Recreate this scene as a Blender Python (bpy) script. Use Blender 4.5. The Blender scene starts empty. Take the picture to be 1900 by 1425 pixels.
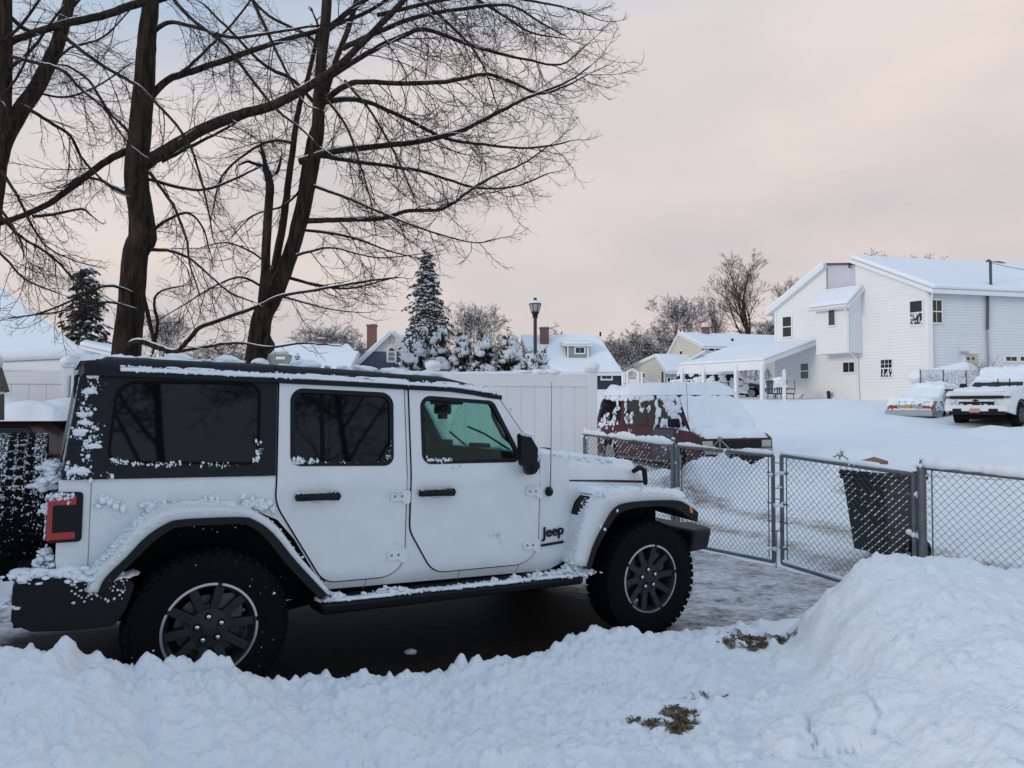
import bpy, bmesh, math, random
import numpy as np
from mathutils import Vector, Matrix
R = math.radians
rnd = random.Random(7)
col = bpy.context.scene.collection
sc = bpy.context.scene

# ---------------------------------------------------------------- camera
FPX, HZ, CAMH = 1427.0, 752.0, 1.58          # focal length in photo pixels, horizon row, eye height
PITCH = math.atan((HZ - 712.5) / FPX)
cam_d = bpy.data.cameras.new('camera')
cam_d.sensor_width = 36.0
cam_d.lens = FPX / 1900 * 36.0
cam_d.clip_start = 0.05
cam_d.clip_end = 3000
cam = bpy.data.objects.new('camera', cam_d)
cam.location = (0, 0, CAMH)
cam.rotation_euler = (R(90) + PITCH, 0, 0)
col.objects.link(cam)
sc.camera = cam

# ---------------------------------------------------------------- world, sun, exposure
SUN_EL, SUN_AZ = R(13), R(233)                # low, behind the camera to the left
wd = bpy.data.worlds.new('World')
sc.world = wd
wd.use_nodes = True
nt = wd.node_tree
nt.nodes.clear()
def WN(t, **k):
    n = nt.nodes.new(t)
    for a, b in k.items(): setattr(n, a, b)
    return n
out = WN('ShaderNodeOutputWorld')
sky = WN('ShaderNodeTexSky', sky_type='NISHITA', sun_disc=False, sun_elevation=SUN_EL, sun_rotation=SUN_AZ)
bg1 = WN('ShaderNodeBackground'); bg1.inputs[1].default_value = 0.05
nt.links.new(sky.outputs[0], bg1.inputs[0])
tc = WN('ShaderNodeTexCoord')
sx = WN('ShaderNodeSeparateXYZ'); nt.links.new(tc.outputs['Generated'], sx.inputs[0])
def wmath(op, a, b=None, clamp=False):
    n = WN('ShaderNodeMath', operation=op); n.use_clamp = clamp
    for i, q in enumerate((a, b)):
        if q is None: continue
        if isinstance(q, (int, float)): n.inputs[i].default_value = q
        else: nt.links.new(q, n.inputs[i])
    return n.outputs[0]
# height of the cloud deck, broken by drifting cloud noise
mp = WN('ShaderNodeMapping'); mp.inputs['Scale'].default_value = (1.6, 1.6, 4.2); mp.inputs['Rotation'].default_value = (R(14), R(-16), R(25))
nt.links.new(tc.outputs['Generated'], mp.inputs[0])
nz = WN('ShaderNodeTexNoise'); nz.inputs['Scale'].default_value = 1.5; nz.inputs['Detail'].default_value = 5; nz.inputs['Roughness'].default_value = .5
nt.links.new(mp.outputs[0], nz.inputs['Vector'])
nz2 = WN('ShaderNodeTexNoise'); nz2.inputs['Scale'].default_value = 1.3; nz2.inputs['Detail'].default_value = 3
nt.links.new(mp.outputs[0], nz2.inputs['Vector'])
e1 = wmath('ADD', sx.outputs[2], wmath('MULTIPLY', wmath('SUBTRACT', nz2.outputs[0], .5), .22))
e2 = wmath('ADD', e1, wmath('MULTIPLY', sx.outputs[0], -.22))      # the open blue reaches lower on the left
e2 = wmath('ADD', e2, wmath('MULTIPLY', wmath('MINIMUM', wmath('ADD', sx.outputs[1], -.25), 0.0), -.50))   # and lies over the sky behind the camera
ramp = WN('ShaderNodeValToRGB')
cr = ramp.color_ramp
cr.elements[0].position = 0.0;  cr.elements[0].color = (.72, .655, .65, 1)
cr.elements[1].position = 1.0;  cr.elements[1].color = (.57, .71, .90, 1)
for p, c in ((.10, (.77, .68, .665, 1)), (.27, (.84, .745, .70, 1)), (.40, (.78, .735, .74, 1)), (.52, (.53, .65, .79, 1)), (.75, (.57, .72, .91, 1))):
    el = cr.elements.new(p); el.color = c
nt.links.new(e2, ramp.inputs[0])
ramp2 = WN('ShaderNodeValToRGB')
ramp2.color_ramp.elements[0].position = .35; ramp2.color_ramp.elements[0].color = (.84, .87, .92, 1)
ramp2.color_ramp.elements[1].position = .62; ramp2.color_ramp.elements[1].color = (1.06, 1.03, .99, 1)
nt.links.new(nz.outputs[0], ramp2.inputs[0])
mul = WN('ShaderNodeMix', data_type='RGBA', blend_type='MULTIPLY'); mul.inputs[0].default_value = .85
nt.links.new(ramp.outputs[0], mul.inputs[6]); nt.links.new(ramp2.outputs[0], mul.inputs[7])
bg2 = WN('ShaderNodeBackground'); bg2.inputs[1].default_value = 1.05
nt.links.new(mul.outputs[2], bg2.inputs[0])
mx = WN('ShaderNodeMixShader'); mx.inputs[0].default_value = .88      # a nearly closed, thin cloud deck
nt.links.new(bg1.outputs[0], mx.inputs[1]); nt.links.new(bg2.outputs[0], mx.inputs[2])
nt.links.new(mx.outputs[0], out.inputs[0])

sl = bpy.data.lights.new('sun', 'SUN'); sl.energy = 1.0; sl.angle = R(14); sl.color = (1, .84, .70)
so = bpy.data.objects.new('sun', sl); col.objects.link(so)
sd = Vector((math.sin(SUN_AZ) * math.cos(SUN_EL), math.cos(SUN_AZ) * math.cos(SUN_EL), math.sin(SUN_EL)))
so.rotation_euler = sd.to_track_quat('Z', 'Y').to_euler()
so.location = sd * 60
sc.view_settings.view_transform = 'Standard'
sc.view_settings.look = 'None'
sc.view_settings.gamma = 1
sc.view_settings.exposure = 0.0
sc.view_settings.use_curve_mapping = False

# ---------------------------------------------------------------- measuring helpers
_ct, _st = math.cos(PITCH), math.sin(PITCH)
CAM = np.array([0, 0, CAMH])
def ray(px, py):
    x = (px - 950) / FPX; z = -(py - 712.5) / FPX
    return np.array([x, _ct - z * _st, _st + z * _ct])
def at(px, py, d):                             # the point seen at a photo pixel, at forward distance d
    return CAM + ray(px, py) * d
class Wall:                                    # an upright plane through a point, running along a compass direction
    def __init__(s, px, d, dx, dy):
        p = at(px, HZ, d); s.o = p; n = math.hypot(dx, dy); s.d = np.array([dx / n, dy / n, 0]); s.n = np.array([s.d[1], -s.d[0], 0])
        if s.n @ (CAM - p) < 0: s.n = -s.n
    def p(s, px, py, off=0.0):
        r = ray(px, py); t = ((s.o + s.n * off - CAM) @ s.n) / (r @ s.n)
        return CAM + r * t
    def st(s, px, py):                         # distance along the wall, height
        q = s.p(px, py); return (q - s.o) @ s.d, q[2]
    def w(s, t, z, off=0.0):
        q = s.o + s.d * t + s.n * off; return np.array([q[0], q[1], z])

# ---------------------------------------------------------------- noise
_pr = np.random.RandomState(3); _perm = _pr.permutation(256); _perm = np.concatenate([_perm, _perm, _perm]).astype(np.int32)
_g = _pr.normal(size=(256, 3)); _g /= np.linalg.norm(_g, axis=1)[:, None]
_gx, _gy, _gz = [np.ascontiguousarray(_g[:, i]).astype(np.float32) for i in range(3)]
def perlin(x, y, z=None):
    x = np.asarray(x, np.float32); y = np.asarray(y, np.float32); z = np.float32(.37) + np.zeros_like(x) if z is None else np.asarray(z, np.float32)
    x, y, z = np.broadcast_arrays(x, y, z)
    xi = np.floor(x).astype(np.int32); yi = np.floor(y).astype(np.int32); zi = np.floor(z).astype(np.int32)
    xf, yf, zf = x - xi, y - yi, z - zi
    f = lambda t: t * t * t * (t * (t * 6 - 15) + 10)
    u, v, w = f(xf), f(yf), f(zf); tot = np.float32(0)
    xi &= 255; yi &= 255; zi &= 255
    for c in (0, 1):
        wc = w if c else 1 - w
        for b in (0, 1):
            vb = (v if b else 1 - v) * wc
            for a in (0, 1):
                h = _perm[_perm[_perm[xi + a] + yi + b] + zi + c]
                tot = tot + (_gx[h] * (xf - a) + _gy[h] * (yf - b) + _gz[h] * (zf - c)) * (u if a else 1 - u) * vb
    return tot * 1.5
def fbm(x, y, s=1., o=4, g=.5, z=0.):
    t = 0; a = 1; k = 1 / s
    for i in range(o):
        t = t + a * perlin(x * k + 11.3 * i, y * k - 7.1 * i, np.zeros_like(np.asarray(x, float)) + z + .37); a *= g; k *= 2.03
    return t
def sstep(a, b, x):
    t = np.clip((x - a) / (b - a), 0, 1); return t * t * (3 - 2 * t)

# ---------------------------------------------------------------- materials
MATS = {}
def mat(name, c=(.5, .5, .5), rough=.6, metal=0., spec=.5, var=0., vscale=8., bump=0., bscale=40., coat=0., sss=0., trans=0., alpha=None, c2=None, thr=(.45, .6)):
    """procedural Principled material: colour variation by noise, second colour in patches, bump"""
    if name in MATS: return MATS[name]
    m = bpy.data.materials.new(name); m.use_nodes = True
    t = m.node_tree; b = t.nodes['Principled BSDF']
    b.inputs['Base Color'].default_value = (*c, 1); b.inputs['Roughness'].default_value = rough
    b.inputs['Metallic'].default_value = metal; b.inputs['Specular IOR Level'].default_value = spec
    if coat: b.inputs['Coat Weight'].default_value = coat; b.inputs['Coat Roughness'].default_value = .08
    if trans: b.inputs['Transmission Weight'].default_value = trans
    if sss:
        b.inputs['Subsurface Weight'].default_value = sss; b.inputs['Subsurface Radius'].default_value = (.03, .04, .05); b.inputs['Subsurface Scale'].default_value = .4
    co = t.nodes.new('ShaderNodeTexCoord')
    def noise(s, d=5, ro=.6):
        n = t.nodes.new('ShaderNodeTexNoise'); n.inputs['Scale'].default_value = s; n.inputs['Detail'].default_value = d; n.inputs['Roughness'].default_value = ro
        t.links.new(co.outputs['Object'], n.inputs['Vector']); return n
    if var or c2:
        n = noise(vscale); rp = t.nodes.new('ShaderNodeValToRGB')
        e = rp.color_ramp.elements
        if c2:
            e[0].position, e[1].position = thr; e[0].color = (*c, 1); e[1].color = (*c2, 1)
        else:
            e[0].position = .3; e[1].position = .7
            e[0].color = (*[max(0, q * (1 - var)) for q in c], 1); e[1].color = (*[min(1, q * (1 + var)) for q in c], 1)
        t.links.new(n.outputs[0], rp.inputs[0]); t.links.new(rp.outputs[0], b.inputs['Base Color'])
    if bump:
        n = noise(bscale); bp = t.nodes.new('ShaderNodeBump'); bp.inputs['Strength'].default_value = min(1, bump); bp.inputs['Distance'].default_value = .02
        t.links.new(n.outputs[0], bp.inputs['Height']); t.links.new(bp.outputs[0], b.inputs['Normal'])
    MATS[name] = m
    return m
def siding(name, c, pitch=.115, rough=.55, vert=False, strength=.8, dirt=.05):
    if name in MATS: return MATS[name]
    m = mat(name, c, rough, var=dirt, vscale=.9); t = m.node_tree; b = t.nodes['Principled BSDF']
    g = t.nodes.new('ShaderNodeNewGeometry'); s = t.nodes.new('ShaderNodeSeparateXYZ'); t.links.new(g.outputs['Position'], s.inputs[0])
    f = t.nodes.new('ShaderNodeMath'); f.operation = 'MULTIPLY'; f.inputs[1].default_value = 1 / pitch
    if vert:
        a = t.nodes.new('ShaderNodeMath'); a.operation = 'ADD'; t.links.new(s.outputs[0], a.inputs[0]); t.links.new(s.outputs[1], a.inputs[1]); t.links.new(a.outputs[0], f.inputs[0])
    else: t.links.new(s.outputs[2], f.inputs[0])
    fr = t.nodes.new('ShaderNodeMath'); fr.operation = 'FRACT'; t.links.new(f.outputs[0], fr.inputs[0])
    # a board leans out towards its lower edge; the drop below the butt edge is short
    rp = t.nodes.new('ShaderNodeValToRGB'); e = rp.color_ramp.elements
    e[0].position = 0; e[0].color = (0, 0, 0, 1); e[1].position = 1; e[1].color = (.2, .2, .2, 1)
    q = e = rp.color_ramp.elements.new(.14); q.color = (1, 1, 1, 1)
    t.links.new(fr.outputs[0], rp.inputs[0])
    bp = t.nodes.new('ShaderNodeBump'); bp.inputs['Strength'].default_value = strength; bp.inputs['Distance'].default_value = .02
    t.links.new(rp.outputs[0], bp.inputs['Height']); t.links.new(bp.outputs[0], b.inputs['Normal'])
    return m
def brick(name, c1, c2, mortar, scale=4.):
    if name in MATS: return MATS[name]
    m = mat(name, c1, .8); t = m.node_tree; b = t.nodes['Principled BSDF']
    g = t.nodes.new('ShaderNodeNewGeometry'); s = t.nodes.new('ShaderNodeSeparateXYZ'); t.links.new(g.outputs['Position'], s.inputs[0])
    a = t.nodes.new('ShaderNodeMath'); a.operation = 'ADD'; t.links.new(s.outputs[0], a.inputs[0]); t.links.new(s.outputs[1], a.inputs[1])
    cb = t.nodes.new('ShaderNodeCombineXYZ'); t.links.new(a.outputs[0], cb.inputs[0]); t.links.new(s.outputs[2], cb.inputs[1])
    k = t.nodes.new('ShaderNodeTexBrick'); k.inputs['Color1'].default_value = (*c1, 1); k.inputs['Color2'].default_value = (*c2, 1); k.inputs['Mortar'].default_value = (*mortar, 1)
    k.inputs['Scale'].default_value = scale; k.inputs['Mortar Size'].default_value = .02; t.links.new(cb.outputs[0], k.inputs['Vector']); t.links.new(k.outputs[0], b.inputs['Base Color'])
    return m
def see_through(name, tint, refl=.04, rough=.02):
    """thin tinted pane: straight-through colour plus a Fresnel reflection"""
    if name in MATS: return MATS[name]
    m = bpy.data.materials.new(name); m.use_nodes = True; t = m.node_tree; t.nodes.clear()
    o = t.nodes.new('ShaderNodeOutputMaterial'); tr = t.nodes.new('ShaderNodeBsdfTransparent'); tr.inputs[0].default_value = (*tint, 1)
    gl = t.nodes.new('ShaderNodeBsdfGlossy'); gl.inputs['Roughness'].default_value = rough
    lw = t.nodes.new('ShaderNodeLayerWeight'); lw.inputs[0].default_value = .5
    pw = t.nodes.new('ShaderNodeMath'); pw.operation = 'POWER'; pw.inputs[1].default_value = 5; t.links.new(lw.outputs['Facing'], pw.inputs[0])
    fr = t.nodes.new('ShaderNodeMath'); fr.operation = 'ADD'; fr.inputs[1].default_value = refl * .5; t.links.new(pw.outputs[0], fr.inputs[0])
    mx_ = t.nodes.new('ShaderNodeMixShader')
    t.links.new(fr.outputs[0], mx_.inputs[0]); t.links.new(tr.outputs[0], mx_.inputs[1]); t.links.new(gl.outputs[0], mx_.inputs[2]); t.links.new(mx_.outputs[0], o.inputs[0])
    MATS[name] = m; return m

SNOW = mat('snow', (.84, .87, .91), .55, spec=.25, var=.03, vscale=3, bump=.35, bscale=30)
SNOW_FAR = mat('roof_snow', (.84, .87, .91), .6, spec=.2, var=.02, vscale=.6, bump=.25, bscale=2.5)
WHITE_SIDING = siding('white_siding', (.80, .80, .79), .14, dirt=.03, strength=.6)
TRIM = mat('white_trim', (.80, .80, .80), .45, var=.03, vscale=1)
GLASS = mat('dark_window_glass', (.012, .016, .018), .04, spec=.6)
BLACK = mat('black_plastic', (.008, .009, .011), .55, spec=.25, bump=.15, bscale=400)
RUBBER = mat('rubber', (.0055, .0055, .006), .85, spec=.12, var=.3, vscale=60, bump=.25, bscale=150)
GALV = mat('galvanised_steel', (.30, .32, .34), .5, metal=.6, var=.2, vscale=25)
CHROME = mat('chrome', (.75, .76, .78), .18, metal=1.)

# ---------------------------------------------------------------- mesh helpers
class MB:
    def __init__(s): s.v = []; s.f = []; s.n = 0
    def add(s, vs, fs):
        vs = np.asarray(vs, float).reshape(-1, 3); k = s.n
        s.v.append(vs); s.f.extend([tuple(i + k for i in f) for f in fs]); s.n += len(vs); return s
    def box(s, c, d, rz=0., M=None):
        x, y, z = np.array(d) / 2.
        v = np.array([(-x, -y, -z), (x, -y, -z), (x, y, -z), (-x, y, -z), (-x, -y, z), (x, -y, z), (x, y, z), (-x, y, z)])
        if rz: ca, sa = math.cos(rz), math.sin(rz); v = v @ np.array([[ca, sa, 0], [-sa, ca, 0], [0, 0, 1]])
        if M is not None: v = v @ np.asarray(M).T
        return s.add(v + np.asarray(c), [(0, 3, 2, 1), (4, 5, 6, 7), (0, 1, 5, 4), (1, 2, 6, 5), (2, 3, 7, 6), (3, 0, 4, 7)])
    def hexa(s, p):                            # bottom four, top four, both the same way round
        return s.add(p, [(0, 3, 2, 1), (4, 5, 6, 7), (0, 1, 5, 4), (1, 2, 6, 5), (2, 3, 7, 6), (3, 0, 4, 7)])
    def slab(s, poly, vec):                    # polygon swept along a vector
        p = np.asarray(poly, float); n = len(p); q = p + np.asarray(vec, float)
        return s.add(np.vstack([p, q]), [tuple(range(n))[::-1], tuple(range(n, 2 * n))] + [(i, (i + 1) % n, n + (i + 1) % n, n + i) for i in range(n)])
    def tube(s, pts, r, n=8, cap=True, squash=None):
        P = np.asarray(pts, float); m = len(P)
        rr = np.full(m, r, float) if np.isscalar(r) else np.asarray(r, float)
        T = np.gradient(P, axis=0); T /= np.linalg.norm(T, axis=1)[:, None] + 1e-9
        ref = np.array([0, 0, 1.]) if abs(T[:, 2]).mean() < .8 else np.array([1., .2, 0])
        X = np.cross(T, ref); X /= np.linalg.norm(X, axis=1)[:, None] + 1e-9; Y = np.cross(X, T)
        a = np.arange(n) * 2 * math.pi / n
        V = P[:, None] + rr[:, None, None] * (np.cos(a)[None, :, None] * X[:, None] + np.sin(a)[None, :, None] * Y[:, None])
        F = [(i * n + j, i * n + (j + 1) % n, (i + 1) * n + (j + 1) % n, (i + 1) * n + j) for i in range(m - 1) for j in range(n)]
        if cap: F += [tuple(range(n))[::-1], tuple(range((m - 1) * n, m * n))]
        return s.add(V.reshape(-1, 3), F)
    def lathe(s, prof, n=24, o=(0, 0, 0), ax='z', cap=True):     # profile of (radius, height)
        a = np.arange(n) * 2 * math.pi / n; V = []
        for r, h in prof:
            c, d = r * np.cos(a), r * np.sin(a); hh = np.full(n, h)
            V.append({'z': np.stack([c, d, hh], 1), 'y': np.stack([c, hh, d], 1), 'x': np.stack([hh, c, d], 1)}[ax])
        m = len(prof); V = np.vstack(V) + np.asarray(o)
        F = [(i * n + j, i * n + (j + 1) % n, (i + 1) * n + (j + 1) % n, (i + 1) * n + j) for i in range(m - 1) for j in range(n)]
        if cap: F += [tuple(range(n))[::-1], tuple(range((m - 1) * n, m * n))]
        return s.add(V, F)
    def grid(s, V):                            # V: rows x cols x 3
        V = np.asarray(V, float); a, b = V.shape[:2]
        return s.add(V.reshape(-1, 3), [(i * b + j, i * b + j + 1, (i + 1) * b + j + 1, (i + 1) * b + j) for i in range(a - 1) for j in range(b - 1)])
    def blob(s, c, r, seed=0., sub=2, amp=.35, flat=None):     # lumpy ball, r scalar or (rx, ry, rz)
        v, f = _ico(sub); rr = np.array([r, r, r]) if np.isscalar(r) else np.asarray(r)
        nz_ = perlin(v[:, 0] * 1.4 + seed * 3.1, v[:, 1] * 1.4 - seed, v[:, 2] * 1.4 + seed * 1.7)
        w = v * (1 + amp * nz_)[:, None] * rr
        if flat is not None:                   # flat: rotation taking local z to the surface normal
            w = w @ np.asarray(flat).T
        return s.add(w + np.asarray(c), f)
    def mesh(s, name, off=None):
        V = np.vstack(s.v) if s.v else np.zeros((0, 3))
        if off is not None: V = V - np.asarray(off)
        me = bpy.data.meshes.new(name); me.from_pydata(V.tolist(), [], s.f); me.update(); return me
    def build(s, name, m, parent=None, off=None, smooth=None, bevel=0., seg=2):
        return obj(name, s.mesh(name, off), m, parent, smooth, bevel, seg)
_icos = {}
def _ico(sub):
    if sub not in _icos:
        bm = bmesh.new(); bmesh.ops.create_icosphere(bm, subdivisions=sub, radius=1); bm.verts.ensure_lookup_table()
        _icos[sub] = (np.array([q.co[:] for q in bm.verts]), [tuple(q.index for q in f.verts) for f in bm.faces]); bm.free()
    return _icos[sub]
def obj(name, me, m, parent=None, smooth=None, bevel=0., seg=2):
    o = bpy.data.objects.new(name, me); col.objects.link(o)
    if name in ('mesh_snow', 'branch_snow', 'snow_crust', 'snow_crumbs', 'tail_snow', 'window_snow', 'step_and_bumper_snow', 'wing_snow', 'bonnet_snow', 'strut_snow', 'snow'): o['kind'] = 'stuff'
    for q in (m if isinstance(m, (list, tuple)) else [m]): me.materials.append(q)
    if parent is not None: o.parent = parent
    if smooth is not None and len(me.polygons):
        me.polygons.foreach_set('use_smooth', [True] * len(me.polygons)); 
        if smooth < 179: me.set_sharp_from_angle(angle=R(smooth))
    if bevel:
        b = o.modifiers.new('bevel', 'BEVEL'); b.width = bevel; b.segments = seg; b.limit_method = 'ANGLE'; b.angle_limit = R(40)
    return o
def tag(o, label=None, cat=None, group=None, kind=None):
    if label: o['label'] = label
    if cat: o['category'] = cat
    if group: o['group'] = group
    if kind: o['kind'] = kind
    return o
def thing(name, label, cat, loc=(0, 0, 0), rz=0., group=None):
    o = bpy.data.objects.new(name, None); col.objects.link(o); o.empty_display_size = .2
    o.location = tuple(float(q) for q in loc); o.rotation_euler = (0, 0, rz)
    return tag(o, label, cat, group)
def kids(o): return [c for c in bpy.data.objects if c.parent == o]
def copy_tree(o, parent=None):
    c = o.copy(); col.objects.link(c); c.parent = parent
    for k in kids(o): copy_tree(k, c)
    return c
def snow_patch(mb, quad, th=.1, nu=24, nv=12, rag=.25, lump=.3, seed=0., sc_=.3, up=None, drop=.0):
    """snow lying on a four-cornered face (world or local points): thick in the middle, ragged, rounded edge"""
    q = [np.asarray(p, float) for p in quad]
    U, Vv = np.meshgrid(np.linspace(0, 1, nu), np.linspace(0, 1, nv), indexing='ij')
    P = ((1 - U) * (1 - Vv))[..., None] * q[0] + (U * (1 - Vv))[..., None] * q[1] + (U * Vv)[..., None] * q[2] + ((1 - U) * Vv)[..., None] * q[3]
    n = np.cross(q[1] - q[0], q[3] - q[0]); n /= np.linalg.norm(n)
    if n[2] < 0: n = -n
    if up is not None: n = np.asarray(up, float)
    ex = np.minimum(np.minimum(U, 1 - U) * np.linalg.norm(q[1] - q[0]), np.minimum(Vv, 1 - Vv) * np.linalg.norm(q[3] - q[0]))
    a = perlin(P[..., 0] / sc_ + seed, P[..., 1] / sc_ + seed * 2, P[..., 2] / sc_); b = perlin(P[..., 0] * 3 / sc_ - seed, P[..., 1] * 3 / sc_, P[..., 2] * 3 / sc_)
    e = np.clip((ex + rag * sc_ * (a + .5 * b) * .5) / (th * 1.2), 0, 1); e = np.sqrt(1 - (1 - e) ** 2)
    h = th * e * (1 + lump * (a + .6 * b)) - drop * (1 - e)
    h = np.where((ex <= 1e-9), -.004 - drop, h)
    mb.grid(P + n * h[..., None])
    return mb
# ================================================================ TERRAIN
# the parked off-roader's frame: A forward along the driveway, V to its right (towards the camera), W up
RO = at(389.5, 1168, 4.04); FO = at(1206.5, 1073.3, 5.58)          # rear and front wheel, measured in the photo
A_ = (FO - RO) / np.linalg.norm(FO - RO)
V_ = np.cross(A_, [0, 0, 1.]); V_ /= np.linalg.norm(V_)
W_ = np.cross(V_, A_)
O_ = RO - V_ * .905 - W_ * .405
AH = np.array([A_[0], A_[1]]) / math.hypot(A_[0], A_[1]); VH = V_[:2]
SLOPE = A_[2] / math.hypot(A_[0], A_[1])
def uv(x, y): return (x - O_[0]) * AH[0] + (y - O_[1]) * AH[1], (x - O_[0]) * VH[0] + (y - O_[1]) * VH[1]
def xy(u, v): return O_[0] + u * AH[0] + v * VH[0], O_[1] + u * AH[1] + v * VH[1]
def drive_z(u): return O_[2] + SLOPE * np.clip(u, -8, 6.2)
def on_v(px, py, v):                           # photo pixel onto the upright plane at distance v beside the vehicle's centre line
    r = ray(px, py); n = np.array([VH[0], VH[1], 0]); o = np.array([*xy(0, v), 0])
    return CAM + r * (((o - CAM) @ n) / (r @ n))
def on_u(px, py, u):
    r = ray(px, py); n = np.array([AH[0], AH[1], 0]); o = np.array([*xy(u, 0), 0])
    return CAM + r * (((o - CAM) @ n) / (r @ n))
GY = [0, 9, 13, 17, 21, 26, 34, 45, 66, 100, 180, 500]
GZ = [0.02, -.12, -.12, .05, .35, .82, 1.72, 2.05, 3.1, 4.5, 5.2, 5.2]
VC = 1.28                                       # crest line of the shovelled bank beside the vehicle
crest_px = [(-160, 1205), (-60, 1200), (0, 1196), (60, 1188), (130, 1184), (170, 1196), (205, 1206), (250, 1224), (270, 1204), (300, 1212), (320, 1206), (380, 1216), (430, 1214), (470, 1230), (520, 1244), (600, 1240), (690, 1237), (750, 1248), (800, 1240),
            (850, 1228), (900, 1218), (950, 1206), (1000, 1196), (1050, 1182), (1085, 1156), (1130, 1170), (1180, 1172), (1230, 1170), (1280, 1160), (1320, 1150), (1360, 1168), (1400, 1200)]
_cp = [on_v(a, b, VC) for a, b in crest_px]; CU = [uv(p[0], p[1])[0] for p in _cp]; CZ = [p[2] for p in _cp]
mound_px = [(1380, 1175), (1440, 1135), (1480, 1102), (1530, 1068), (1600, 1042), (1640, 1030), (1700, 1033), (1760, 1035), (1820, 1045), (1870, 1058), (1930, 1066), (2100, 1075)]
MY = 5.0
_mp = [CAM + ray(a, b) * (MY / ray(a, b)[1]) for a, b in mound_px]; MX = [p[0] for p in _mp]; MZ = [p[2] for p in _mp]
_cr = np.random.RandomState(11)
clods = []
for i in range(520):                            # shovelled lumps along the bank
    u = _cr.uniform(-1.6, 3.9); v = VC + abs(_cr.normal(0, .22)) - .06; x, y = xy(u, v); clods.append((x, y, _cr.uniform(.012, .045) * (1 + .6 * (_cr.rand() > .88))))
for i in range(420):
    u = _cr.uniform(-1.6, 3.6); v = VC + _cr.uniform(.1, 1.6); x, y = xy(u, v); clods.append((x, y, _cr.uniform(.012, .055)))
for i in range(420):
    x = _cr.uniform(.9, 4.6); y = _cr.uniform(2.9, 5.6); clods.append((x, y, _cr.uniform(.010, .05)))
BLOCK = (1.42, 3.62)                            # the cut block of packed snow in the mound's flank
def height(x, y):
    x = np.asarray(x, float); y = np.asarray(y, float)
    u, v = uv(x, y)
    base = np.interp(y, GY, GZ)
    dz = drive_z(u)
    near = 1 - sstep(8.5, 11.5, y)
    inyard = 1 - sstep(5.6, 6.6, u)
    g = base * (1 - near * inyard) + dz * near * inyard
    # the driveway is cut free of snow
    lane = sstep(-2.2, -1.85, v) * (1 - sstep(1.02, 1.2, v + .10 * fbm(x, y, .35, 3)))
    lane = lane * (1 - sstep(5.8, 7.0, u)) * sstep(-9, -7.5, u)
    field = .10 + .05 * fbm(x, y, 1.8, 3)
    # bank along the near side
    cz = np.interp(u, CU, CZ) - .030
    t = v - VC
    front = sstep(-.20, .0, t + .07 * fbm(x, y, .22, 4))
    fall = np.where(t > 0, cz - np.minimum(.16 * t, .30) - .05 * sstep(.1, .8, t), cz)
    bank = dz + (fall - dz) * front
    bfade = 1 - sstep(2.9, 3.9, u + .45 * sstep(0, 1.2, t))
    # trodden gap between bank and mound
    h = dz - .03 * lane + field * (1 - lane) * .5
    rest = base + field * .6
    h = h * near * inyard + rest * (1 - near * inyard) - .02 * lane
    h = np.where(v > 0.5, h * (1 - bfade * front) + np.maximum(bank, h) * bfade * front, h)
    # far side of the driveway: a low bank before the fence
    fb = .22 * np.exp(-((v + 2.3) / .35) ** 2) * (1 - sstep(4.4, 5.3, u)) * (1 + .6 * fbm(x, y, .5, 3)); h = h + np.maximum(fb, 0)
    # big shovelled mound on the right
    mz = np.interp(x, MX, MZ); xl = .86 + (y - 3.3) * .5 + .18 * fbm(x, y, .5, 3)
    side = sstep(-.05, .62, x - xl)
    dy = y - MY
    prof = np.where(dy > 0, 1 - sstep(.05, 1.25, dy), 1 - .17 * np.clip(-dy, 0, 3))
    mh = (mz + .12) * prof - .12
    m = side * (1 - sstep(6.0, 6.6, y))
    mound = h * (1 - m) + np.maximum(mh, h) * m
    h = np.maximum(h, mound)
    lum = np.clip(np.maximum(bfade * front * (v > .5), m), 0, 1)
    bl = lambda s, z: np.abs(fbm(x, y, s, 2, .5, z))
    rough_r = np.where(x > xl, .72, 1.)
    h = h + lum * rough_r * (.062 * (bl(.46, .1) - .35) + .032 * (bl(.17, 2.) - .35) + .026 * (bl(.07, 4.) - .35) + .014 * fbm(x, y, .035, 2))
    calm = (1 - lum) * (1 - lane)
    h = h + calm * (.018 * fbm(x, y, .5, 4) + .008 * fbm(x, y, .12, 2)) * (1 - sstep(14, 40, y))
    # ploughed heaps round the van and on the far kerb
    h = h + .62 * np.exp(-((x - 4.1) / 1.5) ** 2 - ((y - 14.2) / 1.0) ** 2) * (1 + .5 * fbm(x, y, .6, 3))
    h = h + .26 * np.exp(-((x - 1.9) / 1.2) ** 2 - ((y - 15.3) / .8) ** 2)
    h = h + .40 * np.exp(-((x - 7.2) / 2.6) ** 2 - ((y - 18.3) / 1.1) ** 2) * (1 + .5 * fbm(x, y, .8, 3))
    h = h + .28 * np.exp(-((x - 15.2) / 1.9) ** 2 - ((y - 23.6) / .8) ** 2) * (1 + .3 * fbm(x, y, .8, 3))
    h = h + .05 * fbm(x, y, 2.5, 4) * sstep(11, 16, y) * (1 - sstep(60, 90, y))
    return h
def gz(x, y): return float(height(np.array([x]), np.array([y]))[0])

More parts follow.
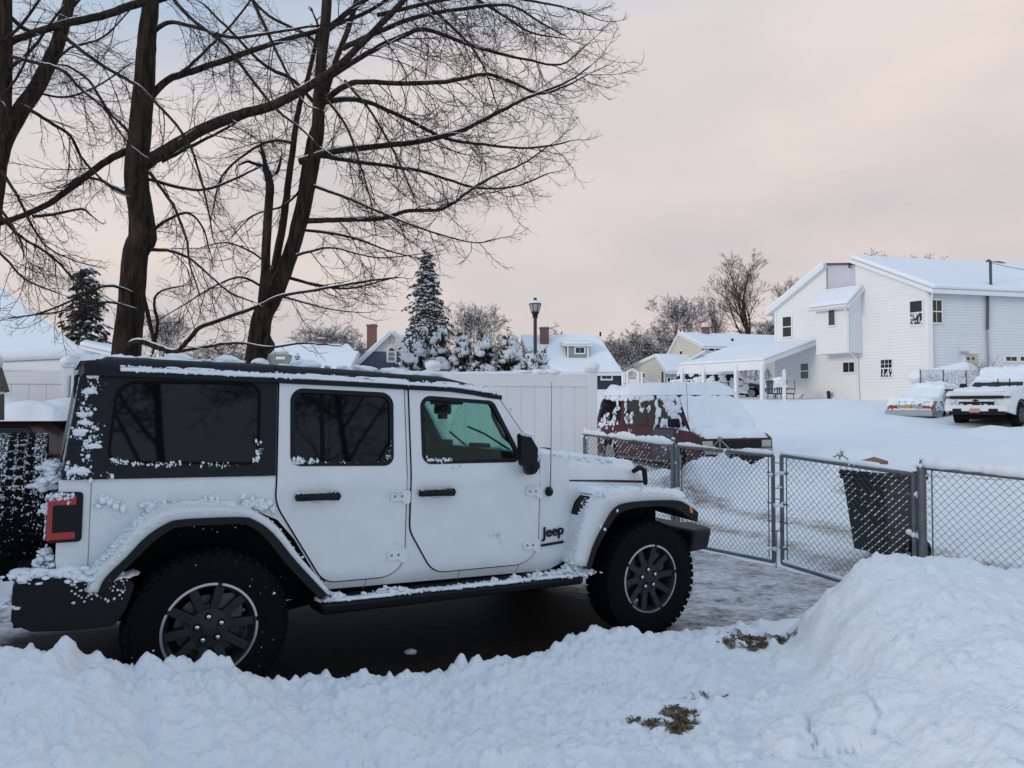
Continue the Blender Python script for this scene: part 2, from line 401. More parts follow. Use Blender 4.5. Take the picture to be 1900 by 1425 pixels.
def build_ground():
    th = np.concatenate([np.linspace(-3.14, -.75, 30, endpoint=False), np.linspace(-.75, .78, 560, endpoint=False), np.linspace(.78, 3.14, 31)])
    rr = [0.0, .6, 1.2, 1.7, 2.0]
    while rr[-1] < 7.5: rr.append(rr[-1] * 1.0048)
    while rr[-1] < 40: rr.append(rr[-1] * 1.012)
    while rr[-1] < 600: rr.append(rr[-1] * 1.06)
    rr = np.array(rr)
    T, Rr = np.meshgrid(th, rr, indexing='ij')
    X = np.sin(T) * Rr; Y = np.cos(T) * Rr
    Hh = height(X, Y)
    for (cx, cy, r) in clods:                    # half-sunk round lumps
        if cy < 2: continue
        rc = math.hypot(cx, cy); tcn = math.atan2(cx, cy)
        i0, i1 = np.searchsorted(th, [tcn - r * 1.4 / rc, tcn + r * 1.4 / rc]); j0, j1 = np.searchsorted(rr, [rc - r * 1.4, rc + r * 1.4])
        if i1 <= i0 or j1 <= j0: continue
        x = X[i0:i1, j0:j1]; y = Y[i0:i1, j0:j1]
        wob = 1 + .25 * perlin(x / r + cx * 9, y / r + cy * 7)
        d2 = ((x - cx) ** 2 + (y - cy) ** 2) / (r * wob) ** 2
        cap_ = np.sqrt(np.clip(1 - d2, 0, 1)) * r * .45
        Hh[i0:i1, j0:j1] += np.where(d2 < 1, cap_, 0)
    # cut block with cracks
    dx, dy = X - BLOCK[0], Y - BLOCK[1]
    q = np.clip(1 - (np.abs(dx) / .26) ** 4 - (np.abs(dy - .12 * dx) / .17) ** 4, 0, 1) ** .35
    crack = np.exp(-((dx + .03 - .3 * dy + .03 * fbm(X, Y, .1, 2)) / .012) ** 2) * (np.abs(dy) < .16)
    Hh += q * (.075 - .05 * crack)
    verts = np.stack([X, Y, Hh], -1)
    a, b = X.shape
    mb = MB(); mb.add(verts.reshape(-1, 3), [(i * b + j, (i + 1) * b + j, (i + 1) * b + j + 1, i * b + j + 1) for i in range(a - 1) for j in range(b - 1)])
    me = mb.mesh('ground')
    # where turf shows through and where traffic has left slush
    u, v = uv(X, Y)
    n1 = fbm(X, Y, .10, 4)
    turf = np.zeros_like(X)
    for (px, py, d, rx, ry) in TURF:
        p = CAM + ray(px, py) * (d / ray(px, py)[1])
        turf = np.maximum(turf, 1 - ((X - p[0]) / rx) ** 2 - ((Y - p[1]) / ry) ** 2 + 1.5 * n1)
    turf = sstep(.35, .75, turf) * (Y < 6.2)
    track = np.zeros_like(X)
    for pts, w in SLUSH:
        P = np.array([(CAM + ray(a_, b_) * ((CAMH + .1) / -ray(a_, b_)[2]))[:2] for a_, b_ in pts])
        for i in range(len(P) - 1):
            e = P[i + 1] - P[i]; L = e @ e
            t = np.clip(((X - P[i][0]) * e[0] + (Y - P[i][1]) * e[1]) / L, 0, 1)
            d = np.hypot(X - P[i][0] - t * e[0], Y - P[i][1] - t * e[1])
            track = np.maximum(track, 1 - d / w + .8 * fbm(X, Y, .5, 4))
    track = np.clip(track, 0, 1) * (Y > 7.0)
    ca = me.color_attributes.new('wear', 'FLOAT_COLOR', 'POINT')
    c = np.zeros((a * b, 4)); c[:, 0] = turf.ravel(); c[:, 1] = track.ravel(); c[:, 3] = 1
    ca.data.foreach_set('color', c.ravel())
    m = mat('ground_snow', (.84, .87, .915), .6, spec=.2, bump=.7, bscale=34, sss=0); t = m.node_tree; bs = t.nodes['Principled BSDF']
    at_ = t.nodes.new('ShaderNodeAttribute'); at_.attribute_name = 'wear'
    sp = t.nodes.new('ShaderNodeSeparateColor'); t.links.new(at_.outputs['Color'], sp.inputs[0])
    co = t.nodes.new('ShaderNodeTexCoord')
    def nz_(s, d=6):
        n = t.nodes.new('ShaderNodeTexNoise'); n.inputs['Scale'].default_value = s; n.inputs['Detail'].default_value = d; t.links.new(co.outputs['Object'], n.inputs['Vector']); return n.outputs[0]
    def rp(src, p0, p1, c0, c1):
        r = t.nodes.new('ShaderNodeValToRGB'); e = r.color_ramp.elements; e[0].position = p0; e[1].position = p1; e[0].color = (*c0, 1); e[1].color = (*c1, 1); t.links.new(src, r.inputs[0]); return r.outputs[0]
    def mix(f, a__, b__):
        n = t.nodes.new('ShaderNodeMix'); n.data_type = 'RGBA'
        t.links.new(f, n.inputs[0]); t.links.new(a__, n.inputs[6]); t.links.new(b__, n.inputs[7]); return n.outputs[2]
    snow_c = rp(nz_(1.1), .35, .7, (.83, .865, .915), (.86, .88, .905))
    specks = rp(nz_(95, 2), .73, .765, (0, 0, 0), (.8, .8, .8))                  # bits of leaf and bark in the snow
    snow_c = mix(specks, snow_c, rp(nz_(30), .4, .6, (.30, .27, .22), (.45, .44, .42)))
    dirty = rp(nz_(7), .40, .62, (.30, .26, .23), (.62, .61, .62))
    turf_c = rp(nz_(55), .38, .62, (.05, .042, .026), (.40, .39, .37))
    c1 = mix(sp.outputs[1], snow_c, dirty); c2 = mix(sp.outputs[0], c1, turf_c)
    t.links.new(c2, bs.inputs['Base Color'])
    o = obj('ground', me, m, smooth=180); tag(o, kind='structure')
TURF = [(1388, 1172, 5.28, .17, .12), (1372, 1188, 5.1, .13, .05), (1436, 1162, 5.34, .12, .09), (1262, 1284, 4.20, .13, .035), (1304, 1290, 4.15, .12, .03), (1262, 1325, 3.93, .09, .085), (1245, 1348, 3.82, .11, .045), (1195, 1345, 3.86, .09, .03)]
SLUSH = [([(1240, 925), (1330, 945), (1440, 968), (1560, 992), (1700, 1030), (1900, 1090)], .42), ([(1240, 960), (1330, 985), (1440, 1015)], .3), ([(1560, 930), (1700, 900), (1900, 905)], .22), ([(1400, 1000), (1500, 1035), (1600, 1070)], .35)]
build_ground()

# driveway: wet bare concrete where the vehicle stood, trodden ice and slush elsewhere
def build_driveway():
    us = np.linspace(-8.5, 6.0, 150); vs = np.linspace(-2.1, 1.75, 40)
    U, Vv = np.meshgrid(us, vs, indexing='ij'); X, Y = xy(U, Vv)
    Z = drive_z(U) + .010 * fbm(X, Y, .35, 4) * (sstep(3.3, 4.0, U) + sstep(.9, 1.3, -U)) + .0
    mb = MB(); mb.grid(np.stack([X, Y, Z], -1))
    me = mb.mesh('driveway')
    bare = sstep(-1.25, -.75, U + .25 * fbm(X, Y, .4, 3)) * (1 - sstep(3.15, 3.75, U + .35 * fbm(X, Y, .5, 3))) * sstep(-1.3, -.95, Vv)
    ca = me.color_attributes.new('wear', 'FLOAT_COLOR', 'POINT'); c = np.zeros((U.size, 4)); c[:, 0] = bare.ravel(); c[:, 3] = 1
    ca.data.foreach_set('color', c.ravel())
    m = mat('driveway_concrete', (.1, .1, .1), .5, spec=.15); t = m.node_tree; bs = t.nodes['Principled BSDF']
    at_ = t.nodes.new('ShaderNodeAttribute'); at_.attribute_name = 'wear'
    sp = t.nodes.new('ShaderNodeSeparateColor'); t.links.new(at_.outputs['Color'], sp.inputs[0])
    co = t.nodes.new('ShaderNodeTexCoord'); mp_ = t.nodes.new('ShaderNodeMapping'); mp_.inputs['Rotation'].default_value = (0, 0, -R(30.8)); mp_.inputs['Scale'].default_value = (1.5, 1.7, 1)
    t.links.new(co.outputs['Object'], mp_.inputs[0])
    def nz_(s, d=6, ro=.65, dist=0.):
        n = t.nodes.new('ShaderNodeTexNoise'); n.inputs['Scale'].default_value = s; n.inputs['Detail'].default_value = d; n.inputs['Roughness'].default_value = ro; n.inputs['Distortion'].default_value = dist; t.links.new(mp_.outputs[0], n.inputs['Vector']); return n.outputs[0]
    def rp(src, p0, p1, c0, c1):
        r = t.nodes.new('ShaderNodeValToRGB'); e = r.color_ramp.elements; e[0].position = p0; e[1].position = p1; e[0].color = (*c0, 1); e[1].color = (*c1, 1); t.links.new(src, r.inputs[0]); return r.outputs[0]
    def mix(f, a__, b__):
        n = t.nodes.new('ShaderNodeMix'); n.data_type = 'RGBA'; t.links.new(f, n.inputs[0]); t.links.new(a__, n.inputs[6]); t.links.new(b__, n.inputs[7]); return n.outputs[2]
    wet = rp(nz_(14), .35, .7, (.008, .006, .004), (.030, .020, .012))
    ice = rp(nz_(5.5, 9, .75, .3), .40, .60, (.15, .13, .12), (.58, .59, .62))
    patch = rp(nz_(1.9, 8, .72, .3), .44, .56, (0, 0, 0), (1, 1, 1))
    ice2 = mix(patch, ice, rp(nz_(12, 9, .75), .35, .6, (.38, .37, .38), (.78, .80, .84)))
    t.links.new(mix(sp.outputs[0], ice2, wet), bs.inputs['Base Color'])
    r = t.nodes.new('ShaderNodeMapRange'); r.inputs[3].default_value = .55; r.inputs[4].default_value = .75; t.links.new(sp.outputs[0], r.inputs[0]); t.links.new(r.outputs[0], bs.inputs['Roughness'])
    bp = t.nodes.new('ShaderNodeBump'); bp.inputs['Strength'].default_value = .6; bp.inputs['Distance'].default_value = .02; t.links.new(nz_(9, 8, .7), bp.inputs['Height']); t.links.new(bp.outputs[0], bs.inputs['Normal'])
    o = obj('driveway', me, m, smooth=180); tag(o, kind='structure')
build_driveway()

# dead grass standing in the bare patches
def build_grass():
    mb = MB(); r = np.random.RandomState(5); pts = []
    for (px, py, d, rx, ry) in TURF:
        p = CAM + ray(px, py) * (d / ray(px, py)[1])
        n = int(1700 * rx * ry / .02); a, q = r.uniform(0, 6.28, n), np.sqrt(r.rand(n))
        pts.append(np.stack([p[0] + rx * .95 * q * np.cos(a), p[1] + ry * .95 * q * np.sin(a)], 1))
    pts = np.vstack(pts); pts = pts[perlin(pts[:, 0] / .1, pts[:, 1] / .1) > -.02]
    for (x, y), z in zip(pts, height(pts[:, 0], pts[:, 1]) - .004):
            L = r.uniform(.012, .042); h = r.normal(.6, 1.0); le = r.uniform(.6, 1.5)
            dx, dy = math.cos(h) * le * L, math.sin(h) * le * L; w = .0016
            mb.add([(x - w * math.sin(h), y + w * math.cos(h), z), (x + w * math.sin(h), y - w * math.cos(h), z), (x + dx * .6, y + dy * .6, z + L * .5), (x + dx, y + dy, z + L * .42)], [(0, 1, 2), (0, 2, 3)])
    o = mb.build('dry_grass', mat('dry_grass', (.085, .065, .036), .8, c2=(.27, .21, .13), vscale=60))
    tag(o, 'yellowed dry grass poking out of the bare patches in the trodden snow', 'grass', kind='stuff')
build_grass()
def build_clump():
    p = CAM + ray(762, 1213) * ((CAMH - drive_z(1.2)) / -ray(762, 1213)[2]) + np.array([0, 0, .012])
    mb = MB(); mb.blob((0, 0, 0), (.035, .022, .02), 4.2, 3, .4); o = mb.build('ice_clump', SNOW, smooth=180); o.location = p
    tag(o, 'small pale lump of ice lying alone on the wet concrete beneath the white off-roader', 'ice lump')
build_clump()
# ================================================================ THE WHITE OFF-ROADER
def rpoly(pts, r, n=6):
    """round the corners of a 2-D polygon; r is one radius or one per corner"""
    P = [np.asarray(p, float) for p in pts]; m = len(P); o = []
    for i in range(m):
        a, b, c = P[i - 1], P[i], P[(i + 1) % m]; ri = r if np.isscalar(r) else r[i]
        e1, e2 = a - b, c - b; l1, l2 = np.linalg.norm(e1), np.linalg.norm(e2); e1 /= l1; e2 /= l2
        ang = math.acos(np.clip(e1 @ e2, -1, 1))
        if ri <= 0 or ang > 3.1: o.append(tuple(b)); continue
        t = min(ri / math.tan(ang / 2), l1 * .48, l2 * .48); rr = t * math.tan(ang / 2)
        cen = b + (e1 + e2) / np.linalg.norm(e1 + e2) * (rr / math.sin(ang / 2))
        s, f = b + e1 * t - cen, b + e2 * t - cen
        a0 = math.atan2(s[1], s[0]); d = (math.atan2(f[1], f[0]) - a0 + math.pi) % (2 * math.pi) - math.pi
        for k in range(n + 1): o.append((cen[0] + rr * math.cos(a0 + d * k / n), cen[1] + rr * math.sin(a0 + d * k / n)))
    return o
def grow(pts, d):                               # offset a polygon outwards
    P = np.asarray(pts, float); a = np.roll(P, 1, 0); b = np.roll(P, -1, 0)
    area = 0.5 * np.sum(P[:, 0] * b[:, 1] - b[:, 0] * P[:, 1]); s = 1 if area > 0 else -1
    e1 = P - a; e2 = b - P
    n1 = np.stack([e1[:, 1], -e1[:, 0]], 1); n2 = np.stack([e2[:, 1], -e2[:, 0]], 1)
    n1 /= np.linalg.norm(n1, axis=1)[:, None] + 1e-9; n2 /= np.linalg.norm(n2, axis=1)[:, None] + 1e-9
    n = n1 + n2; n /= np.linalg.norm(n, axis=1)[:, None] + 1e-9
    return (P + s * d * n / np.maximum(.5, np.sum(n * n1, 1))[:, None]).tolist()
def side_v(u, w):                               # half width of the body shell at a height
    k = .80 - .16 * max(0., w - 1.2)
    if w < .62: k -= .35 * (.62 - w)
    k += .006 * math.exp(-((w - 1.13) / .05) ** 2)
    return k
def panel(mb_list, outer, holes=(), off=0., t=.02, s=1, cuts=(.5, .56, .62, .7, 1.02, 1.07, 1.1, 1.13, 1.16, 1.19, 1.22, 1.3, 1.5), vf=side_v):
    bm = bmesh.new()
    for L in [outer, *holes]:
        vs = [bm.verts.new((p[0], 0, p[1])) for p in L]
        for i in range(len(vs)): bm.edges.new((vs[i - 1], vs[i]))
    bmesh.ops.triangle_fill(bm, use_beauty=True, use_dissolve=False, edges=bm.edges[:])
    for w in cuts:
        bmesh.ops.bisect_plane(bm, geom=bm.verts[:] + bm.edges[:] + bm.faces[:], plane_co=(0, 0, w), plane_no=(0, 0, 1), dist=1e-5)
    front = bm.verts[:]; fs = bm.faces[:]
    r = bmesh.ops.extrude_face_region(bm, geom=fs)
    new = [g for g in r['geom'] if isinstance(g, bmesh.types.BMVert)]
    for v_ in bm.verts: v_.co.y = -s * (vf(v_.co.x, v_.co.z) + off)
    for v_ in new: v_.co.y += s * t
    bmesh.ops.delete(bm, geom=[f for f in fs if f.is_valid and False], context='FACES')
    bmesh.ops.recalc_face_normals(bm, faces=bm.faces[:])
    bm.verts.ensure_lookup_table(); bm.verts.index_update()
    mb_list.add([q.co[:] for q in bm.verts], [tuple(q.index for q in f.verts) for f in bm.faces]); bm.free()
    return mb_list
def J(u, v, w): return (u, -v, w)
PAINT = mat('white_paint', (.75, .77, .78), .34, spec=.5, coat=.45, var=.045, vscale=7)
TOPBLK = mat('hardtop_black', (.011, .0135, .017), .62, spec=.25, bump=.2, bscale=350)
PRIV = mat('privacy_glass', (.004, .005, .006), .03, spec=.32)
TINT = see_through('green_tint_glass', (.74, .90, .86))
SEAM = mat('seam_black', (.006, .006, .007), .8, spec=.1)
WHEELM = mat('granite_grey_alloy', (.022, .023, .026), .42, metal=.35, var=.1, vscale=30)
LIPM = mat('machined_lip', (.45, .46, .48), .32, metal=.8)
REDL = mat('red_lens', (.36, .010, .010), .15, coat=.6)
DRED = mat('dark_smoked_lens', (.006, .006, .008), .45, spec=.2, coat=.08)
AMBER = mat('amber_lens', (.75, .16, .01), .2, coat=.5)
UNDER = mat('underbody', (.010, .010, .011), .85, spec=.1)
JEEP = thing('off_roader', 'white four door off-road vehicle with black hardtop, snow-crusted, parked on the driveway', 'car')
JEEP.matrix_world = Matrix((( A_[0], -V_[0], W_[0], O_[0]), (A_[1], -V_[1], W_[1], O_[1]), (A_[2], -V_[2], W_[2], O_[2]), (0, 0, 0, 1)))
def jl(p): q = np.asarray(p) - O_; return (q @ A_, q @ V_, q @ W_)       # world to (u, v, w)

# ---- body tub: one hull from tail to cowl
rear_arch = [(.64, .52), (.60, .60), (.46, .83), (.36, .945), (.24, 1.0), (.10, 1.02), (-.10, 1.025), (-.24, .99), (-.34, .92), (-.46, .79), (-.56, .69)]
hull = [(-.70, .70), (-.715, .80), (-.715, 1.193), (2.112, 1.193), (2.14, 1.30), (2.36, 1.27), (2.36, 1.06), (2.60, 1.02), (2.46, .80), (2.36, .56), (2.22, .50)] + rear_arch
def hull_build():
    mb = MB()
    for s in (1, -1):
        panel(mb, hull, off=-.012, t=.05, s=s)
    # floor, firewall, tail panel, inner wheel housings
    mb.hexa([J(-.70, -.76, .70), J(-.70, .76, .70), J(-.66, .76, .70), J(-.66, -.76, .70), J(-.715, -.775, 1.19), J(-.715, .775, 1.19), J(-.66, .775, 1.19), J(-.66, -.775, 1.19)])
    return mb.build('body', PAINT, JEEP, smooth=35)
hull_build()
ub = MB()
ub.box((1.45, 0, .50), (4.1, 1.16, .12)); ub.box((.1, 0, .78), (1.5, 1.24, .5)); ub.box((2.78, 0, .76), (.9, 1.0, .42)); ub.box((1.4, 0, .62), (1.7, 1.5, .16))
ub.tube([(0, -.72, .40), (0, .72, .40)], .05, 10); ub.tube([(3.01, -.72, .40), (3.01, .72, .40)], .05, 10); ub.tube([(-.6, -.3, .42), (.4, -.35, .43)], .07, 10)
for s in (1, -1):                               # black wheel-housing liners
    ub.box((2.80, -s * .60, .79), (1.02, .04, .44)); ub.box((0., -s * .70, 1.0), (1.02, .16, .06)); ub.box((.62, -s * .69, .72), (.05, .18, .5)); ub.box((2.42, -s * .66, .76), (.05, .22, .48)); ub.box((2.85, -s * .72, .965), (.72, .26, .02))
    ub.tube([(.15, -s * .45, .32), (.9, -s * .42, .42)], .03, 8)
ub.build('underbody', UNDER, JEEP)
# ---- cabin inside
cab = MB(); cab.box((.85, 0, 1.205), (2.9, 1.40, .02)); cab.hexa([J(1.80, -.68, 1.21), J(1.80, .68, 1.21), J(2.12, .68, 1.21), J(2.12, -.68, 1.21), J(1.84, -.66, 1.33), J(1.84, .66, 1.33), J(2.10, .66, 1.29), J(2.10, -.66, 1.29)])
cab.box((1.90, -.32, 1.345), (.10, .16, .03)); cab.box((1.92, .25, 1.34), (.06, .09, .05))
cab.build('dashboard', mat('dash_grey', (.03, .034, .036), .7), JEEP, bevel=.015)
for s in (1, -1):
    for u0 in (1.05, .15):
        st = MB(); st.hexa([J(u0, s * .36 - .22, 1.16), J(u0, s * .36 + .22, 1.16), J(u0 + .13, s * .36 + .22, 1.16), J(u0 + .13, s * .36 - .22, 1.16), J(u0 - .12, s * .36 - .2, 1.48), J(u0 - .12, s * .36 + .2, 1.48), J(u0, s * .36 + .2, 1.48), J(u0, s * .36 - .2, 1.48)])
        st.box((u0 - .11, -s * .36, 1.60), (.09, .26, .17)); st.build('seat', mat('seat_cloth', (.02, .021, .022), .9), JEEP, smooth=40, bevel=.03)
stw = MB(); a = np.linspace(0, 2 * math.pi, 25); stw.tube([(1.66 + .09 * math.sin(t), .36 + .19 * math.cos(t), 1.24 + .17 * math.sin(t)) for t in a], .014, 8, cap=False)
stw.box((1.70, .36, 1.24), (.05, .12, .09)); stw.build('steering_wheel', BLACK, JEEP, smooth=60)
mir = MB(); mir.box((1.74, -.02, 1.60), (.03, .25, .075)); mir.box((1.78, 0, 1.66), (.12, .34, .05)); mir.box((1.80, .1, 1.57), (.05, .09, .09)); mir.build('rear_view_mirror', mat('visor_grey', (.03, .035, .035), .7), JEEP, bevel=.01)

# ---- doors with glass, seals, handles and hinges
rd_out = rpoly([(.364, 1.742), (.346, 1.04), (.64, .567), (1.134, .567), (1.134, 1.735)], [.02, .22, .14, .15, .02], 8)
rd_win = rpoly([(.428, 1.692), (.424, 1.25), (1.046, 1.244), (1.058, 1.684)], [.075, .06, .06, .075], 7)
fd_out = rpoly([(1.170, 1.732), (1.170, .84), (1.335, .567), (2.109, .567), (2.109, 1.285), (1.80, 1.702)], [.02, .16, .16, .17, .05, .03], 8)
fd_win = rpoly([(1.245, 1.676), (1.244, 1.250), (1.935, 1.256), (1.955, 1.31), (1.772, 1.655)], [.07, .06, .04, .05, .06], 7)
def hinge(par, u, w, s):
    h = MB()
    P = rpoly([(u - .115, w - .028), (u - .045, w - .026), (u - .02, w - .047), (u + .012, w - .047), (u + .012, w + .035), (u - .03, w + .035), (u - .06, w + .03), (u - .115, w + .03)], .014, 4)
    panel(h, P, off=.016, t=.02, s=s, cuts=()); o = h.build('hinge', PAINT, par, smooth=40, bevel=.003)
    for du in (-.09, -.045):
        b = MB(); b.lathe([(.009, -.002), (.009, .002), (.005, .0035)], 10, J(u + du, s * (side_v(u, w) + .017), w), 'y')
        b.build('hinge_bolt', mat('bolt_grey', (.30, .32, .33), .5, metal=.4), o, smooth=40)
for s in (1, -1):
    for nm, outl, win, hx, hw_, hu, lock in (('rear_door', rd_out, rd_win, (.455, .705), 1.07, 1.145, 0), ('front_door', fd_out, fd_win, (1.218, 1.455), 1.07, 2.115, 1)):
        g = MB(); panel(g, grow(outl, .0075), off=-.006, t=.012, s=s, cuts=(.62, 1.19, 1.3, 1.5), holes=[win]); g.build('door_gap_seal', SEAM, JEEP)
        m_ = MB(); panel(m_, outl, [win], off=.0, t=.03, s=s); d = m_.build(nm, PAINT, JEEP, smooth=30, bevel=.004)
        r_ = MB(); panel(r_, grow(win, .004), [grow(win, -.022)], off=.003, t=.03, s=s, cuts=()); r_.build('window_seal', BLACK, d, smooth=40)
        p_ = MB(); panel(p_, grow(win, -.015), off=-.012, t=.004, s=s, cuts=()); p_.build('window_glass', PRIV if nm == 'rear_door' else TINT, d)
        h_ = MB(); x0, x1 = hx; vv = .80
        h_.tube([J(x0, s * (vv + .012), hw_), J(x0 + .03, s * (vv + .040), hw_), J((x0 + x1) / 2, s * (vv + .047), hw_ + .002), J(x1 - .05, s * (vv + .042), hw_), J(x1, s * (vv + .014), hw_ - .001)], [.016, .021, .021, .022, .017], 10)
        h_.box(J(x1 - .03, s * (vv + .02), hw_), (.05, .04, .045)); h_.box(J(x0 + .02, s * (vv + .02), hw_), (.04, .04, .04))
        h_.build('door_handle', BLACK, d, smooth=60)
        c_ = MB(); c_.blob(J((x0 + x1) / 2, s * (vv + .001), hw_ + .005), (.062, .003, .045), 2, 2, .0); c_.build('handle_recess', mat('recess_shade_white', (.62, .64, .66), .35, coat=.4), d, smooth=180)  # flat disc; the hollow's shade is put into its darker white
        for w in ((1.055, .70) if not lock else (1.055, .695)): hinge(d, hu - (0 if w > .9 else .012), w, s)
        if lock:
            k = MB(); k.lathe([(.013, 0), (.013, .006), (.009, .008)], 14, J(1.247, s * .80 + (0 if s > 0 else -.008), .985), 'y'); k.build('key_lock', CHROME, d, smooth=40)
    # divider bar in the rear door's glass
    b_ = MB(); panel(b_, [(.60, 1.255), (.625, 1.255), (.625, 1.685), (.60, 1.685)], off=-.007, t=.008, s=s, cuts=()); b_.build('window_bar', SEAM, JEEP)
    # sill seams
    for P in [[(u0, .562), (u0 + .005, .562), (u1 + .005, .50), (u1, .50)] for u0, u1 in ((.905, .89), (1.535, 1.52), (1.975, 1.955))] + [[(2.352, .56), (2.358, .56), (2.44, .80), (2.434, .80)], [(-.575, .76), (-.571, .76), (-.571, 1.185), (-.575, 1.185)]]:
        q = MB(); panel(q, P, off=-.0105, t=.003, s=s); q.build('panel_seam', mat('seam_grey', (.25, .26, .28), .7), JEEP)
# pillar between the doors, roof-side frame
bp_ = MB()
for s in (1, -1):
    panel(bp_, [(1.120, 1.18), (1.185, 1.18), (1.185, 1.737), (1.120, 1.737)], off=-.010, t=.04, s=s)
    panel(bp_, [(.30, 1.18), (.352, 1.18), (.365, 1.75), (.30, 1.75)], off=-.012, t=.04, s=s)
    panel(bp_, [(.30, 1.735), (1.80, 1.700), (1.83, 1.72), (1.78, 1.745), (.30, 1.765)], off=-.012, t=.05, s=s)
bp_.build('door_pillar', PAINT, JEEP, smooth=40)

# ---- hardtop
ht = MB()
q_win = rpoly([(-.47, 1.694), (-.505, 1.281), (.242, 1.262), (.254, 1.714)], [.10, .06, .06, .07], 7)
for s in (1, -1):
    panel(ht, rpoly([(-.70, 1.195), (.338, 1.195), (.352, 1.76), (-.60, 1.775), (-.645, 1.70)], [.02, 0, 0, .06, .06], 5), [q_win], off=0., t=.04, s=s, cuts=(1.3, 1.5, 1.65))
    ht_o = ht.build('hardtop_side', TOPBLK, JEEP, smooth=30, bevel=.006); ht = MB()
    p_ = MB(); panel(p_, grow(q_win, -.003), off=-.004, t=.006, s=s, cuts=()); p_.build('quarter_window', PRIV, ht_o)
    r_ = MB(); panel(r_, grow(q_win, .006), [grow(q_win, -.008)], off=.003, t=.01, s=s, cuts=()); r_.build('window_seal', SEAM, ht_o)
rw = MB()                                         # tail of the hardtop around the glass
rw.hexa([J(-.705, -.78, 1.195), J(-.705, .78, 1.195), J(-.63, .78, 1.195), J(-.63, -.78, 1.195), J(-.695, -.775, 1.27), J(-.695, .775, 1.27), J(-.63, .775, 1.27), J(-.63, -.775, 1.27)])
rw.hexa([J(-.635, -.715, 1.70), J(-.635, .715, 1.70), J(-.56, .715, 1.70), J(-.56, -.715, 1.70), J(-.61, -.70, 1.80), J(-.61, .70, 1.80), J(-.56, .70, 1.80), J(-.56, -.70, 1.80)])
rw.build('tailgate_header', TOPBLK, JEEP, bevel=.012)
gl_ = MB(); gl_.hexa([J(-.70, -.755, 1.25), J(-.70, .755, 1.25), J(-.685, .755, 1.25), J(-.685, -.755, 1.25), J(-.642, -.70, 1.71), J(-.642, .70, 1.71), J(-.627, .70, 1.71), J(-.627, -.70, 1.71)])
gl_.build('rear_window', mat('frosted_rear_glass', (.035, .037, .04), .5, c2=(.45, .47, .50), vscale=160, thr=(.50, .68)), JEEP)
hb = MB(); hb.box(J(-.650, .52, 1.665), (.03, .06, .13)); hb.build('wiper_housing', BLACK, JEEP, bevel=.012)
roof = MB()
sec = [(.700, 1.715), (.732, 1.722), (.735, 1.748), (.712, 1.752), (.703, 1.752), (.690, 1.785), (.665, 1.812), (.62, 1.826), (.5, 1.838), (.25, 1.848), (0, 1.850)]
us = [-.625, -.60, -.52, -.2, .345, .352, .36, .8, 1.145, 1.152, 1.16, 1.45, 1.62, 1.72, 1.80, 1.84]
rows = []
for u in us:
    dw = -.02 * sstep(.4, 1.5, u) - .075 * sstep(1.45, 1.84, u); tw = .012 if u in (.352, 1.152) else 0
    e = -.05 * (1 - sstep(-.625, -.52, u)); half = []
    for i, (v, w) in enumerate(sec):
        low = i < 5
        half.append((v - .004 * sstep(1.3, 1.84, u) - (tw if not low else 0), w + (dw * (.55 if low else 1)) + (e if i > 5 else 0) - (tw if not low else 0)))
    rows.append([J(u, v, w) for v, w in half] + [J(u, -v, w) for v, w in half[::-1][1:]])
roof.grid(np.array(rows)[:, :, :])
roof.add(np.array(rows[0]), [tuple(range(len(rows[0])))]); roof.add(np.array(rows[-1]), [tuple(range(len(rows[0])))[::-1]])
roof.build('roof_panel', TOPBLK, JEEP, smooth=50)

# ---- windscreen frame and glass
wf = MB()
for s in (1, -1):
    wf.hexa([J(2.105, s * .685, 1.26), J(2.105, s * .787, 1.26), J(2.19, s * .76, 1.26), J(2.19, s * .685, 1.26), J(1.80, s * .63, 1.715), J(1.80, s * .714, 1.715), J(1.865, s * .70, 1.715), J(1.865, s * .63, 1.715)])
wf.hexa([J(1.80, -.63, 1.70), J(1.80, .63, 1.70), J(1.88, .63, 1.69), J(1.88, -.63, 1.69), J(1.78, -.63, 1.765), J(1.78, .63, 1.765), J(1.85, .63, 1.755), J(1.85, -.63, 1.755)])
wf.hexa([J(2.13, -.72, 1.24), J(2.13, .72, 1.24), J(2.22, .70, 1.24), J(2.22, -.70, 1.24), J(2.09, -.685, 1.315), J(2.09, .685, 1.315), J(2.16, .685, 1.30), J(2.16, -.685, 1.30)])
wf.build('windscreen_frame', PAINT, JEEP, bevel=.010, smooth=40)
sg = MB(); sg.hexa([J(2.115, -.69, 1.30), J(2.115, .69, 1.30), J(2.12, .69, 1.30), J(2.12, -.69, 1.30), J(1.835, -.635, 1.71), J(1.835, .635, 1.71), J(1.84, .635, 1.71), J(1.84, -.635, 1.71)])
sg.build('windscreen', TINT, JEEP)
wp = MB(); wp.tube([J(2.14, .35, 1.31), J(2.06, .10, 1.42), J(2.02, -.1, 1.47)], .008, 6); wp.build('wiper', BLACK, JEEP); wp = MB(); wp.tube([J(2.14, -.35, 1.31), J(2.06, -.5, 1.42)], .008, 6); wp.build('wiper', BLACK, JEEP)
# dark inner pillar trim and grab handle seen through the door glass
for s in (1, -1): pil = MB(); pil.tube([J(2.07, s * .655, 1.28), J(1.80, s * .61, 1.70)], .035, 8); pil.tube([J(2.00, s * .63, 1.36), J(1.93, s * .60, 1.42), J(1.86, s * .58, 1.55), J(1.84, s * .60, 1.61)], .013, 8); pil.build('pillar_trim', mat('dash_grey'), JEEP, smooth=60)

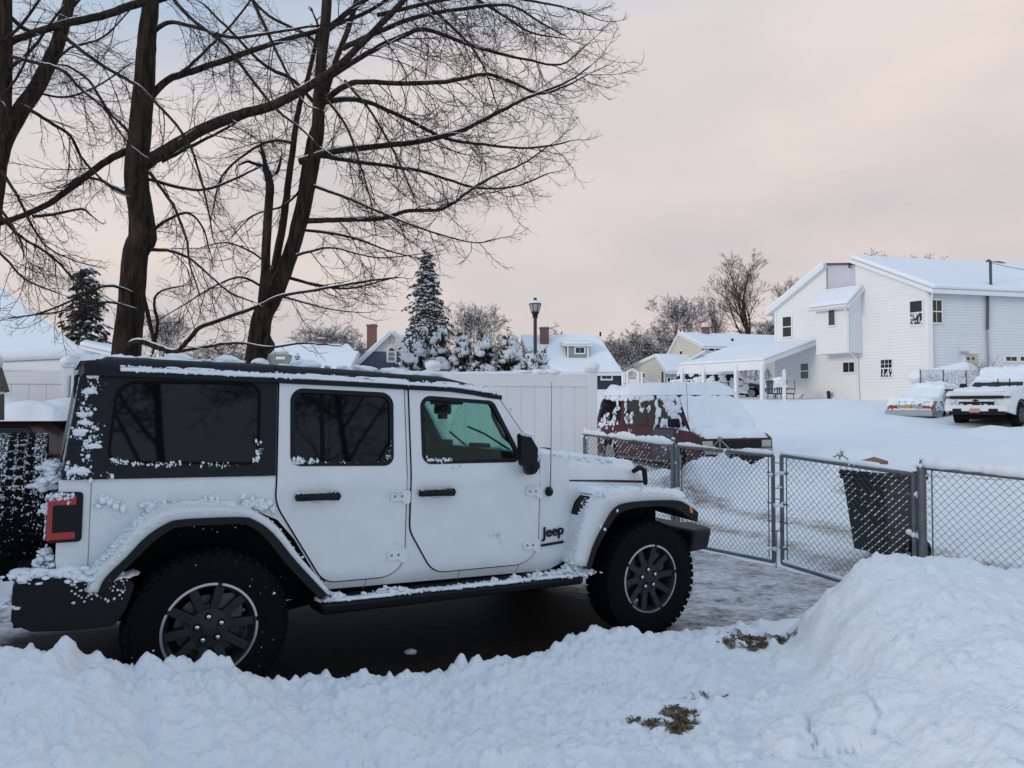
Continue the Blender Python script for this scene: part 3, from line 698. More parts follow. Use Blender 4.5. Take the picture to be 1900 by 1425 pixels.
# ---- bonnet
def bonnet_rows(L):
    rows = []
    for u, hwd, wt, ws in L:
        half = [(hwd, ws), (hwd, ws + (wt - ws) * .45), (hwd - .02, ws + (wt - ws) * .72), (hwd - .07, ws + (wt - ws) * .9), (hwd - .17, wt - .004), (.30, wt), (.28, wt + .018), (0, wt + .022)]
        rows.append([J(u, v, w) for v, w in half] + [J(u, -v, w) for v, w in half[::-1][1:]])
    return rows
bn = MB(); rows = bonnet_rows(((2.338, .722, 1.29, 1.116), (2.4, .715, 1.29, 1.105), (2.7, .675, 1.265, 1.095), (3.0, .625, 1.235, 1.085), (3.14, .60, 1.21, 1.08), (3.215, .585, 1.165, 1.075), (3.235, .575, 1.09, 1.07)))
bn.grid(np.array(rows)); bn.add(np.array(rows[-1]), [tuple(range(len(rows[-1])))[::-1]]); bn.build('bonnet', PAINT, JEEP, smooth=40)
cw = MB(); cw.grid(np.array(bonnet_rows(((2.11, .785, 1.30, 1.116), (2.2, .765, 1.297, 1.116), (2.330, .732, 1.288, 1.116))))); cw.build('cowl', PAINT, JEEP, smooth=40)
# flank under the bonnet, grille, headlights
fl = MB()
for s in (1, -1):
    fl.hexa([J(2.3, s * .45, 1.0), J(2.3, s * .775, 1.0), J(3.24, s * .60, 1.0), J(3.24, s * .45, 1.0), J(2.3, s * .45, 1.112), J(2.3, s * .755, 1.112), J(3.235, s * .575, 1.068), J(3.235, s * .45, 1.068)])
fl.build('cowl_flank', PAINT, JEEP, bevel=.012, smooth=40)
for s in (1, -1): cs = MB(); cs.tube([J(2.11, s * .787, 1.113), J(2.34, s * .730, 1.113), J(2.8, s * .664, 1.098), J(3.2, s * .588, 1.078)], .0045, 6); cs.build('bonnet_gap', SEAM, JEEP)
cs = MB()
cs.tube([J(2.113, .796, .70), J(2.113, .796, 1.12), J(2.113, .793, 1.24)], .003, 6)
cs.build('door_edge_gap', SEAM, JEEP)
for u, w in ((2.148, 1.143), (2.315, 1.143)): scr = MB(); scr.lathe([(.011, 0), (.011, .008), (.007, .011)], 12, J(u, .786 - .20 * (u - 2.1), w), 'y'); scr.build('cowl_screw', BLACK, JEEP, smooth=40)
gr = MB(); gr.box((3.255, 0, .93), (.05, 1.18, .42)); gr.build('grille', PAINT, JEEP, bevel=.02)
for k in range(7): g_ = MB(); g_.box((3.276, (k - 3) * .105, .94), (.02, .05, .26)); g_.build('grille_slot', SEAM, JEEP, bevel=.008)
for s in (1, -1): h_ = MB(); h_.lathe([(.09, 0), (.09, .03), (.075, .045), (.0, .055)], 24, (3.265, -s * .47, .97), 'x'); h_.build('headlight', mat('headlight_lens', (.7, .72, .74), .1, coat=.8), JEEP, smooth=50)
for s in (1, -1):                                # rubber bonnet catches
    l = MB(); l.tube([J(3.09, s * .605, 1.155), J(3.11, s * .655, 1.19), J(3.15, s * .665, 1.17), J(3.17, s * .655, 1.09), J(3.18, s * .645, 1.06)], [.018, .022, .022, .02, .016], 8); l.build('bonnet_catch', BLACK, JEEP, smooth=60)
wj = MB(); wj.blob(J(2.47, .30, 1.315), (.06, .025, .012), 1, 2, .1); wj.build('washer_nozzle', BLACK, JEEP, smooth=180)

# ---- wings with black flares
def arch(name_w, name_b, top, mid, low, vin, s, dpt=.145):
    """top edge, paint edge and lip of a wheel-arch flare, swept outwards from the body"""
    m1 = MB(); m2 = MB()
    def sm(q):                                  # Catmull-Rom through the measured points
        q = np.asarray(q, float); e = np.vstack([2 * q[0] - q[1], q, 2 * q[-1] - q[-2]]); o = []
        for i in range(1, len(e) - 2):
            for t in np.linspace(0, 1, 5, endpoint=False): o.append(.5 * (2 * e[i] + (e[i + 1] - e[i - 1]) * t + (2 * e[i - 1] - 5 * e[i] + 4 * e[i + 1] - e[i + 2]) * t * t + (3 * e[i] - e[i - 1] - 3 * e[i + 1] + e[i + 2]) * t ** 3))
        return np.array(o + [q[-1]])
    T, M_, L_ = [sm(q) for q in (top, mid, low)]; N = len(T)
    vo = .93
    secs = []
    for i in range(N):
        t, m, l = T[i], M_[i], L_[i]
        secs.append([J(t[0], s * vin, t[1] + .005), J(t[0], s * (vo - .05), t[1] + .004), J(t[0] * .93 + m[0] * .07, s * (vo - .018), t[1] * .95 + m[1] * .05), J(t[0] * .8 + m[0] * .2, s * vo, t[1] * .8 + m[1] * .2), J(m[0], s * (vo + .006), m[1])])
    m1.grid(np.array(secs)); o1 = m1.build(name_w, PAINT, JEEP, smooth=50)
    secs = []
    for i in range(N):
        m, l = M_[i], L_[i]
        secs.append([J(*(m[:1]), s * (vo - .01), m[1]), J(m[0], s * (vo + .014), m[1]), J(l[0], s * (vo + .012), l[1]), J(l[0], s * (vo - .01), l[1] - .004), J(l[0], s * (vin - .08), l[1] + .02)])
    m2.grid(np.array(secs))
    for k in (0, -1): m2.add(np.array(secs[k]), [tuple(range(5))])
    o2 = m2.build(name_b, BLACK, JEEP, smooth=40)
    sd_ = o1.modifiers.new('thickness', 'SOLIDIFY'); sd_.thickness = .008; sd_.offset = 0
    return o1
rt = [(-.585, .66), (-.55, .735), (-.46, .85), (-.36, .975), (-.25, 1.045), (-.12, 1.06), (.10, 1.045), (.21, 1.005), (.33, .92), (.47, .735), (.64, .535)]
rm = [(-.53, .655), (-.50, .725), (-.41, .82), (-.33, .91), (-.24, .972), (-.16, .992), (.12, .99), (.20, .970), (.30, .895), (.43, .735), (.615, .53)]
rl = [(-.49, .66), (-.46, .71), (-.375, .80), (-.30, .878), (-.225, .935), (-.155, .955), (.11, .955), (.18, .938), (.265, .868), (.385, .715), (.575, .51)]
ft = [(2.315, .56), (2.365, .77), (2.405, .91), (2.445, .995), (2.50, 1.035), (2.62, 1.05), (2.9, 1.05), (3.10, 1.035), (3.25, 1.0), (3.36, .955), (3.43, .905)]
fm = [(2.415, .545), (2.475, .70), (2.56, .83), (2.61, .90), (2.67, .945), (2.76, .965), (2.95, .972), (3.15, .968), (3.27, .955), (3.38, .905), (3.445, .865)]
fL = [(2.45, .52), (2.505, .66), (2.59, .785), (2.64, .85), (2.695, .895), (2.78, .918), (2.95, .93), (3.12, .925), (3.24, .895), (3.36, .83), (3.44, .80)]
for s in (1, -1):
    arch('rear_wing', 'wheel_arch_flare', rt, rm, rl, .785, s)
    arch('front_wing', 'wheel_arch_flare', ft, fm, fL, .58, s)
    ma = MB(); ma.hexa([J(3.36, s * .88, .865), J(3.36, s * .952, .865), J(3.455, s * .93, .855), J(3.455, s * .80, .855), J(3.35, s * .88, .925), J(3.35, s * .950, .92), J(3.445, s * .925, .905), J(3.445, s * .80, .905)]); ma.build('side_marker_lamp', AMBER, JEEP, bevel=.01)
    vt = MB(); dn = np.array([-.012, 0, .008]); q_ = [np.array(J(*p)) + dn for p in ((2.392, s * .79, .885), (2.392, s * .865, .885), (2.428, s * .90, .965), (2.462, s * .905, 1.012), (2.462, s * .80, 1.012), (2.42, s * .785, .96))]; vt.slab(q_, (.03, 0, -.02)); vt.build('wing_vent', BLACK, JEEP, bevel=.006)

# ---- wheels
def wheel(u, s, steer=0.):
    r = thing('wheel', None, None); r.parent = JEEP; r.location = J(u, s * .80, .405)
    if s < 0: r.rotation_euler = (0, 0, math.pi)
    ty = MB(); prof = [(.235, -.02), (.245, -.115), (.30, -.127), (.36, -.128), (.392, -.118), (.404, -.095), (.407, -.04), (.407, .04), (.404, .095), (.392, .118), (.36, .128), (.30, .127), (.245, .115), (.235, .02)]
    ty.lathe([(a_, -b_) for a_, b_ in prof], 72, ax='y', cap=False)
    for k in range(46):                            # shoulder and tread blocks
        a0 = k * 2 * math.pi / 46
        for j, (y, rr, L) in enumerate(((-.104, .398, .038), (.104, .398, .038), (-.045, .409, .034), (.045, .409, .034), (0, .41, .03))):
            aa = a0 + (j % 2) * .07; c, d = math.cos(aa), math.sin(aa)
            M = np.array([[-d, 0, c], [0, 1, 0], [c, 0, d]])
            ty.box((c * rr, y, d * rr), (L, .045 if j < 2 else .032, .016), M=M)
    ty.build('tyre', RUBBER, r, smooth=40)
    ri = MB(); yo = -.075                          # y is inwards, face towards -y
    ri.lathe([(.222, .10), (.215, .05), (.205, -.06), (.228, -.112), (.243, -.112), (.244, -.10)], 60, ax='y', cap=False)
    a = np.arange(10) * 2 * math.pi / 10 + .1
    for k, t in enumerate(a):
        c, d = math.cos(t), math.sin(t); M = np.array([[c, 0, -d], [0, 1, 0], [d, 0, c]])
        P = np.array([(.08, yo - .005, -.022), (.08, yo - .005, .022), (.08, yo + .03, .026), (.08, yo + .03, -.026), (.226, yo - .024, -.0235), (.226, yo - .024, .0235), (.226, yo + .02, .028), (.226, yo + .02, -.028)])
        ri.hexa(P @ M.T)
        if k % 2 == 0:                             # web filling the narrow bay between a pair of spokes
            t2 = t + math.pi / 10; c, d = math.cos(t2), math.sin(t2); M = np.array([[c, 0, -d], [0, 1, 0], [d, 0, c]])
            P = np.array([(.075, yo + .004, -.025), (.075, yo + .004, .025), (.075, yo + .03, .025), (.075, yo + .03, -.025), (.125, yo + .0, -.036), (.125, yo + .0, .036), (.125, yo + .03, .036), (.125, yo + .03, -.036)])
            ri.hexa(P @ M.T)
    ri.lathe([(.0, .0), (.105, .0), (.112, yo + .01), (.10, yo - .008), (.05, yo - .010), (.040, yo - .012), (.036, yo - .022), (.0, yo - .024)], 40, ax='y')
    ri.build('rim', WHEELM, r, smooth=35, bevel=.003)
    lp = MB()
    for k in range(5):
        t = np.linspace(k * 2 * math.pi / 5 + .19, (k + 1) * 2 * math.pi / 5 + .09, 16)
        for (r0, r1, y) in ((.232, .244, -.1135),):
            V = np.array([[(q * math.cos(x), y - (.002 if q == r0 else 0), q * math.sin(x)) for q in (r0, r1)] for x in t]); lp.grid(V)
    lpo = lp.build('rim_ring', LIPM, r); so_ = lpo.modifiers.new('t', 'SOLIDIFY'); so_.thickness = .004; so_.offset = 0
    for k in range(5):
        t = k * 2 * math.pi / 5 + .1 + math.pi / 2; c, d = .0635 * math.cos(t), .0635 * math.sin(t)
        lg = MB(); lg.lathe([(.0135, yo), (.0135, yo - .012), (.011, yo - .022), (.004, yo - .025)], 12, (c, 0, d), 'y'); lg.build('lug_nut', CHROME, r, smooth=40)
        sk = MB(); sk.lathe([(.021, yo - .0095), (.019, yo - .0112)], 14, (c, 0, d), 'y'); sk.build('lug_recess', SEAM, r)
    dk = MB(); dk.lathe([(.165, .0), (.165, -.022), (.08, -.03), (.0, -.03)], 40, ax='y'); dk.box((.11, -.02, .09), (.12, .07, .16)); dk.build('brake_disc', mat('disc_steel', (.10, .10, .10), .5, metal=.5, var=.4, vscale=20), r, smooth=40)
    return r
for s in (1, -1):
    wheel(0, s); wheel(3.013, s)

# ---- bumpers, step, tail lamps, mirrors, aerial, spare wheel
rb = MB()
P = rpoly([(-.885, .53), (-.80, .485), (-.62, .475), (-.45, .475), (-.40, .56), (-.36, .69), (-.52, .71), (-.70, .73), (-.86, .74), (-.885, .70)], .03, 3)
for s in (1, -1): panel(rb, P, off=0, t=.25, s=s, cuts=(), vf=lambda u, w: .905 - .25 * max(0, -.72 - u))
rb.box((-.80, 0, .60), (.16, 1.4, .27)); rb.build('rear_bumper', BLACK, JEEP, smooth=40, bevel=.02)
fb = MB(); fb.box((3.62, 0, .62), (.26, 1.1, .20))
for s in (1, -1): fb.hexa([J(3.46, s * .5, .50), J(3.46, s * .84, .55), J(3.72, s * .78, .55), J(3.76, s * .5, .50), J(3.46, s * .5, .73), J(3.46, s * .90, .72), J(3.74, s * .80, .72), J(3.78, s * .5, .73)])
fb.build('front_bumper', BLACK, JEEP, bevel=.03, smooth=40)
for s in (1, -1):
    t_ = MB(); t_.hexa([J(.60, s * .72, .40), J(.60, s * .90, .405), J(2.42, s * .90, .415), J(2.42, s * .72, .41), J(.52, s * .72, .49), J(.60, s * .93, .475), J(2.41, s * .93, .475), J(2.46, s * .72, .50)])
    t_.build('side_step', BLACK, JEEP, bevel=.02, smooth=40)
    tl = MB(); tl.hexa([J(-.755, s * .70, .885), J(-.755, s * .815, .885), J(-.605, s * .812, .885), J(-.605, s * .70, .885), J(-.755, s * .70, 1.135), J(-.755, s * .815, 1.135), J(-.605, s * .812, 1.135), J(-.605, s * .70, 1.135)])
    t0 = tl.build('tail_lamp', DRED, JEEP, bevel=.02, seg=3)
    for w0, w1 in ((.90, .94), (1.07, 1.118)):
        e = MB(); e.hexa([J(-.7585, s * .71, w0), J(-.7585, s * .8185, w0), J(-.635, s * .8155, w0), J(-.635, s * .71, w0), J(-.7585, s * .71, w1), J(-.7585, s * .8185, w1), J(-.635, s * .8155, w1), J(-.635, s * .71, w1)]); e.build('red_lens', REDL, t0, bevel=.006)
    e = MB(); e.hexa([J(-.7585, s * .76, .90), J(-.7585, s * .8185, .90), J(-.735, s * .8185, .90), J(-.735, s * .76, .90), J(-.7585, s * .76, 1.118), J(-.7585, s * .8185, 1.118), J(-.735, s * .8185, 1.118), J(-.735, s * .76, 1.118)]); e.build('red_lens', REDL, t0, bevel=.004)
    m_ = MB(); mpx = ((974, 805), (986, 805), (998, 832), (997, 868), (990, 873), (976, 864))
    panel(m_, rpoly([jl(on_v(px, py, .95))[::2] for px, py in mpx], .015, 3), off=0, t=.05, s=s, cuts=(), vf=lambda u, w: 1.0 - .55 * (2.08 - u))
    mo = m_.build('door_mirror', BLACK, JEEP, bevel=.02, seg=3, smooth=50)
    a_m = MB(); a_m.tube([J(2.02, s * .775, 1.235), J(2.0, s * .84, 1.205), J(1.985, s * .90, 1.215), J(1.985, s * .94, 1.25)], [.035, .04, .04, .035], 10); a_m.build('mirror_arm', BLACK, mo, smooth=60)
an = MB(); an.blob(J(2.19, .80, 1.048), (.032, .022, .034), 1, 2, .05); an_o = an.build('aerial_base', BLACK, JEEP, smooth=180)
an = MB(); an.tube([J(2.19, .815, 1.06), J(2.185, .82, 1.35), J(2.175, .825, 1.80)], [.004, .003, .002], 6); an.build('aerial_mast', mat('aerial_steel', (.12, .125, .13), .4, metal=.5), an_o)
# lettering on the wing
tx = bpy.data.curves.new('lettering', 'FONT'); tx.body = 'Jeep'; tx.size = .105; tx.extrude = .004; tx.offset = .0016; tx.space_character = 1.0
to = bpy.data.objects.new('lettering_source', tx); col.objects.link(to); bpy.context.view_layer.update()
tm = bpy.data.meshes.new_from_object(to); bpy.data.objects.remove(to)
xs = [v.co.x for v in tm.vertices]; k = (.178) / (max(xs) - min(xs)); x0 = min(xs)
for v in tm.vertices: x, y, z = v.co; v.co = J(2.141 + (x - x0) * k, .797 + z, .735 + (x - x0) * k * .09 + y * k)
tm.materials.clear(); obj('badge', tm, BLACK, JEEP)
bd = MB(); panel(bd, rpoly([(2.135, .676), (2.320, .690), (2.320, .706), (2.135, .692)], .004, 3), off=.002, t=.008, s=1, cuts=()); bd.build('badge_bar', BLACK, JEEP)
sp_ = MB(); SPU, SPV, SPW = -.895, -.02, .985
prof = [(.0, .11), (.20, .115), (.25, .118), (.36, .128), (.392, .118), (.404, .095), (.408, .0), (.404, -.095), (.392, -.118), (.36, -.128), (.25, -.115), (.235, -.06), (.20, -.05), (0, -.05)]
sp_.lathe([(a_, -b_) for a_, b_ in prof[::-1]], 64, (SPU, -SPV, SPW), 'x')
for k in range(46):
    a0 = k * 2 * math.pi / 46
    for j, (y, rr, L) in enumerate(((-.104, .399, .038), (.104, .399, .038), (-.045, .41, .034), (.045, .41, .034), (0, .411, .03))):
        aa = a0 + (j % 2) * .07; c, d = math.cos(aa), math.sin(aa); M = np.array([[0, 1, 0], [-d, 0, c], [c, 0, d]])
        sp_.box((SPU + y, -SPV + c * rr, SPW + d * rr), (L, .045 if j < 2 else .032, .014), M=M)
spo = sp_.build('spare_wheel', RUBBER, JEEP, smooth=40)
cr_ = MB(); cr_.box((-.74, .02, .95), (.10, .5, .34)); cr_.build('spare_carrier', BLACK, JEEP, bevel=.02)

# ---- snow clinging to the vehicle
def snow_bits(n, fn, rmin, rmax, seed, fl=.45, mb=None):
    mb = mb or MB(); r = random.Random(seed)
    for i in range(n):
        p, nrm = fn(r); k = rmin * .8 + (rmax - rmin * .8) * r.random() ** 3
        nrm = Vector(nrm).normalized(); M = nrm.to_track_quat('Z', 'X').to_matrix()
        mb.blob(p, (k * r.uniform(.8, 2.1), k * r.uniform(.7, 1.5), k * fl * r.uniform(.5, 1.)), r.uniform(0, 50), 2 if k > .011 else 1, .6, M)
    return mb
sn = MB()
# roof: a deeper blanket in the middle, lumps along the crown
snow_patch(sn, [J(-.60, .60, 1.818), J(1.70, .60, 1.775), J(1.70, -.60, 1.775), J(-.60, -.60, 1.818)], .026, 110, 36, .9, .7, 3.1, .12)
sn.build('roof_snow', SNOW, JEEP, smooth=180)
sn = MB(); rr_ = random.Random(4)
for i in range(26):
    u = rr_.uniform(-.4, 1.6); v = rr_.uniform(.0, .52); k = rr_.uniform(.012, .032); sn.blob(J(u, v, 1.848 - .035 * max(0, u - .6)), (k * 1.6, k * 1.3, k * .8), i, 3, .4)
for u, k in ((.58, .06), (.93, .05), (1.15, .06), (1.42, .07), (1.50, .06), (-.15, .05), (.12, .055)): sn.blob(J(u, .48, 1.84 - .04 * max(0, u - .6)), (k * 1.5, k, k * .7), u * 7, 3, .35)
# snow lying in the gutter along the roof edge
def gutter(r):
    while True:
        u = r.uniform(-.46, 1.80)
        if perlin(np.array([u * 3.7]), np.array([3.3]))[0] + .5 * perlin(np.array([u * 17.]), np.array([1.3]))[0] > -.12 - (.3 if u < .2 else 0): break
    q = r.random() ** 1.6; return J(u, .726 - .05 * q, 1.754 + .034 * q - .012 * sstep(.4, 1.5, u) - .03 * sstep(1.45, 1.84, u)), (0, -.7, 1)
snow_bits(2400, gutter, .003, .0105, 5, .6, sn)
def strip(f, k, seed, n=160, thr=0.):            # joined, uneven ribbon of snow lying along an edge
    t = np.linspace(0, 1, n); nz_ = perlin(t * 9 + seed, t * 0 + seed) + .5 * perlin(t * 31 + seed, t * 0 + 2.)
    sn.tube([f(x, math.sin(x * 23 + seed) * .5) for x in t], np.where(nz_ < thr, .0008, k * (.55 + .6 * np.clip(nz_, 0, 1.2))), 8)
for i_ in range(4): strip(lambda t, a, i_=i_: J(-.46 + 2.26 * t, .724 - .013 * i_ + .006 * a, 1.755 + .008 * i_ - .012 * sstep(.4, 1.5, -.46 + 2.26 * t) - .03 * sstep(1.45, 1.84, -.46 + 2.26 * t)), .012, 2.3 + i_ * 5.1, thr=-.35 if i_ < 2 else -.05)
def clump_at(pu, pw, du, dw, n, rmin, rmax, seed, off=.004, vf=None):
    def f(r):
        u = r.gauss(pu, du); w = r.gauss(pw, dw); v = (vf(u, w) if vf else side_v(u, w)) + off
        return J(u, v, w), (0, -1, .25)
    snow_bits(n, f, rmin, rmax, seed, .4, sn)
# rear corner of the hardtop
for i, (u, w, n) in enumerate(((-.585, 1.72, 10), (-.60, 1.64, 8), (-.625, 1.56, 10), (-.62, 1.50, 16), (-.59, 1.53, 6), (-.64, 1.42, 10), (-.56, 1.41, 9), (-.57, 1.46, 6), (-.60, 1.36, 5), (-.60, 1.30, 7), (-.665, 1.235, 26), (-.60, 1.232, 12), (-.50, 1.215, 4), (-.57, 1.66, 5))):
    clump_at(u, w, .017, .02, int(n * 2.6), .002, .0095, 20 + i, .002)
r_ = random.Random(77)
for (u, w) in ((-.60, 1.64), (-.62, 1.52), (-.60, 1.48), (-.63, 1.43), (-.60, 1.36), (-.62, 1.24), (-.585, 1.72), (-.66, 1.24)):
    M = Vector((0, -1, .15)).to_track_quat('Z', 'X').to_matrix(); sn.blob(J(u + r_.gauss(0, .01), side_v(u, w) + .001, w), (r_.uniform(.012, .022), r_.uniform(.016, .034), .006), u * 90 + w, 3, .8, M)
sn.build('snow_crust', SNOW, JEEP, smooth=180)
sn = MB()
def stick(pxs, v, r0, r1, n, seed, jit=6, vf=None, mb=None):
    """crumbs of snow stuck on along a pixel path on the near flank"""
    def f(r):
        k = r.random() * (len(pxs) - 1); i = int(k); a, b = pxs[i], pxs[min(i + 1, len(pxs) - 1)]; t = k - i
        p = jl(on_v(a[0] + (b[0] - a[0]) * t + r.gauss(0, jit), a[1] + (b[1] - a[1]) * t + r.gauss(0, jit * .6), v)); return J(*p), (0, -1, .2)
    return snow_bits(n, f, r0, r1, seed, .45, mb if mb is not None else sn)
stick([(185, 928), (205, 930), (225, 938)], .797, .004, .016, 60, 1, 7); stick([(262, 932), (285, 945), (320, 935)], .797, .004, .016, 70, 2, 7)
stick([(365, 935), (400, 925)], .797, .004, .014, 40, 3, 6); stick([(452, 930), (480, 935), (490, 940)], .797, .004, .018, 80, 4, 8)
stick([(150, 960), (300, 960), (460, 960)], .797, .001, .004, 200, 5, 26)
stick([(208, 855), (240, 860), (330, 862), (440, 862)], .792, .002, .007, 160, 6, 4); stick([(472, 858), (482, 840), (482, 815)], .79, .002, .008, 50, 7, 3)
stick([(545, 856), (560, 855), (590, 858)], .792, .002, .010, 70, 8, 4); stick([(600, 859), (720, 859)], .792, .001, .005, 90, 9, 2); stick([(726, 815), (722, 845), (712, 856)], .79, .001, .006, 30, 10, 3)
stick([(795, 852), (815, 856), (835, 852)], .792, .002, .009, 70, 11, 3); stick([(840, 858), (900, 858)], .792, .001, .005, 50, 12, 2); stick([(840, 866), (910, 870)], .80, .001, .006, 40, 13, 4)
stick([(920, 990), (928, 994)], .803, .003, .010, 34, 14, 6); stick([(878, 890), (898, 897)], .803, .002, .008, 30, 15, 5); stick([(942, 895), (948, 900)], .803, .002, .006, 12, 16, 4)
stick([(728, 912), (745, 912)], .83, .002, .007, 30, 17, 4); stick([(725, 1012), (745, 1010)], .83, .002, .006, 26, 18, 4); stick([(985, 905), (995, 900)], .83, .002, .007, 20, 19, 3); stick([(985, 995), (993, 990)], .83, .002, .006, 14, 20, 3)
stick([(552, 916), (580, 914), (625, 913)], .845, .001, .005, 80, 21, 2); stick([(780, 910), (838, 909)], .845, .001, .005, 60, 22, 2)
stick([(520, 1075), (760, 1060), (1000, 1020)], .79, .001, .003, 120, 23, 20)
sn.build('snow_crumbs', SNOW, JEEP, smooth=180)
# snow on the wings, step, bumper, bonnet
sn = MB()
def on_wing(path, v0, v1, th, seed, n=900, rmin=.004, rmax=.018):
    T = np.asarray(path)
    def f(r):
        k = r.random() * (len(T) - 1); i = int(k); t = k - i; p = T[i] * (1 - t) + T[i + 1] * t; q = r.random()
        return J(p[0] + r.gauss(0, .008), v0 + (v1 - v0) * q, p[1] + .006), (0, -.3, 1)
    return snow_bits(n, f, rmin, rmax, seed, .6, sn)
def ridge(path, v, k, seed, n=70):
    T = np.asarray(path, float); t = np.linspace(0, len(T) - 1.001, n); i = t.astype(int); q = (t - i)[:, None]; P = T[i] * (1 - q) + T[i + 1] * q
    nz_ = perlin(t * 2.1 + seed, t * 0 + seed) + .6 * perlin(t * 7 + seed, t * 0); rr = np.maximum(.002, k * (.75 + .75 * nz_)); rr[0] = rr[-1] = .001
    sn.tube([J(p[0] + .006 * math.sin(x * 9 + seed), v + .01 * math.sin(x * 13 + seed), p[1] + .002) for p, x in zip(P, t)], rr, 8)
for k_, v_ in enumerate((.803, .822, .845, .868, .89)): ridge(rt[0:8], v_, .014 - .001 * k_, 3.1 + k_ * 7)
on_wing(rt[1:7], .80, .905, .03, 31, 1100, .003, .013); on_wing(rt[0:4], .80, .91, .03, 32, 700, .003, .016); on_wing(rt[7:], .80, .90, .02, 33, 260, .002, .008)
on_wing([(rt[i][0] * .45 + rm[i][0] * .55, rt[i][1] * .45 + rm[i][1] * .55) for i in range(1, 7)], .93, .938, .01, 34, 300, .002, .008)
snow_patch(sn, [J(2.46, .70, 1.035), J(3.36, .60, 1.0), J(3.36, .90, .985), J(2.46, .90, 1.04)], .035, 60, 16, .5, .4, 2, .12)
on_wing(ft[4:9], .70, .90, .03, 35, 500, .005, .02); on_wing(ft[0:4], .87, .92, .02, 36, 260, .003, .012)
on_wing([(ft[i][0] * .4 + fm[i][0] * .6, ft[i][1] * .4 + fm[i][1] * .6) for i in range(0, 10)], .93, .938, .01, 37, 380, .002, .008)
for k, (u, w) in enumerate(((2.66, .91), (2.55, .80), (2.52, 1.03), (2.48, 1.03))): clump_at(u, w, .015, .01, 14, .003, .012, 60 + k, .01, lambda a, b: .93)
sn.build('wing_snow', SNOW, JEEP, smooth=180)
sn = MB()
def on_step(r): u = .62 + 1.8 * r.random(); return J(u, .885 + r.uniform(-.05, .045) , .482 + r.uniform(0, .012)), (0, -.2, 1)
snow_bits(1100, on_step, .003, .011, 41, .5, sn)
for i_ in range(4): strip(lambda t, a, i_=i_: J(.64 + 1.76 * t, .85 + .022 * i_ + .01 * a, .480 + .003 * i_), .013, 7.7 + i_ * 3.3, thr=-.3)
def heap(u, v, w, du, dv, h, n, seed):
    def f(r):
        a, b = r.gauss(0, 1), r.gauss(0, 1); z = h * math.exp(-(a * a + b * b) / 2)
        return J(u + du * a, v + dv * b, w + z * r.random()), (0, -.2, 1)
    snow_bits(n, f, .006, .022, seed, .8, sn)
heap(2.37, .85, .49, .07, .035, .12, 260, 42); heap(2.44, .86, .49, .04, .03, .04, 80, 48); heap(1.02, .85, .49, .07, .03, .035, 90, 43); heap(.68, .85, .49, .04, .03, .03, 80, 44); heap(2.1, .84, .49, .05, .03, .02, 40, 45); heap(1.9, .84, .49, .02, .02, .02, 16, 46); heap(1.75, .84, .49, .012, .02, .02, 10, 47)
snow_patch(sn, [J(-.88, .905 - .05, .738), J(-.40, .895, .708), J(-.45, .78, .70), J(-.88, .70, .738)], .04, 40, 12, .5, .5, 4, .1)
heap(-.58, .86, .715, .09, .03, .06, 260, 49); heap(-.82, .80, .74, .06, .06, .02, 140, 50); heap(-.885, .80, .60, .02, .05, .05, 90, 51)
for k in range(70):
    r_ = random.Random(k); sn.blob(J(-.40 - .25 * r_.random(), .912, .70 - .10 * r_.random() ** 2), r_.uniform(.003, .008), k, 1, .5)
sn.build('step_and_bumper_snow', SNOW, JEEP, smooth=180)
sn = MB()
snow_patch(sn, [J(2.14, .66, 1.30), J(3.18, .52, 1.195), J(3.18, -.52, 1.195), J(2.14, -.66, 1.30)], .034, 90, 50, .3, .5, 6, .14)
def bonnet_edge(r): u = r.uniform(2.1, 2.9); return J(u, .70 - .11 * (u - 2.1) - r.uniform(0, .09), 1.265 + r.uniform(0, .03) - .07 * max(0, u - 2.3)), (0, -.8, 1)
snow_bits(420, bonnet_edge, .003, .014, 53, .5, sn)
def pillar(r): t = r.random(); return J(2.17 - .33 * t + r.gauss(0, .012), .745 - .06 * t + r.gauss(0, .01), 1.27 + .44 * t), (.6, -.6, .5)
snow_bits(160, pillar, .003, .011, 54, .5, sn)
mp_ = jl(on_v(979, 806, .95)); heap(mp_[0], .95, mp_[2], .012, .02, .006, 50, 55); heap(2.0, .86, 1.24, .02, .02, .006, 24, 56)
sn.build('bonnet_snow', SNOW, JEEP, smooth=180)
sn = MB()                                        # spare wheel: rime on the tread, lumps behind it
def tread(r):
    a = r.gauss(.75, .45); y = r.uniform(-.12, .12); rad = .412
    return (SPU + y, -SPV - rad * math.cos(a), SPW + rad * math.sin(a)), (0, -math.cos(a), math.sin(a))
snow_bits(2600, tread, .0015, .0055, 57, .6, sn)
def tread2(r):
    a = r.gauss(.15, .5); y = r.uniform(-.12, .13); rad = .412
    return (SPU + y, -SPV - rad * math.cos(a), SPW + rad * math.sin(a)), (0, -math.cos(a), math.sin(a))
snow_bits(130, tread2, .001, .005, 58, .6, sn)
heap(-.76, .40, 1.13, .03, .06, .08, 160, 59); heap(-.745, .52, 1.23, .03, .05, .06, 120, 60); heap(-.74, .66, 1.18, .02, .04, .05, 90, 61); heap(-.76, .72, .72, .03, .06, .16, 260, 62); heap(-.745, .60, 1.02, .02, .03, .06, 90, 63)
def lampcrust(r): return J(-.72 + r.uniform(-.04, .07), .819, 1.13 - abs(r.gauss(0, .02))), (0, -1, .5)
snow_bits(110, lampcrust, .002, .008, 64, .5, sn)
def lampcrust2(r): return J(-.765, .80 + r.uniform(-.04, .015), .9 + .22 * r.random()), (-1, -.4, .3)
snow_bits(110, lampcrust2, .002, .009, 65, .5, sn)
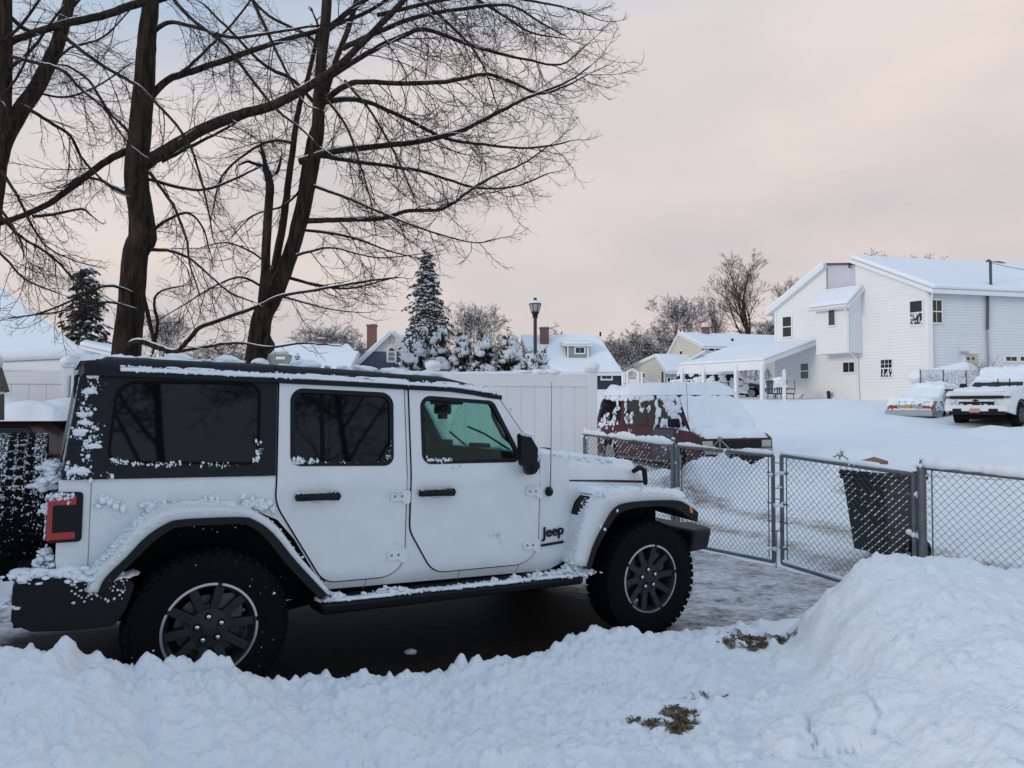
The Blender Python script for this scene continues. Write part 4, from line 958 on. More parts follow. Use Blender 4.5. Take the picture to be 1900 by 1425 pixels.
def glassrime(r): t = r.random(); return J(-.702 + .058 * t, .74 - .045 * t - abs(r.gauss(0, .12)), 1.25 + .46 * t), (-1, 0, .1)
snow_bits(500, glassrime, .001, .006, 66, .4, sn)
for k in range(9): sn.blob(J(-.69, .505, 1.62 + .012 * k), (.012, .012, .012), k, 2, .4)
snow_patch(sn, [J(-.645, -.62, 1.80), J(-.57, -.62, 1.81), J(-.57, .66, 1.81), J(-.645, .66, 1.80)], .03, 8, 40, .3, .5, 8, .1)
def wheelcrumb(r):
    a = r.uniform(0, 6.28); q = r.uniform(.26, .39); return J(q * math.cos(a), .931, .405 + q * math.sin(a)), (0, -1, 0)
snow_bits(26, wheelcrumb, .002, .006, 67, .6, sn)
sn.build('tail_snow', SNOW, JEEP, smooth=180)
# ================================================================ OTHER VEHICLES (local frame: x forward, y left, z up, origin on the ground amidships)
PANE = mat('car_glass', (.008, .011, .014), .05, spec=.28)
def car(name, label, cat, loc, heading, paint, L=4.6, Wd=1.75, wheel_r=.33, wheels=(-1.35, 1.38), group=None,
        side=(), cabin=(), glass=True, sink=0.):
    """side: lower-body outline (x, z) without arches; cabin: stations (x, z_top, half_top) over the belt"""
    r = thing(name, label, cat, (loc[0], loc[1], loc[2] - sink), heading, group)
    hw = Wd / 2
    # lower body with wheel arches cut into the outline
    out_ = list(side)
    bot = []
    for wx in wheels:
        a = np.linspace(math.pi, 0, 11); R_ = wheel_r * 1.17
        bot += [(wx + R_ * math.cos(t), max(.22, wheel_r + R_ * math.sin(t))) for t in a]
    poly = out_ + bot[::-1] if out_[-1][0] > 0 else out_ + bot
    mb = MB(); panel(mb, poly, t=.06, s=1, cuts=np.arange(.3, 1.3, .12), vf=lambda u, w: hw - .10 * max(0, .5 - w) - .05 * max(0, w - .8) - .16 * max(0, abs(u) / (L / 2) - .78) ** 1.3)
    panel(mb, poly, t=.06, s=-1, cuts=np.arange(.3, 1.3, .12), vf=lambda u, w: hw - .10 * max(0, .5 - w) - .05 * max(0, w - .8) - .16 * max(0, abs(u) / (L / 2) - .78) ** 1.3)
    # skin over nose, bonnet, tail following the outline
    n = len(out_); rows = []
    for (x, z) in out_:
        h = hw - .10 * max(0, .5 - z) - .05 * max(0, z - .8) - .16 * max(0, abs(x) / (L / 2) - .78) ** 1.3
        rows.append([(x, y, z + .02 * (1 - (y / h) ** 2)) for y in np.linspace(-h, h, 7)])
    mb.grid(rows); b = mb.build('body', paint, r, smooth=35)
    ub_ = MB(); ub_.box((0, 0, .42), (L * .86, Wd * .72, .36)); ub_.build('underside', UNDER, r)
    return r, b
def car_wheels(r, wheels, wheel_r, Wd, rimm, tw=.21, spokes=7):
    for wx in wheels:
        for s in (1, -1):
            w = thing('wheel', None, None); w.parent = r; w.location = (wx, s * (Wd / 2 - tw / 2 - .01), wheel_r); w.rotation_euler = (0, 0, 0 if s < 0 else math.pi)
            t = MB(); R_ = wheel_r; t.lathe([(R_ * .62, -tw / 2), (R_ * .9, -tw / 2), (R_, -tw / 2 + .03), (R_, tw / 2 - .03), (R_ * .9, tw / 2), (R_ * .62, tw / 2)], 28, ax='y'); t.build('tyre', RUBBER, w, smooth=40)
            q = MB(); q.lathe([(R_ * .62, -tw / 2 - .004), (R_ * .58, -tw / 2 + .02), (R_ * .2, -tw / 2 + .012), (0, -tw / 2)], 28, ax='y')
            for k in range(spokes):
                a = k * 2 * math.pi / spokes; c, d = math.cos(a), math.sin(a); M = np.array([[c, 0, -d], [0, 1, 0], [d, 0, c]]); q.box((c * R_ * .38, -tw / 2, d * R_ * .38), (R_ * .44, .025, R_ * .11), M=M)
            q.build('rim', rimm, w, smooth=40)
def greenhouse(r, paint, belt, roof, panes, name='cabin', roofz=.06):
    """belt, roof: four corner points each (rear-right, front-right, front-left, rear-left) of the cabin; panes: inset glass on the four sides (list of (side, t0, t1))"""
    B = [np.array(p, float) for p in belt]; T = [np.array(p, float) for p in roof]
    mb = MB(); mb.hexa([*B, *T]); mx_ = np.mean(T, 0)
    c = mb.build(name, paint, r, bevel=.10, seg=4, smooth=40)
    for (i, t0, t1, z0, z1) in panes:
        j = (i + 1) % 4
        P = lambda t, z: (B[i] * (1 - t) + B[j] * t) * (1 - z) + (T[i] * (1 - t) + T[j] * t) * z
        q = [P(t0, z0), P(t1, z0), P(t1, z1), P(t0, z1)]; nn = np.cross(q[1] - q[0], q[3] - q[0]); nn /= np.linalg.norm(nn)
        if nn @ (q[0] - (np.mean(B, 0) + np.mean(T, 0)) / 2) < 0: nn = -nn
        g = MB(); g.slab([p - nn * .02 for p in q], nn * .030); g.build('window' if i in (0, 2) else ('windscreen' if i == 1 else 'rear_window'), PANE, r, bevel=.01)
    return c
def snow_on(r, quads, name='snow', seed=1., th=.12, bits=()):
    mb = MB()
    for k, (q, t, sc_, rag) in enumerate(quads): snow_patch(mb, q, t, 40, 26, rag, .35, seed + k * 3.7, sc_)
    rr = random.Random(int(seed * 10))
    for (f, n, a, b) in bits:
        for i in range(n):
            p, nm = f(rr); k = a + (b - a) * rr.random() ** 2; M = Vector(nm).normalized().to_track_quat('Z', 'X').to_matrix()
            mb.blob(p, (k * rr.uniform(.8, 1.6), k * rr.uniform(.8, 1.4), k * .5), rr.uniform(0, 60), 1 if k < .05 else 2, .5, M)
    return mb.build(name, SNOW, r, smooth=180)
def surf(q):                                      # random point on a quad, clustered by noise
    q = [np.asarray(p, float) for p in q]; nn = np.cross(q[1] - q[0], q[3] - q[0]); nn /= np.linalg.norm(nn)
    return lambda u, v: ((q[0] * (1 - u) * (1 - v) + q[1] * u * (1 - v) + q[2] * u * v + q[3] * (1 - u) * v), nn)
def clustered(q, thr=.1, seed=0., sc_=.35, flip=False, power=1.):
    f = surf(q)
    def g(r):
        for _ in range(40):
            u, v = r.random(), r.random() ** power; p, n = f(u, v)
            if perlin(np.array([p[0] / sc_ + seed]), np.array([p[2] / sc_ - seed]), np.array([p[1] / sc_]))[0] > thr: break
        return p, (-n if flip else n)
    return g

# ---- maroon minivan behind the fence
def van():
    maroon = mat('maroon_paint', (.055, .004, .010), .38, spec=.3, coat=.12, var=.1, vscale=3)
    head = R(-66); loc = (3.80, 18.0, .03)          # nose towards the camera and to its right
    # (measured) rear at photo x 1105, nose at 1428
    side = [(-2.30, .45), (-2.34, .75), (-2.30, 1.02), (-.2, 1.08), (1.3, 1.06), (1.85, 1.0), (2.12, .95), (2.28, .86), (2.30, .66), (2.28, .42)]
    r, b = car('minivan', 'dark maroon minivan crusted in snow, parked behind the chain-link fence', 'van', loc, head, maroon, 4.7, 1.96, .36, (-1.40, 1.42), side=side)
    r.scale = (.95, .97, 1.)
    car_wheels(r, (-1.40, 1.42), .36, 1.96, mat('steel_hubcap', (.28, .28, .29), .4, metal=.6))
    belt = [(-2.28, -.95, 1.0), (1.86, -.92, 1.0), (1.86, .92, 1.0), (-2.28, .95, 1.0)]
    roof = [(-2.08, -.82, 1.82), (1.25, -.81, 1.80), (1.25, .81, 1.80), (-2.08, .82, 1.82)]
    greenhouse(r, maroon, belt, roof, [(0, .05, .31, .18, .88), (0, .35, .62, .14, .88), (0, .66, .92, .12, .88), (1, .06, .94, .1, .92), (2, .07, .40, .12, .88), (2, .44, .69, .14, .88), (2, .73, .95, .18, .88), (3, .08, .92, .2, .88)])
    dr = MB(); panel(dr, [(.50, .40), (1.34, .40), (1.34, 1.02), (.50, 1.02)], off=.004, t=.02, s=1, cuts=(.5, .8), vf=lambda u, w: .98 - .10 * max(0, .5 - w) - .05 * max(0, w - .8)); panel_door = dr.build('front_door', mat('navy_door', (.018, .024, .036), .35, coat=.3), r)
    cl = MB(); panel(cl, [(-2.28, .30), (2.2, .30), (2.25, .46), (-2.3, .46)], off=.006, t=.02, s=1, cuts=(), vf=lambda u, w: .965 - .16 * max(0, abs(u) / 2.35 - .78) ** 1.3); panel(cl, [(-2.28, .30), (-1.82, .30), (-1.82, .46), (-2.3, .46)], off=.006, t=.02, s=-1, cuts=(), vf=lambda u, w: .96); cl.build('lower_cladding', mat('cladding_grey', (.13, .12, .10), .6), r)
    g = MB(); g.box((2.285, 0, .74), (.06, 1.30, .17)); g.build('grille', BLACK, r, bevel=.01)
    g = MB(); g.box((2.33, 0, .60), (.12, 1.80, .11)); g.build('front_bumper', mat('bumper_grey', (.32, .31, .28), .45, metal=.3), r, bevel=.02)
    g = MB(); g.box((2.29, 0, .46), (.06, 1.6, .17)); g.build('air_dam', BLACK, r, bevel=.01)
    for s in (1, -1):
        g = MB(); g.box((2.265, s * .79, .745), (.08, .27, .15)); g.build('headlight', mat('hazy_lens', (.42, .42, .34), .25, coat=.5), r, bevel=.015)
        g = MB(); g.box((2.275, s * .82, .46), (.08, .2, .12)); g.build('fog_lamp', mat('hazy_lens'), r, bevel=.01)
        g = MB(); g.hexa([(1.38, s * .93, 1.08), (1.38, s * 1.18, 1.08), (1.55, s * 1.15, 1.08), (1.55, s * .93, 1.08), (1.38, s * .93, 1.27), (1.38, s * 1.18, 1.27), (1.5, s * 1.15, 1.25), (1.5, s * .93, 1.27)]); g.build('door_mirror', BLACK, r, bevel=.03, seg=2)
        g = MB(); g.box((-2.31, s * .86, .84), (.06, .14, .26)); g.build('tail_lamp', REDL, r, bevel=.01)
    sR = [(-2.25, -.955, .98), (1.84, -.935, 1.0), (1.25, -.825, 1.78), (-2.05, -.835, 1.80)]
    sR2 = [(-2.25, -.985, .55), (1.5, -.985, .55), (1.5, -.96, 1.0), (-2.25, -.96, 1.0)]
    ws = [(1.42, -.93, 1.03), (1.42, .93, 1.03), (.44, .80, 1.79), (.44, -.80, 1.79)]
    rel = [(-2.06, -.86, 1.80), (1.32, -.85, 1.78), (1.32, .85, 1.78), (-2.06, .86, 1.80)]
    hood = [(1.74, -.90, 1.02), (2.29, -.84, .87), (2.29, .84, .87), (1.74, .90, 1.02)]
    fr = [(1.45, -.955, 1.0), (2.2, -.90, .84), (2.2, -.88, .92), (1.6, -.94, 1.06)]
    snow_on(r, [(rel, .24, .35, .5), (hood, .12, .3, .4), ([(1.90, -.92, 1.0), (1.90, .92, 1.0), (1.30, .80, 1.74), (1.30, -.80, 1.74)], .10, .3, .5)], 'snow', 2.2, bits=(
        (clustered(sR, .22, 1., .28), 420, .012, .05), (clustered([sR[1], sR[2], (.5, -.825, 1.78), (.55, -.95, 1.0)], -.15, 4., .3), 520, .014, .055), (clustered(sR2, .30, 2., .3), 150, .012, .045), (clustered(fr, -.3, 3., .3), 190, .014, .05), (clustered([(-2.0, -.86, 1.70), (1.2, -.85, 1.68), (1.2, -.81, 1.80), (-2.0, -.82, 1.82)], -.2, 5., .3), 340, .02, .055)))
    an_ = MB(); an_.tube([(1.75, -.88, 1.02), (1.72, -.90, 2.0)], .005, 5); an_.build('aerial', BLACK, r)
    wpr = MB(); wpr.tube([(1.87, .25, 1.10), (1.85, .75, 1.14)], .012, 5); wpr.build('wiper', BLACK, r)
van()

# ---- white pickup and silver saloon outside the white house
def pickup():
    wp_ = mat('pickup_white', (.78, .79, .80), .35, coat=.4)
    d = 25.6; loc = at(1858, 792, d + 1.9); z0 = at(1790, 792, d)[2]
    head = math.atan2(-.62, -.78)
    F = np.array([math.cos(head), math.sin(head)]); fc = at(1812, 760, d)[:2]; loc = np.array([fc[0] - F[0] * 2.75, fc[1] - F[1] * 2.75, z0])
    side = [(-2.9, .62), (-2.92, 1.25), (.9, 1.27), (1.5, 1.25), (2.55, 1.20), (2.72, 1.10), (2.74, .62), (2.70, .48)]
    r, b = car('pickup_truck', 'white pickup truck with snowy windscreen and black grille bars in front of the white house', 'pickup truck', loc, head, wp_, 5.6, 2.0, .41, (-1.95, 1.75), side=side)
    car_wheels(r, (-1.95, 1.75), .41, 2.0, mat('black_alloy', (.02, .02, .022), .4, metal=.5), .27)
    belt = [(-1.3, -.93, 1.24), (1.20, -.93, 1.26), (1.20, .93, 1.26), (-1.3, .93, 1.24)]; roof = [(-1.1, -.74, 1.86), (.35, -.74, 1.87), (.35, .74, 1.87), (-1.1, .74, 1.86)]
    greenhouse(r, wp_, belt, roof, [(0, .06, .42, .12, .88), (0, .46, .86, .1, .88), (1, .05, .95, .08, .92), (2, .14, .54, .1, .88), (2, .58, .94, .12, .88), (3, .1, .9, .15, .85)])
    for nm, z, h, w, m_, x in (('grille', .985, .10, 1.62, BLACK, 2.765), ('lower_grille', .765, .15, 1.05, BLACK, 2.765), ('grille_bar', .875, .07, 1.1, mat('satin_white', (.7, .71, .72), .3), 2.77), ('front_bumper', .62, .20, 1.9, wp_, 2.80), ('air_dam', .47, .13, 1.7, BLACK, 2.77), ('number_plate', .54, .14, .30, mat('plate_orange', (.52, .26, .17), .5, var=.3, vscale=60), 2.905)):
        g = MB(); g.box((x, 0, z), (.10 if nm != 'front_bumper' else .2, w, h)); g.build(nm, m_, r, bevel=.02 if h > .08 else .008)
    bt = MB(); bt.box((2.826, 0, .877), (.012, .20, .035)); bt.box((2.826, 0, .877), (.0125, .07, .07)); bt.build('badge', BLACK, r, bevel=.004)
    for s in (1, -1):
        g = MB(); g.box((2.68, s * .86, .985), (.2, .24, .075)); g.build('headlight', mat('headlight_smoke', (.10, .10, .11), .15, coat=.6), r, bevel=.01)
        g = MB(); g.box((2.905, s * .55, .56), (.03, .28, .09)); g.build('fog_lamp', BLACK, r, bevel=.01)
        g = MB(); g.hexa([(.95, s * .95, 1.26), (.95, s * 1.2, 1.26), (1.08, s * 1.18, 1.26), (1.08, s * .95, 1.26), (.95, s * .95, 1.5), (.95, s * 1.2, 1.5), (1.06, s * 1.18, 1.48), (1.06, s * .95, 1.48)]); g.build('door_mirror', BLACK, r, bevel=.03)
        w = MB(); w.tube([(1.26, s * .18 + .3, 1.28), (1.46, s * .18 + .28 + .1, 1.62)], .018, 5); w.build('wiper', BLACK, r)   # wipers lifted off the glass
        a = np.linspace(0, math.pi, 9); f = MB(); f.tube([(1.75 + .48 * math.cos(t), s * 1.0, .43 + .48 * math.sin(t)) for t in a], .035, 6); f.build('arch_liner', BLACK, r)
    snow_on(r, [([(-1.12, -.78, 1.85), (.42, -.78, 1.86), (.42, .78, 1.86), (-1.12, .78, 1.85)], .22, .4, .5), ([(1.15, -.9, 1.25), (2.62, -.82, 1.18), (2.62, .82, 1.18), (1.15, .9, 1.25)], .10, .4, .4), ([(.85, -.86, 1.50), (.85, .86, 1.50), (.37, .73, 1.84), (.37, -.73, 1.84)], .12, .3, .5), ([(1.28, -.9, 1.22), (1.28, .9, 1.22), (1.06, .86, 1.34), (1.06, -.86, 1.34)], .07, .3, .5)], 'snow', 5.1, bits=(
        (lambda q: ((2.83, q.uniform(-.9, .9), .72 + abs(q.gauss(0, .02))), (1, 0, .5)), 26, .012, .035), (lambda q: ((2.80, -.75 + q.gauss(0, .13), .72 + q.gauss(0, .07)), (1, 0, .3)), 36, .012, .04)))
pickup()
def saloon():
    sv = mat('silver_paint', (.36, .38, .40), .3, metal=.55, coat=.4)
    d = 28.6; z0 = at(1700, 785, d)[2]; c = at(1688, 765, d); head = R(36)
    F = np.array([math.cos(head), math.sin(head)]); loc = (c[0] + F[0] * 2.35, c[1] + F[1] * 2.35, z0 - .05)
    side = [(-2.30, .40), (-2.34, .60), (-2.30, .90), (-1.5, .95), (1.0, .93), (1.6, .86), (2.2, .72), (2.32, .55), (2.28, .38)]
    r, b = car('saloon_car', 'silver saloon car buried in snow, red tail lamps showing, beside the white pickup', 'car', loc, head, sv, 4.7, 1.78, .32, (-1.35, 1.4), side=side, sink=.08)
    car_wheels(r, (-1.35, 1.4), .32, 1.78, mat('steel_hubcap'))
    greenhouse(r, sv, [(-1.65, -.82, .93), (1.1, -.82, .92), (1.1, .82, .92), (-1.65, .82, .93)], [(-.95, -.62, 1.40), (.35, -.62, 1.41), (.35, .62, 1.41), (-.95, .62, 1.40)], [(0, .08, .48, .1, .88), (0, .52, .9, .1, .88), (1, .05, .95, .08, .92), (2, .1, .48, .1, .88), (2, .52, .92, .1, .88), (3, .06, .94, .1, .9)])
    g = MB(); g.box((-2.40, 0, .50), (.16, 1.74, .24)); g.build('rear_bumper', sv, r, bevel=.04, seg=3)
    for y, w in ((.66, .34), (-.66, .40)): g = MB(); g.box((-2.325, y, .735), (.06, w, .19)); g.build('tail_lamp', REDL, r, bevel=.02)
    g = MB(); g.box((-2.345, .12, .735), (.03, .32, .17)); g.build('number_plate', mat('plate_amber', (.50, .28, .06), .5, var=.3, vscale=40), r, bevel=.01)
    snow_on(r, [([(-2.34, -.82, .93), (-1.5, -.84, .96), (-1.5, .84, .96), (-2.34, .82, .93)], .16, .4, .5), ([(-1.65, -.78, .96), (-.9, -.62, 1.40), (-.9, .62, 1.40), (-1.65, .78, .96)], .10, .4, .4), ([(-1.0, -.66, 1.40), (.45, -.66, 1.41), (.45, .66, 1.41), (-1.0, .66, 1.40)], .25, .5, .5), ([(1.0, -.8, .93), (2.2, -.75, .74), (2.2, .75, .74), (1.0, .8, .93)], .12, .4, .4)], 'snow', 7.7, bits=(
        (lambda q: ((-2.36, q.uniform(-.85, .85), .86 + q.gauss(0, .03)), (-1, 0, .5)), 130, .02, .07), (clustered([(-2.2, -.90, .60), (-1.2, -.90, .60), (-1.2, -.88, .9), (-2.2, -.88, .9)], 0., 2., .3), 90, .02, .06), (lambda q: ((-2.42, q.uniform(-.8, .85), .63 + abs(q.gauss(0, .015))), (-.6, 0, 1)), 110, .02, .05)))
saloon()
def hatch(px, py, d, head, label, seed):
    nv = mat('dark_navy_paint', (.012, .015, .022), .3, coat=.5)
    c = at(px, py, d)
    side = [(-2.0, .40), (-2.04, .60), (-2.0, .92), (-1.5, .96), (.8, .96), (1.4, .86), (1.95, .72), (2.05, .55), (2.02, .38)]
    r, b = car('parked_car', label, 'car', c, head, nv, 4.1, 1.76, .33, (-1.2, 1.25), side=side, group='dark cars parked beyond the porch')
    car_wheels(r, (-1.2, 1.25), .33, 1.76, mat('steel_hubcap'))
    greenhouse(r, nv, [(-1.85, -.82, .94), (1.0, -.82, .95), (1.0, .82, .95), (-1.85, .82, .94)], [(-1.45, -.62, 1.46), (.20, -.62, 1.47), (.20, .62, 1.47), (-1.45, .62, 1.46)], [(0, .06, .48, .08, .86), (0, .52, .92, .08, .86), (1, .05, .95, .08, .92), (2, .08, .48, .08, .86), (2, .52, .94, .08, .86), (3, .06, .94, .1, .9)])
    snow_on(r, [([(-1.6, -.72, 1.40), (.4, -.72, 1.42), (.4, .72, 1.42), (-1.6, .72, 1.40)], .34, .5, .4), ([(.9, -.8, .97), (1.95, -.72, .76), (1.95, .72, .76), (.9, .8, .97)], .16, .5, .4)], 'snow', seed, bits=((clustered([(-1.95, -.90, .35), (1.1, -.90, .35), (1.1, -.84, 1.0), (-1.95, -.84, 1.0)], -.35, seed, .5), 700, .03, .09), (clustered([(-1.8, -.84, .95), (.4, -.84, .95), (.1, -.66, 1.4), (-1.5, -.66, 1.4)], .15, seed + 3, .4), 240, .03, .08),))
hatch(1352, 741, 44, R(-18), 'dark navy car under snow, its bare dark nose among the porch posts', 3.3)
hatch(1300, 733, 52, R(-12), 'dark snow-covered car showing only a strip of window, left of the porch posts', 4.4)
def maroon_car():
    m_ = mat('dark_brown_paint', (.045, .022, .020), .4, coat=.3)
    c = at(20, 900, 8.6); c[2] = .02
    side = [(-2.2, .45), (-2.24, .75), (-2.2, 1.0), (-1.4, 1.03), (1.0, 1.02), (1.6, .92), (2.2, .78), (2.3, .6), (2.26, .42)]
    r, b = car('estate_car', 'dark brown car with a rounded snow-capped roof behind the spare wheel', 'car', c, R(12), m_, 4.5, 1.78, .34, (-1.35, 1.35), side=side)
    car_wheels(r, (-1.35, 1.35), .34, 1.78, mat('steel_hubcap'))
    greenhouse(r, m_, [(-2.0, -.82, 1.0), (1.1, -.82, 1.0), (1.1, .82, 1.0), (-2.0, .82, 1.0)], [(-1.3, -.62, 1.42), (.55, -.62, 1.43), (.55, .62, 1.43), (-1.3, .62, 1.42)], [(0, .08, .45, .08, .80), (0, .52, .88, .08, .80), (1, .05, .95, .08, .9), (2, .08, .48, .08, .8), (3, .06, .94, .1, .9)])
    snow_on(r, [([(-1.5, -.74, 1.40), (.75, -.74, 1.40), (.75, .74, 1.40), (-1.5, .74, 1.40)], .20, .5, .3)], 'snow', 9.1)
maroon_car()
# ================================================================ FENCES, GATES AND SMALL YARD THINGS
FU = 5.72                                         # the chain-link line crosses the driveway here
FS = mat('fence_wire', (.05, .056, .064), .5, metal=.5, var=.2, vscale=30)
POSTM = mat('fence_post_steel', (.15, .16, .175), .5, metal=.5, var=.25, vscale=14)
def fpt(px, py): return on_u(px, py, FU)
def fence_line(px, py): p = fpt(px, py); return p
def mesh_fabric(mb, a_top, b_top, a_bot, b_bot, cell=.066, r=.0027):
    """woven diamonds: every wire zigzags from top rail to bottom, hooked into its neighbours"""
    at_, bt, ab, bb = [np.asarray(q, float) for q in (a_top, b_top, a_bot, b_bot)]
    W_2 = np.linalg.norm((bt - at_)[:2]); n = max(2, int(W_2 / (cell * .5))); Hh = max(.2, np.mean([(at_ - ab)[2], (bt - bb)[2]])); m = int(Hh / (cell * .5))
    nr = np.array([-(bt - at_)[1], (bt - at_)[0], 0]); nr /= np.linalg.norm(nr)
    def P(s, t): return (at_ * (1 - s) + bt * s) * (1 - t) + (ab * (1 - s) + bb * s) * t
    for i in range(0, n):
        pts = []
        for k in range(m + 1):
            s = (i + (k % 2) * 1.0 + (0 if i % 2 == 0 else 0)) / n
            pts.append(P(min(1, s), k / m) + nr * (.003 if k % 2 else -.003))
        if i % 2 == 0: mb.tube(pts, r, 4, cap=False)
        else:
            pts = [P(min(1, max(0, (i + 1 - (k % 2)) / n)), k / m) - nr * (.003 if k % 2 else -.003) for k in range(m + 1)]
            mb.tube(pts, r, 4, cap=False)
    return P, n, m
def fabric_snow(mb, P, n, m, sel, r=.0065, seed=1):
    rr = random.Random(seed)
    for i in range(n):
        for k in range(m):
            # the rising strand of each diamond collects the snow
            s0, s1 = (i, i + 1)
            up_ = (i + k) % 2 == 1
            if not up_: continue
            t0, t1 = k / m, (k + 1) / m
            a, b = P(s1 / n, t0), P(s0 / n, t1)
            g = sel((s0 + .5) / n, (t0 + t1) / 2)
            if rr.random() > g: continue
            w = r * (.55 + .6 * rr.random()); j = .2 * rr.random()
            a2 = a * (1 - j) + b * j; b2 = b * (1 - .15) + a * .15
            mb.tube([a2 + (0, 0, .004), (a + b) / 2 + (0, 0, .0065), b2 + (0, 0, .004)], [w * .5, w, w * .5], 5)
def rail_snow(mb, a, b, th=.02, w=.022, gap=.25, seed=0.):
    a, b = np.asarray(a, float), np.asarray(b, float); L = np.linalg.norm(b - a); n = max(6, int(L / .018))
    t = np.linspace(0, 1, n); nz_ = perlin(t * L * 3.5 + seed, t * 0 + seed) + .5 * perlin(t * L * 14 + seed, t * 0 + 2.)
    h = np.clip(.6 + 1.1 * nz_ + gap, .12, 1.25) * th
    pts = a + (b - a) * t[:, None]; pts[:, 2] += .018 + h * .55
    mb.tube(pts, np.maximum(.004, h), 8)
def cap_post(mb, p_top, p_bot, r):
    mb.tube([p_bot, p_top], r, 14); x, y, z = p_top
    mb.lathe([(r * 1.15, -.03), (r * 1.2, .0), (r * 1.1, .03), (r * .75, .055), (r * .45, .07), (r * .45, .08), (0, .085)], 14, (x, y, z))
def lumps(mb, pts, r0, r1, n, seed, jit=.02):
    rr = random.Random(seed)
    for i in range(n):
        p = np.asarray(pts[rr.randrange(len(pts))], float) + [rr.gauss(0, jit), rr.gauss(0, jit), abs(rr.gauss(0, jit))]
        mb.blob(p, rr.uniform(r0, r1), rr.uniform(0, 50), 2, .45)
def fence_section(label, top_px, zb, posts, bands=(), snow_sel=None, th=.03, seed=1, group='chain link fence runs'):
    """top_px: photo pixels of the two ends of the top rail; posts: (px, py of the cap)"""
    A, B = [fpt(*q) for q in top_px]; Ab = np.array([A[0], A[1], zb]); Bb = np.array([B[0], B[1], zb])
    r = thing('chain_link_fence', label, 'fence', (A[0], A[1], zb), group=group); off = r.location
    for i, (px, py, rad) in enumerate(posts):
        p = fpt(px, py); q = np.array([p[0], p[1], zb - .12]); mb = MB(); cap_post(mb, p - (0, 0, .06), q, rad); po = mb.build('post', POSTM, r, off, smooth=50)
        sn_ = MB(); lumps(sn_, [p + (0, 0, .02), p + (-.02, 0, -.03)], .008, .02, 6, seed + i, .012); 
        if bands: lumps(sn_, [p - (0, 0, b) for b in bands], .012, .03, 5, seed + 9 + i, .025)
        sn_.build('snow', SNOW, po, off, smooth=180)
    mb = MB(); mb.tube([A, B], .018, 10); mb.build('top_rail', POSTM, r, off, smooth=60)
    mb = MB(); P, n, m = mesh_fabric(mb, A - (0, 0, .02), B - (0, 0, .02), Ab + (0, 0, .03), Bb + (0, 0, .03)); mb.build('wire_mesh', FS, r, off)
    e = MB(); d = (B - A) / np.linalg.norm(B - A); 
    e.tube([A + d * .06, Ab + d * .06], .006, 6); e.build('tension_bar', POSTM, r, off)
    sn_ = MB(); rail_snow(sn_, A, B, th, seed=seed * 3.3); sn_.build('rail_snow', SNOW, r, off, smooth=180)
    if snow_sel:
        sn_ = MB(); fabric_snow(sn_, P, n, m, snow_sel, seed=seed); sn_.build('mesh_snow', SNOW, r, off, smooth=180)
    return r
def gate(label, a_px, b_px, zb_a, zb_b, seed, snow_sel, truss):
    A, B = fpt(*a_px), fpt(*b_px); Ab = np.array([A[0], A[1], zb_a]); Bb = np.array([B[0], B[1], zb_b])
    r = thing('chain_link_gate', label, 'gate', tuple((Ab + Bb) / 2), group='double driveway gate leaves'); off = r.location
    f = MB(); f.tube([Ab, A], .021, 10); f.tube([Bb, B], .021, 10); f.tube([A, B], .019, 10); f.tube([Ab, Bb], .019, 10); f.build('frame', POSTM, r, off, smooth=60)
    d = (B - A) / np.linalg.norm(B - A)
    mb = MB(); P, n, m = mesh_fabric(mb, A + d * .05, B - d * .05, Ab + d * .05, Bb - d * .05); mb.build('wire_mesh', FS, r, off)
    for (T, Bt, s) in ((A, Ab, 1), (B, Bb, -1)):
        q = MB(); q.tube([T + d * s * .06 - (0, 0, .02), Bt + d * s * .06 + (0, 0, .02)], .005, 6); q.build('tension_bar', FS, r, off)
        for k in (.16, .45, .62, .86):
            h = T * (1 - k) + Bt * k; q = MB(); q.tube([h - d * .035, h + d * s * .075], .009, 6); q.build('mesh_clamp', POSTM, r, off)
    sn_ = MB(); rail_snow(sn_, A, B, .022, seed=seed); rail_snow(sn_, Ab, Bb, .016, seed=seed + 5, gap=0)
    lumps(sn_, [T * (1 - k) + Bt * k for T, Bt in ((A, Ab), (B, Bb)) for k in (.18, .47, .88)], .01, .026, 40, int(seed), .02)
    sn_.build('rail_snow', SNOW, r, off, smooth=180)
    sn_ = MB(); fabric_snow(sn_, P, n, m, snow_sel, seed=int(seed)); sn_.build('mesh_snow', SNOW, r, off, smooth=180)
    # gate-drop strut with its eye on top of the rail
    p = fpt(*truss); q = MB(); t0 = A + d * ((p - A) @ d)
    q.tube([t0, t0 + (0, 0, p[2] - t0[2] - .02)], .008, 6); q.tube([t0 - d * .13 + (0, 0, .02), p, t0 + d * .16 + (0, 0, .015)], .0075, 6)
    a = np.linspace(0, 6.29, 13); q.tube([p + d * .022 * math.cos(x) + np.array([0, 0, .022 * math.sin(x)]) for x in a], .010, 6, cap=False); q.build('drop_strut', GALV, r, off, smooth=60)
    sn_ = MB(); lumps(sn_, [p, t0 + d * .1, t0 - d * .1, t0 + d * .16], .008, .018, 12, int(seed) + 3, .014); sn_.build('strut_snow', SNOW, r, off, smooth=180)
    return r
GZf = lambda p: np.array([p[0], p[1], 0])
fence_section('run of chain-link fence between the white vinyl fence and the far gate post', ((1086, 806), (1247, 827)), -.16, [(1085, 800, .026), (1249, 818, .034)], (.10,), lambda s, t: .55 if t < .6 else .15, .045, 2)
fence_section('run of chain-link fence from the thick gate post to the right edge of the view', ((1716, 868), (1990, 897)), -.16, [(1710, 858, .034)], (), lambda s, t: .62 * (perlin(np.array([s * 5]), np.array([t * 3]))[0] + .55), .045, 3)
for p_ in ():
    pass
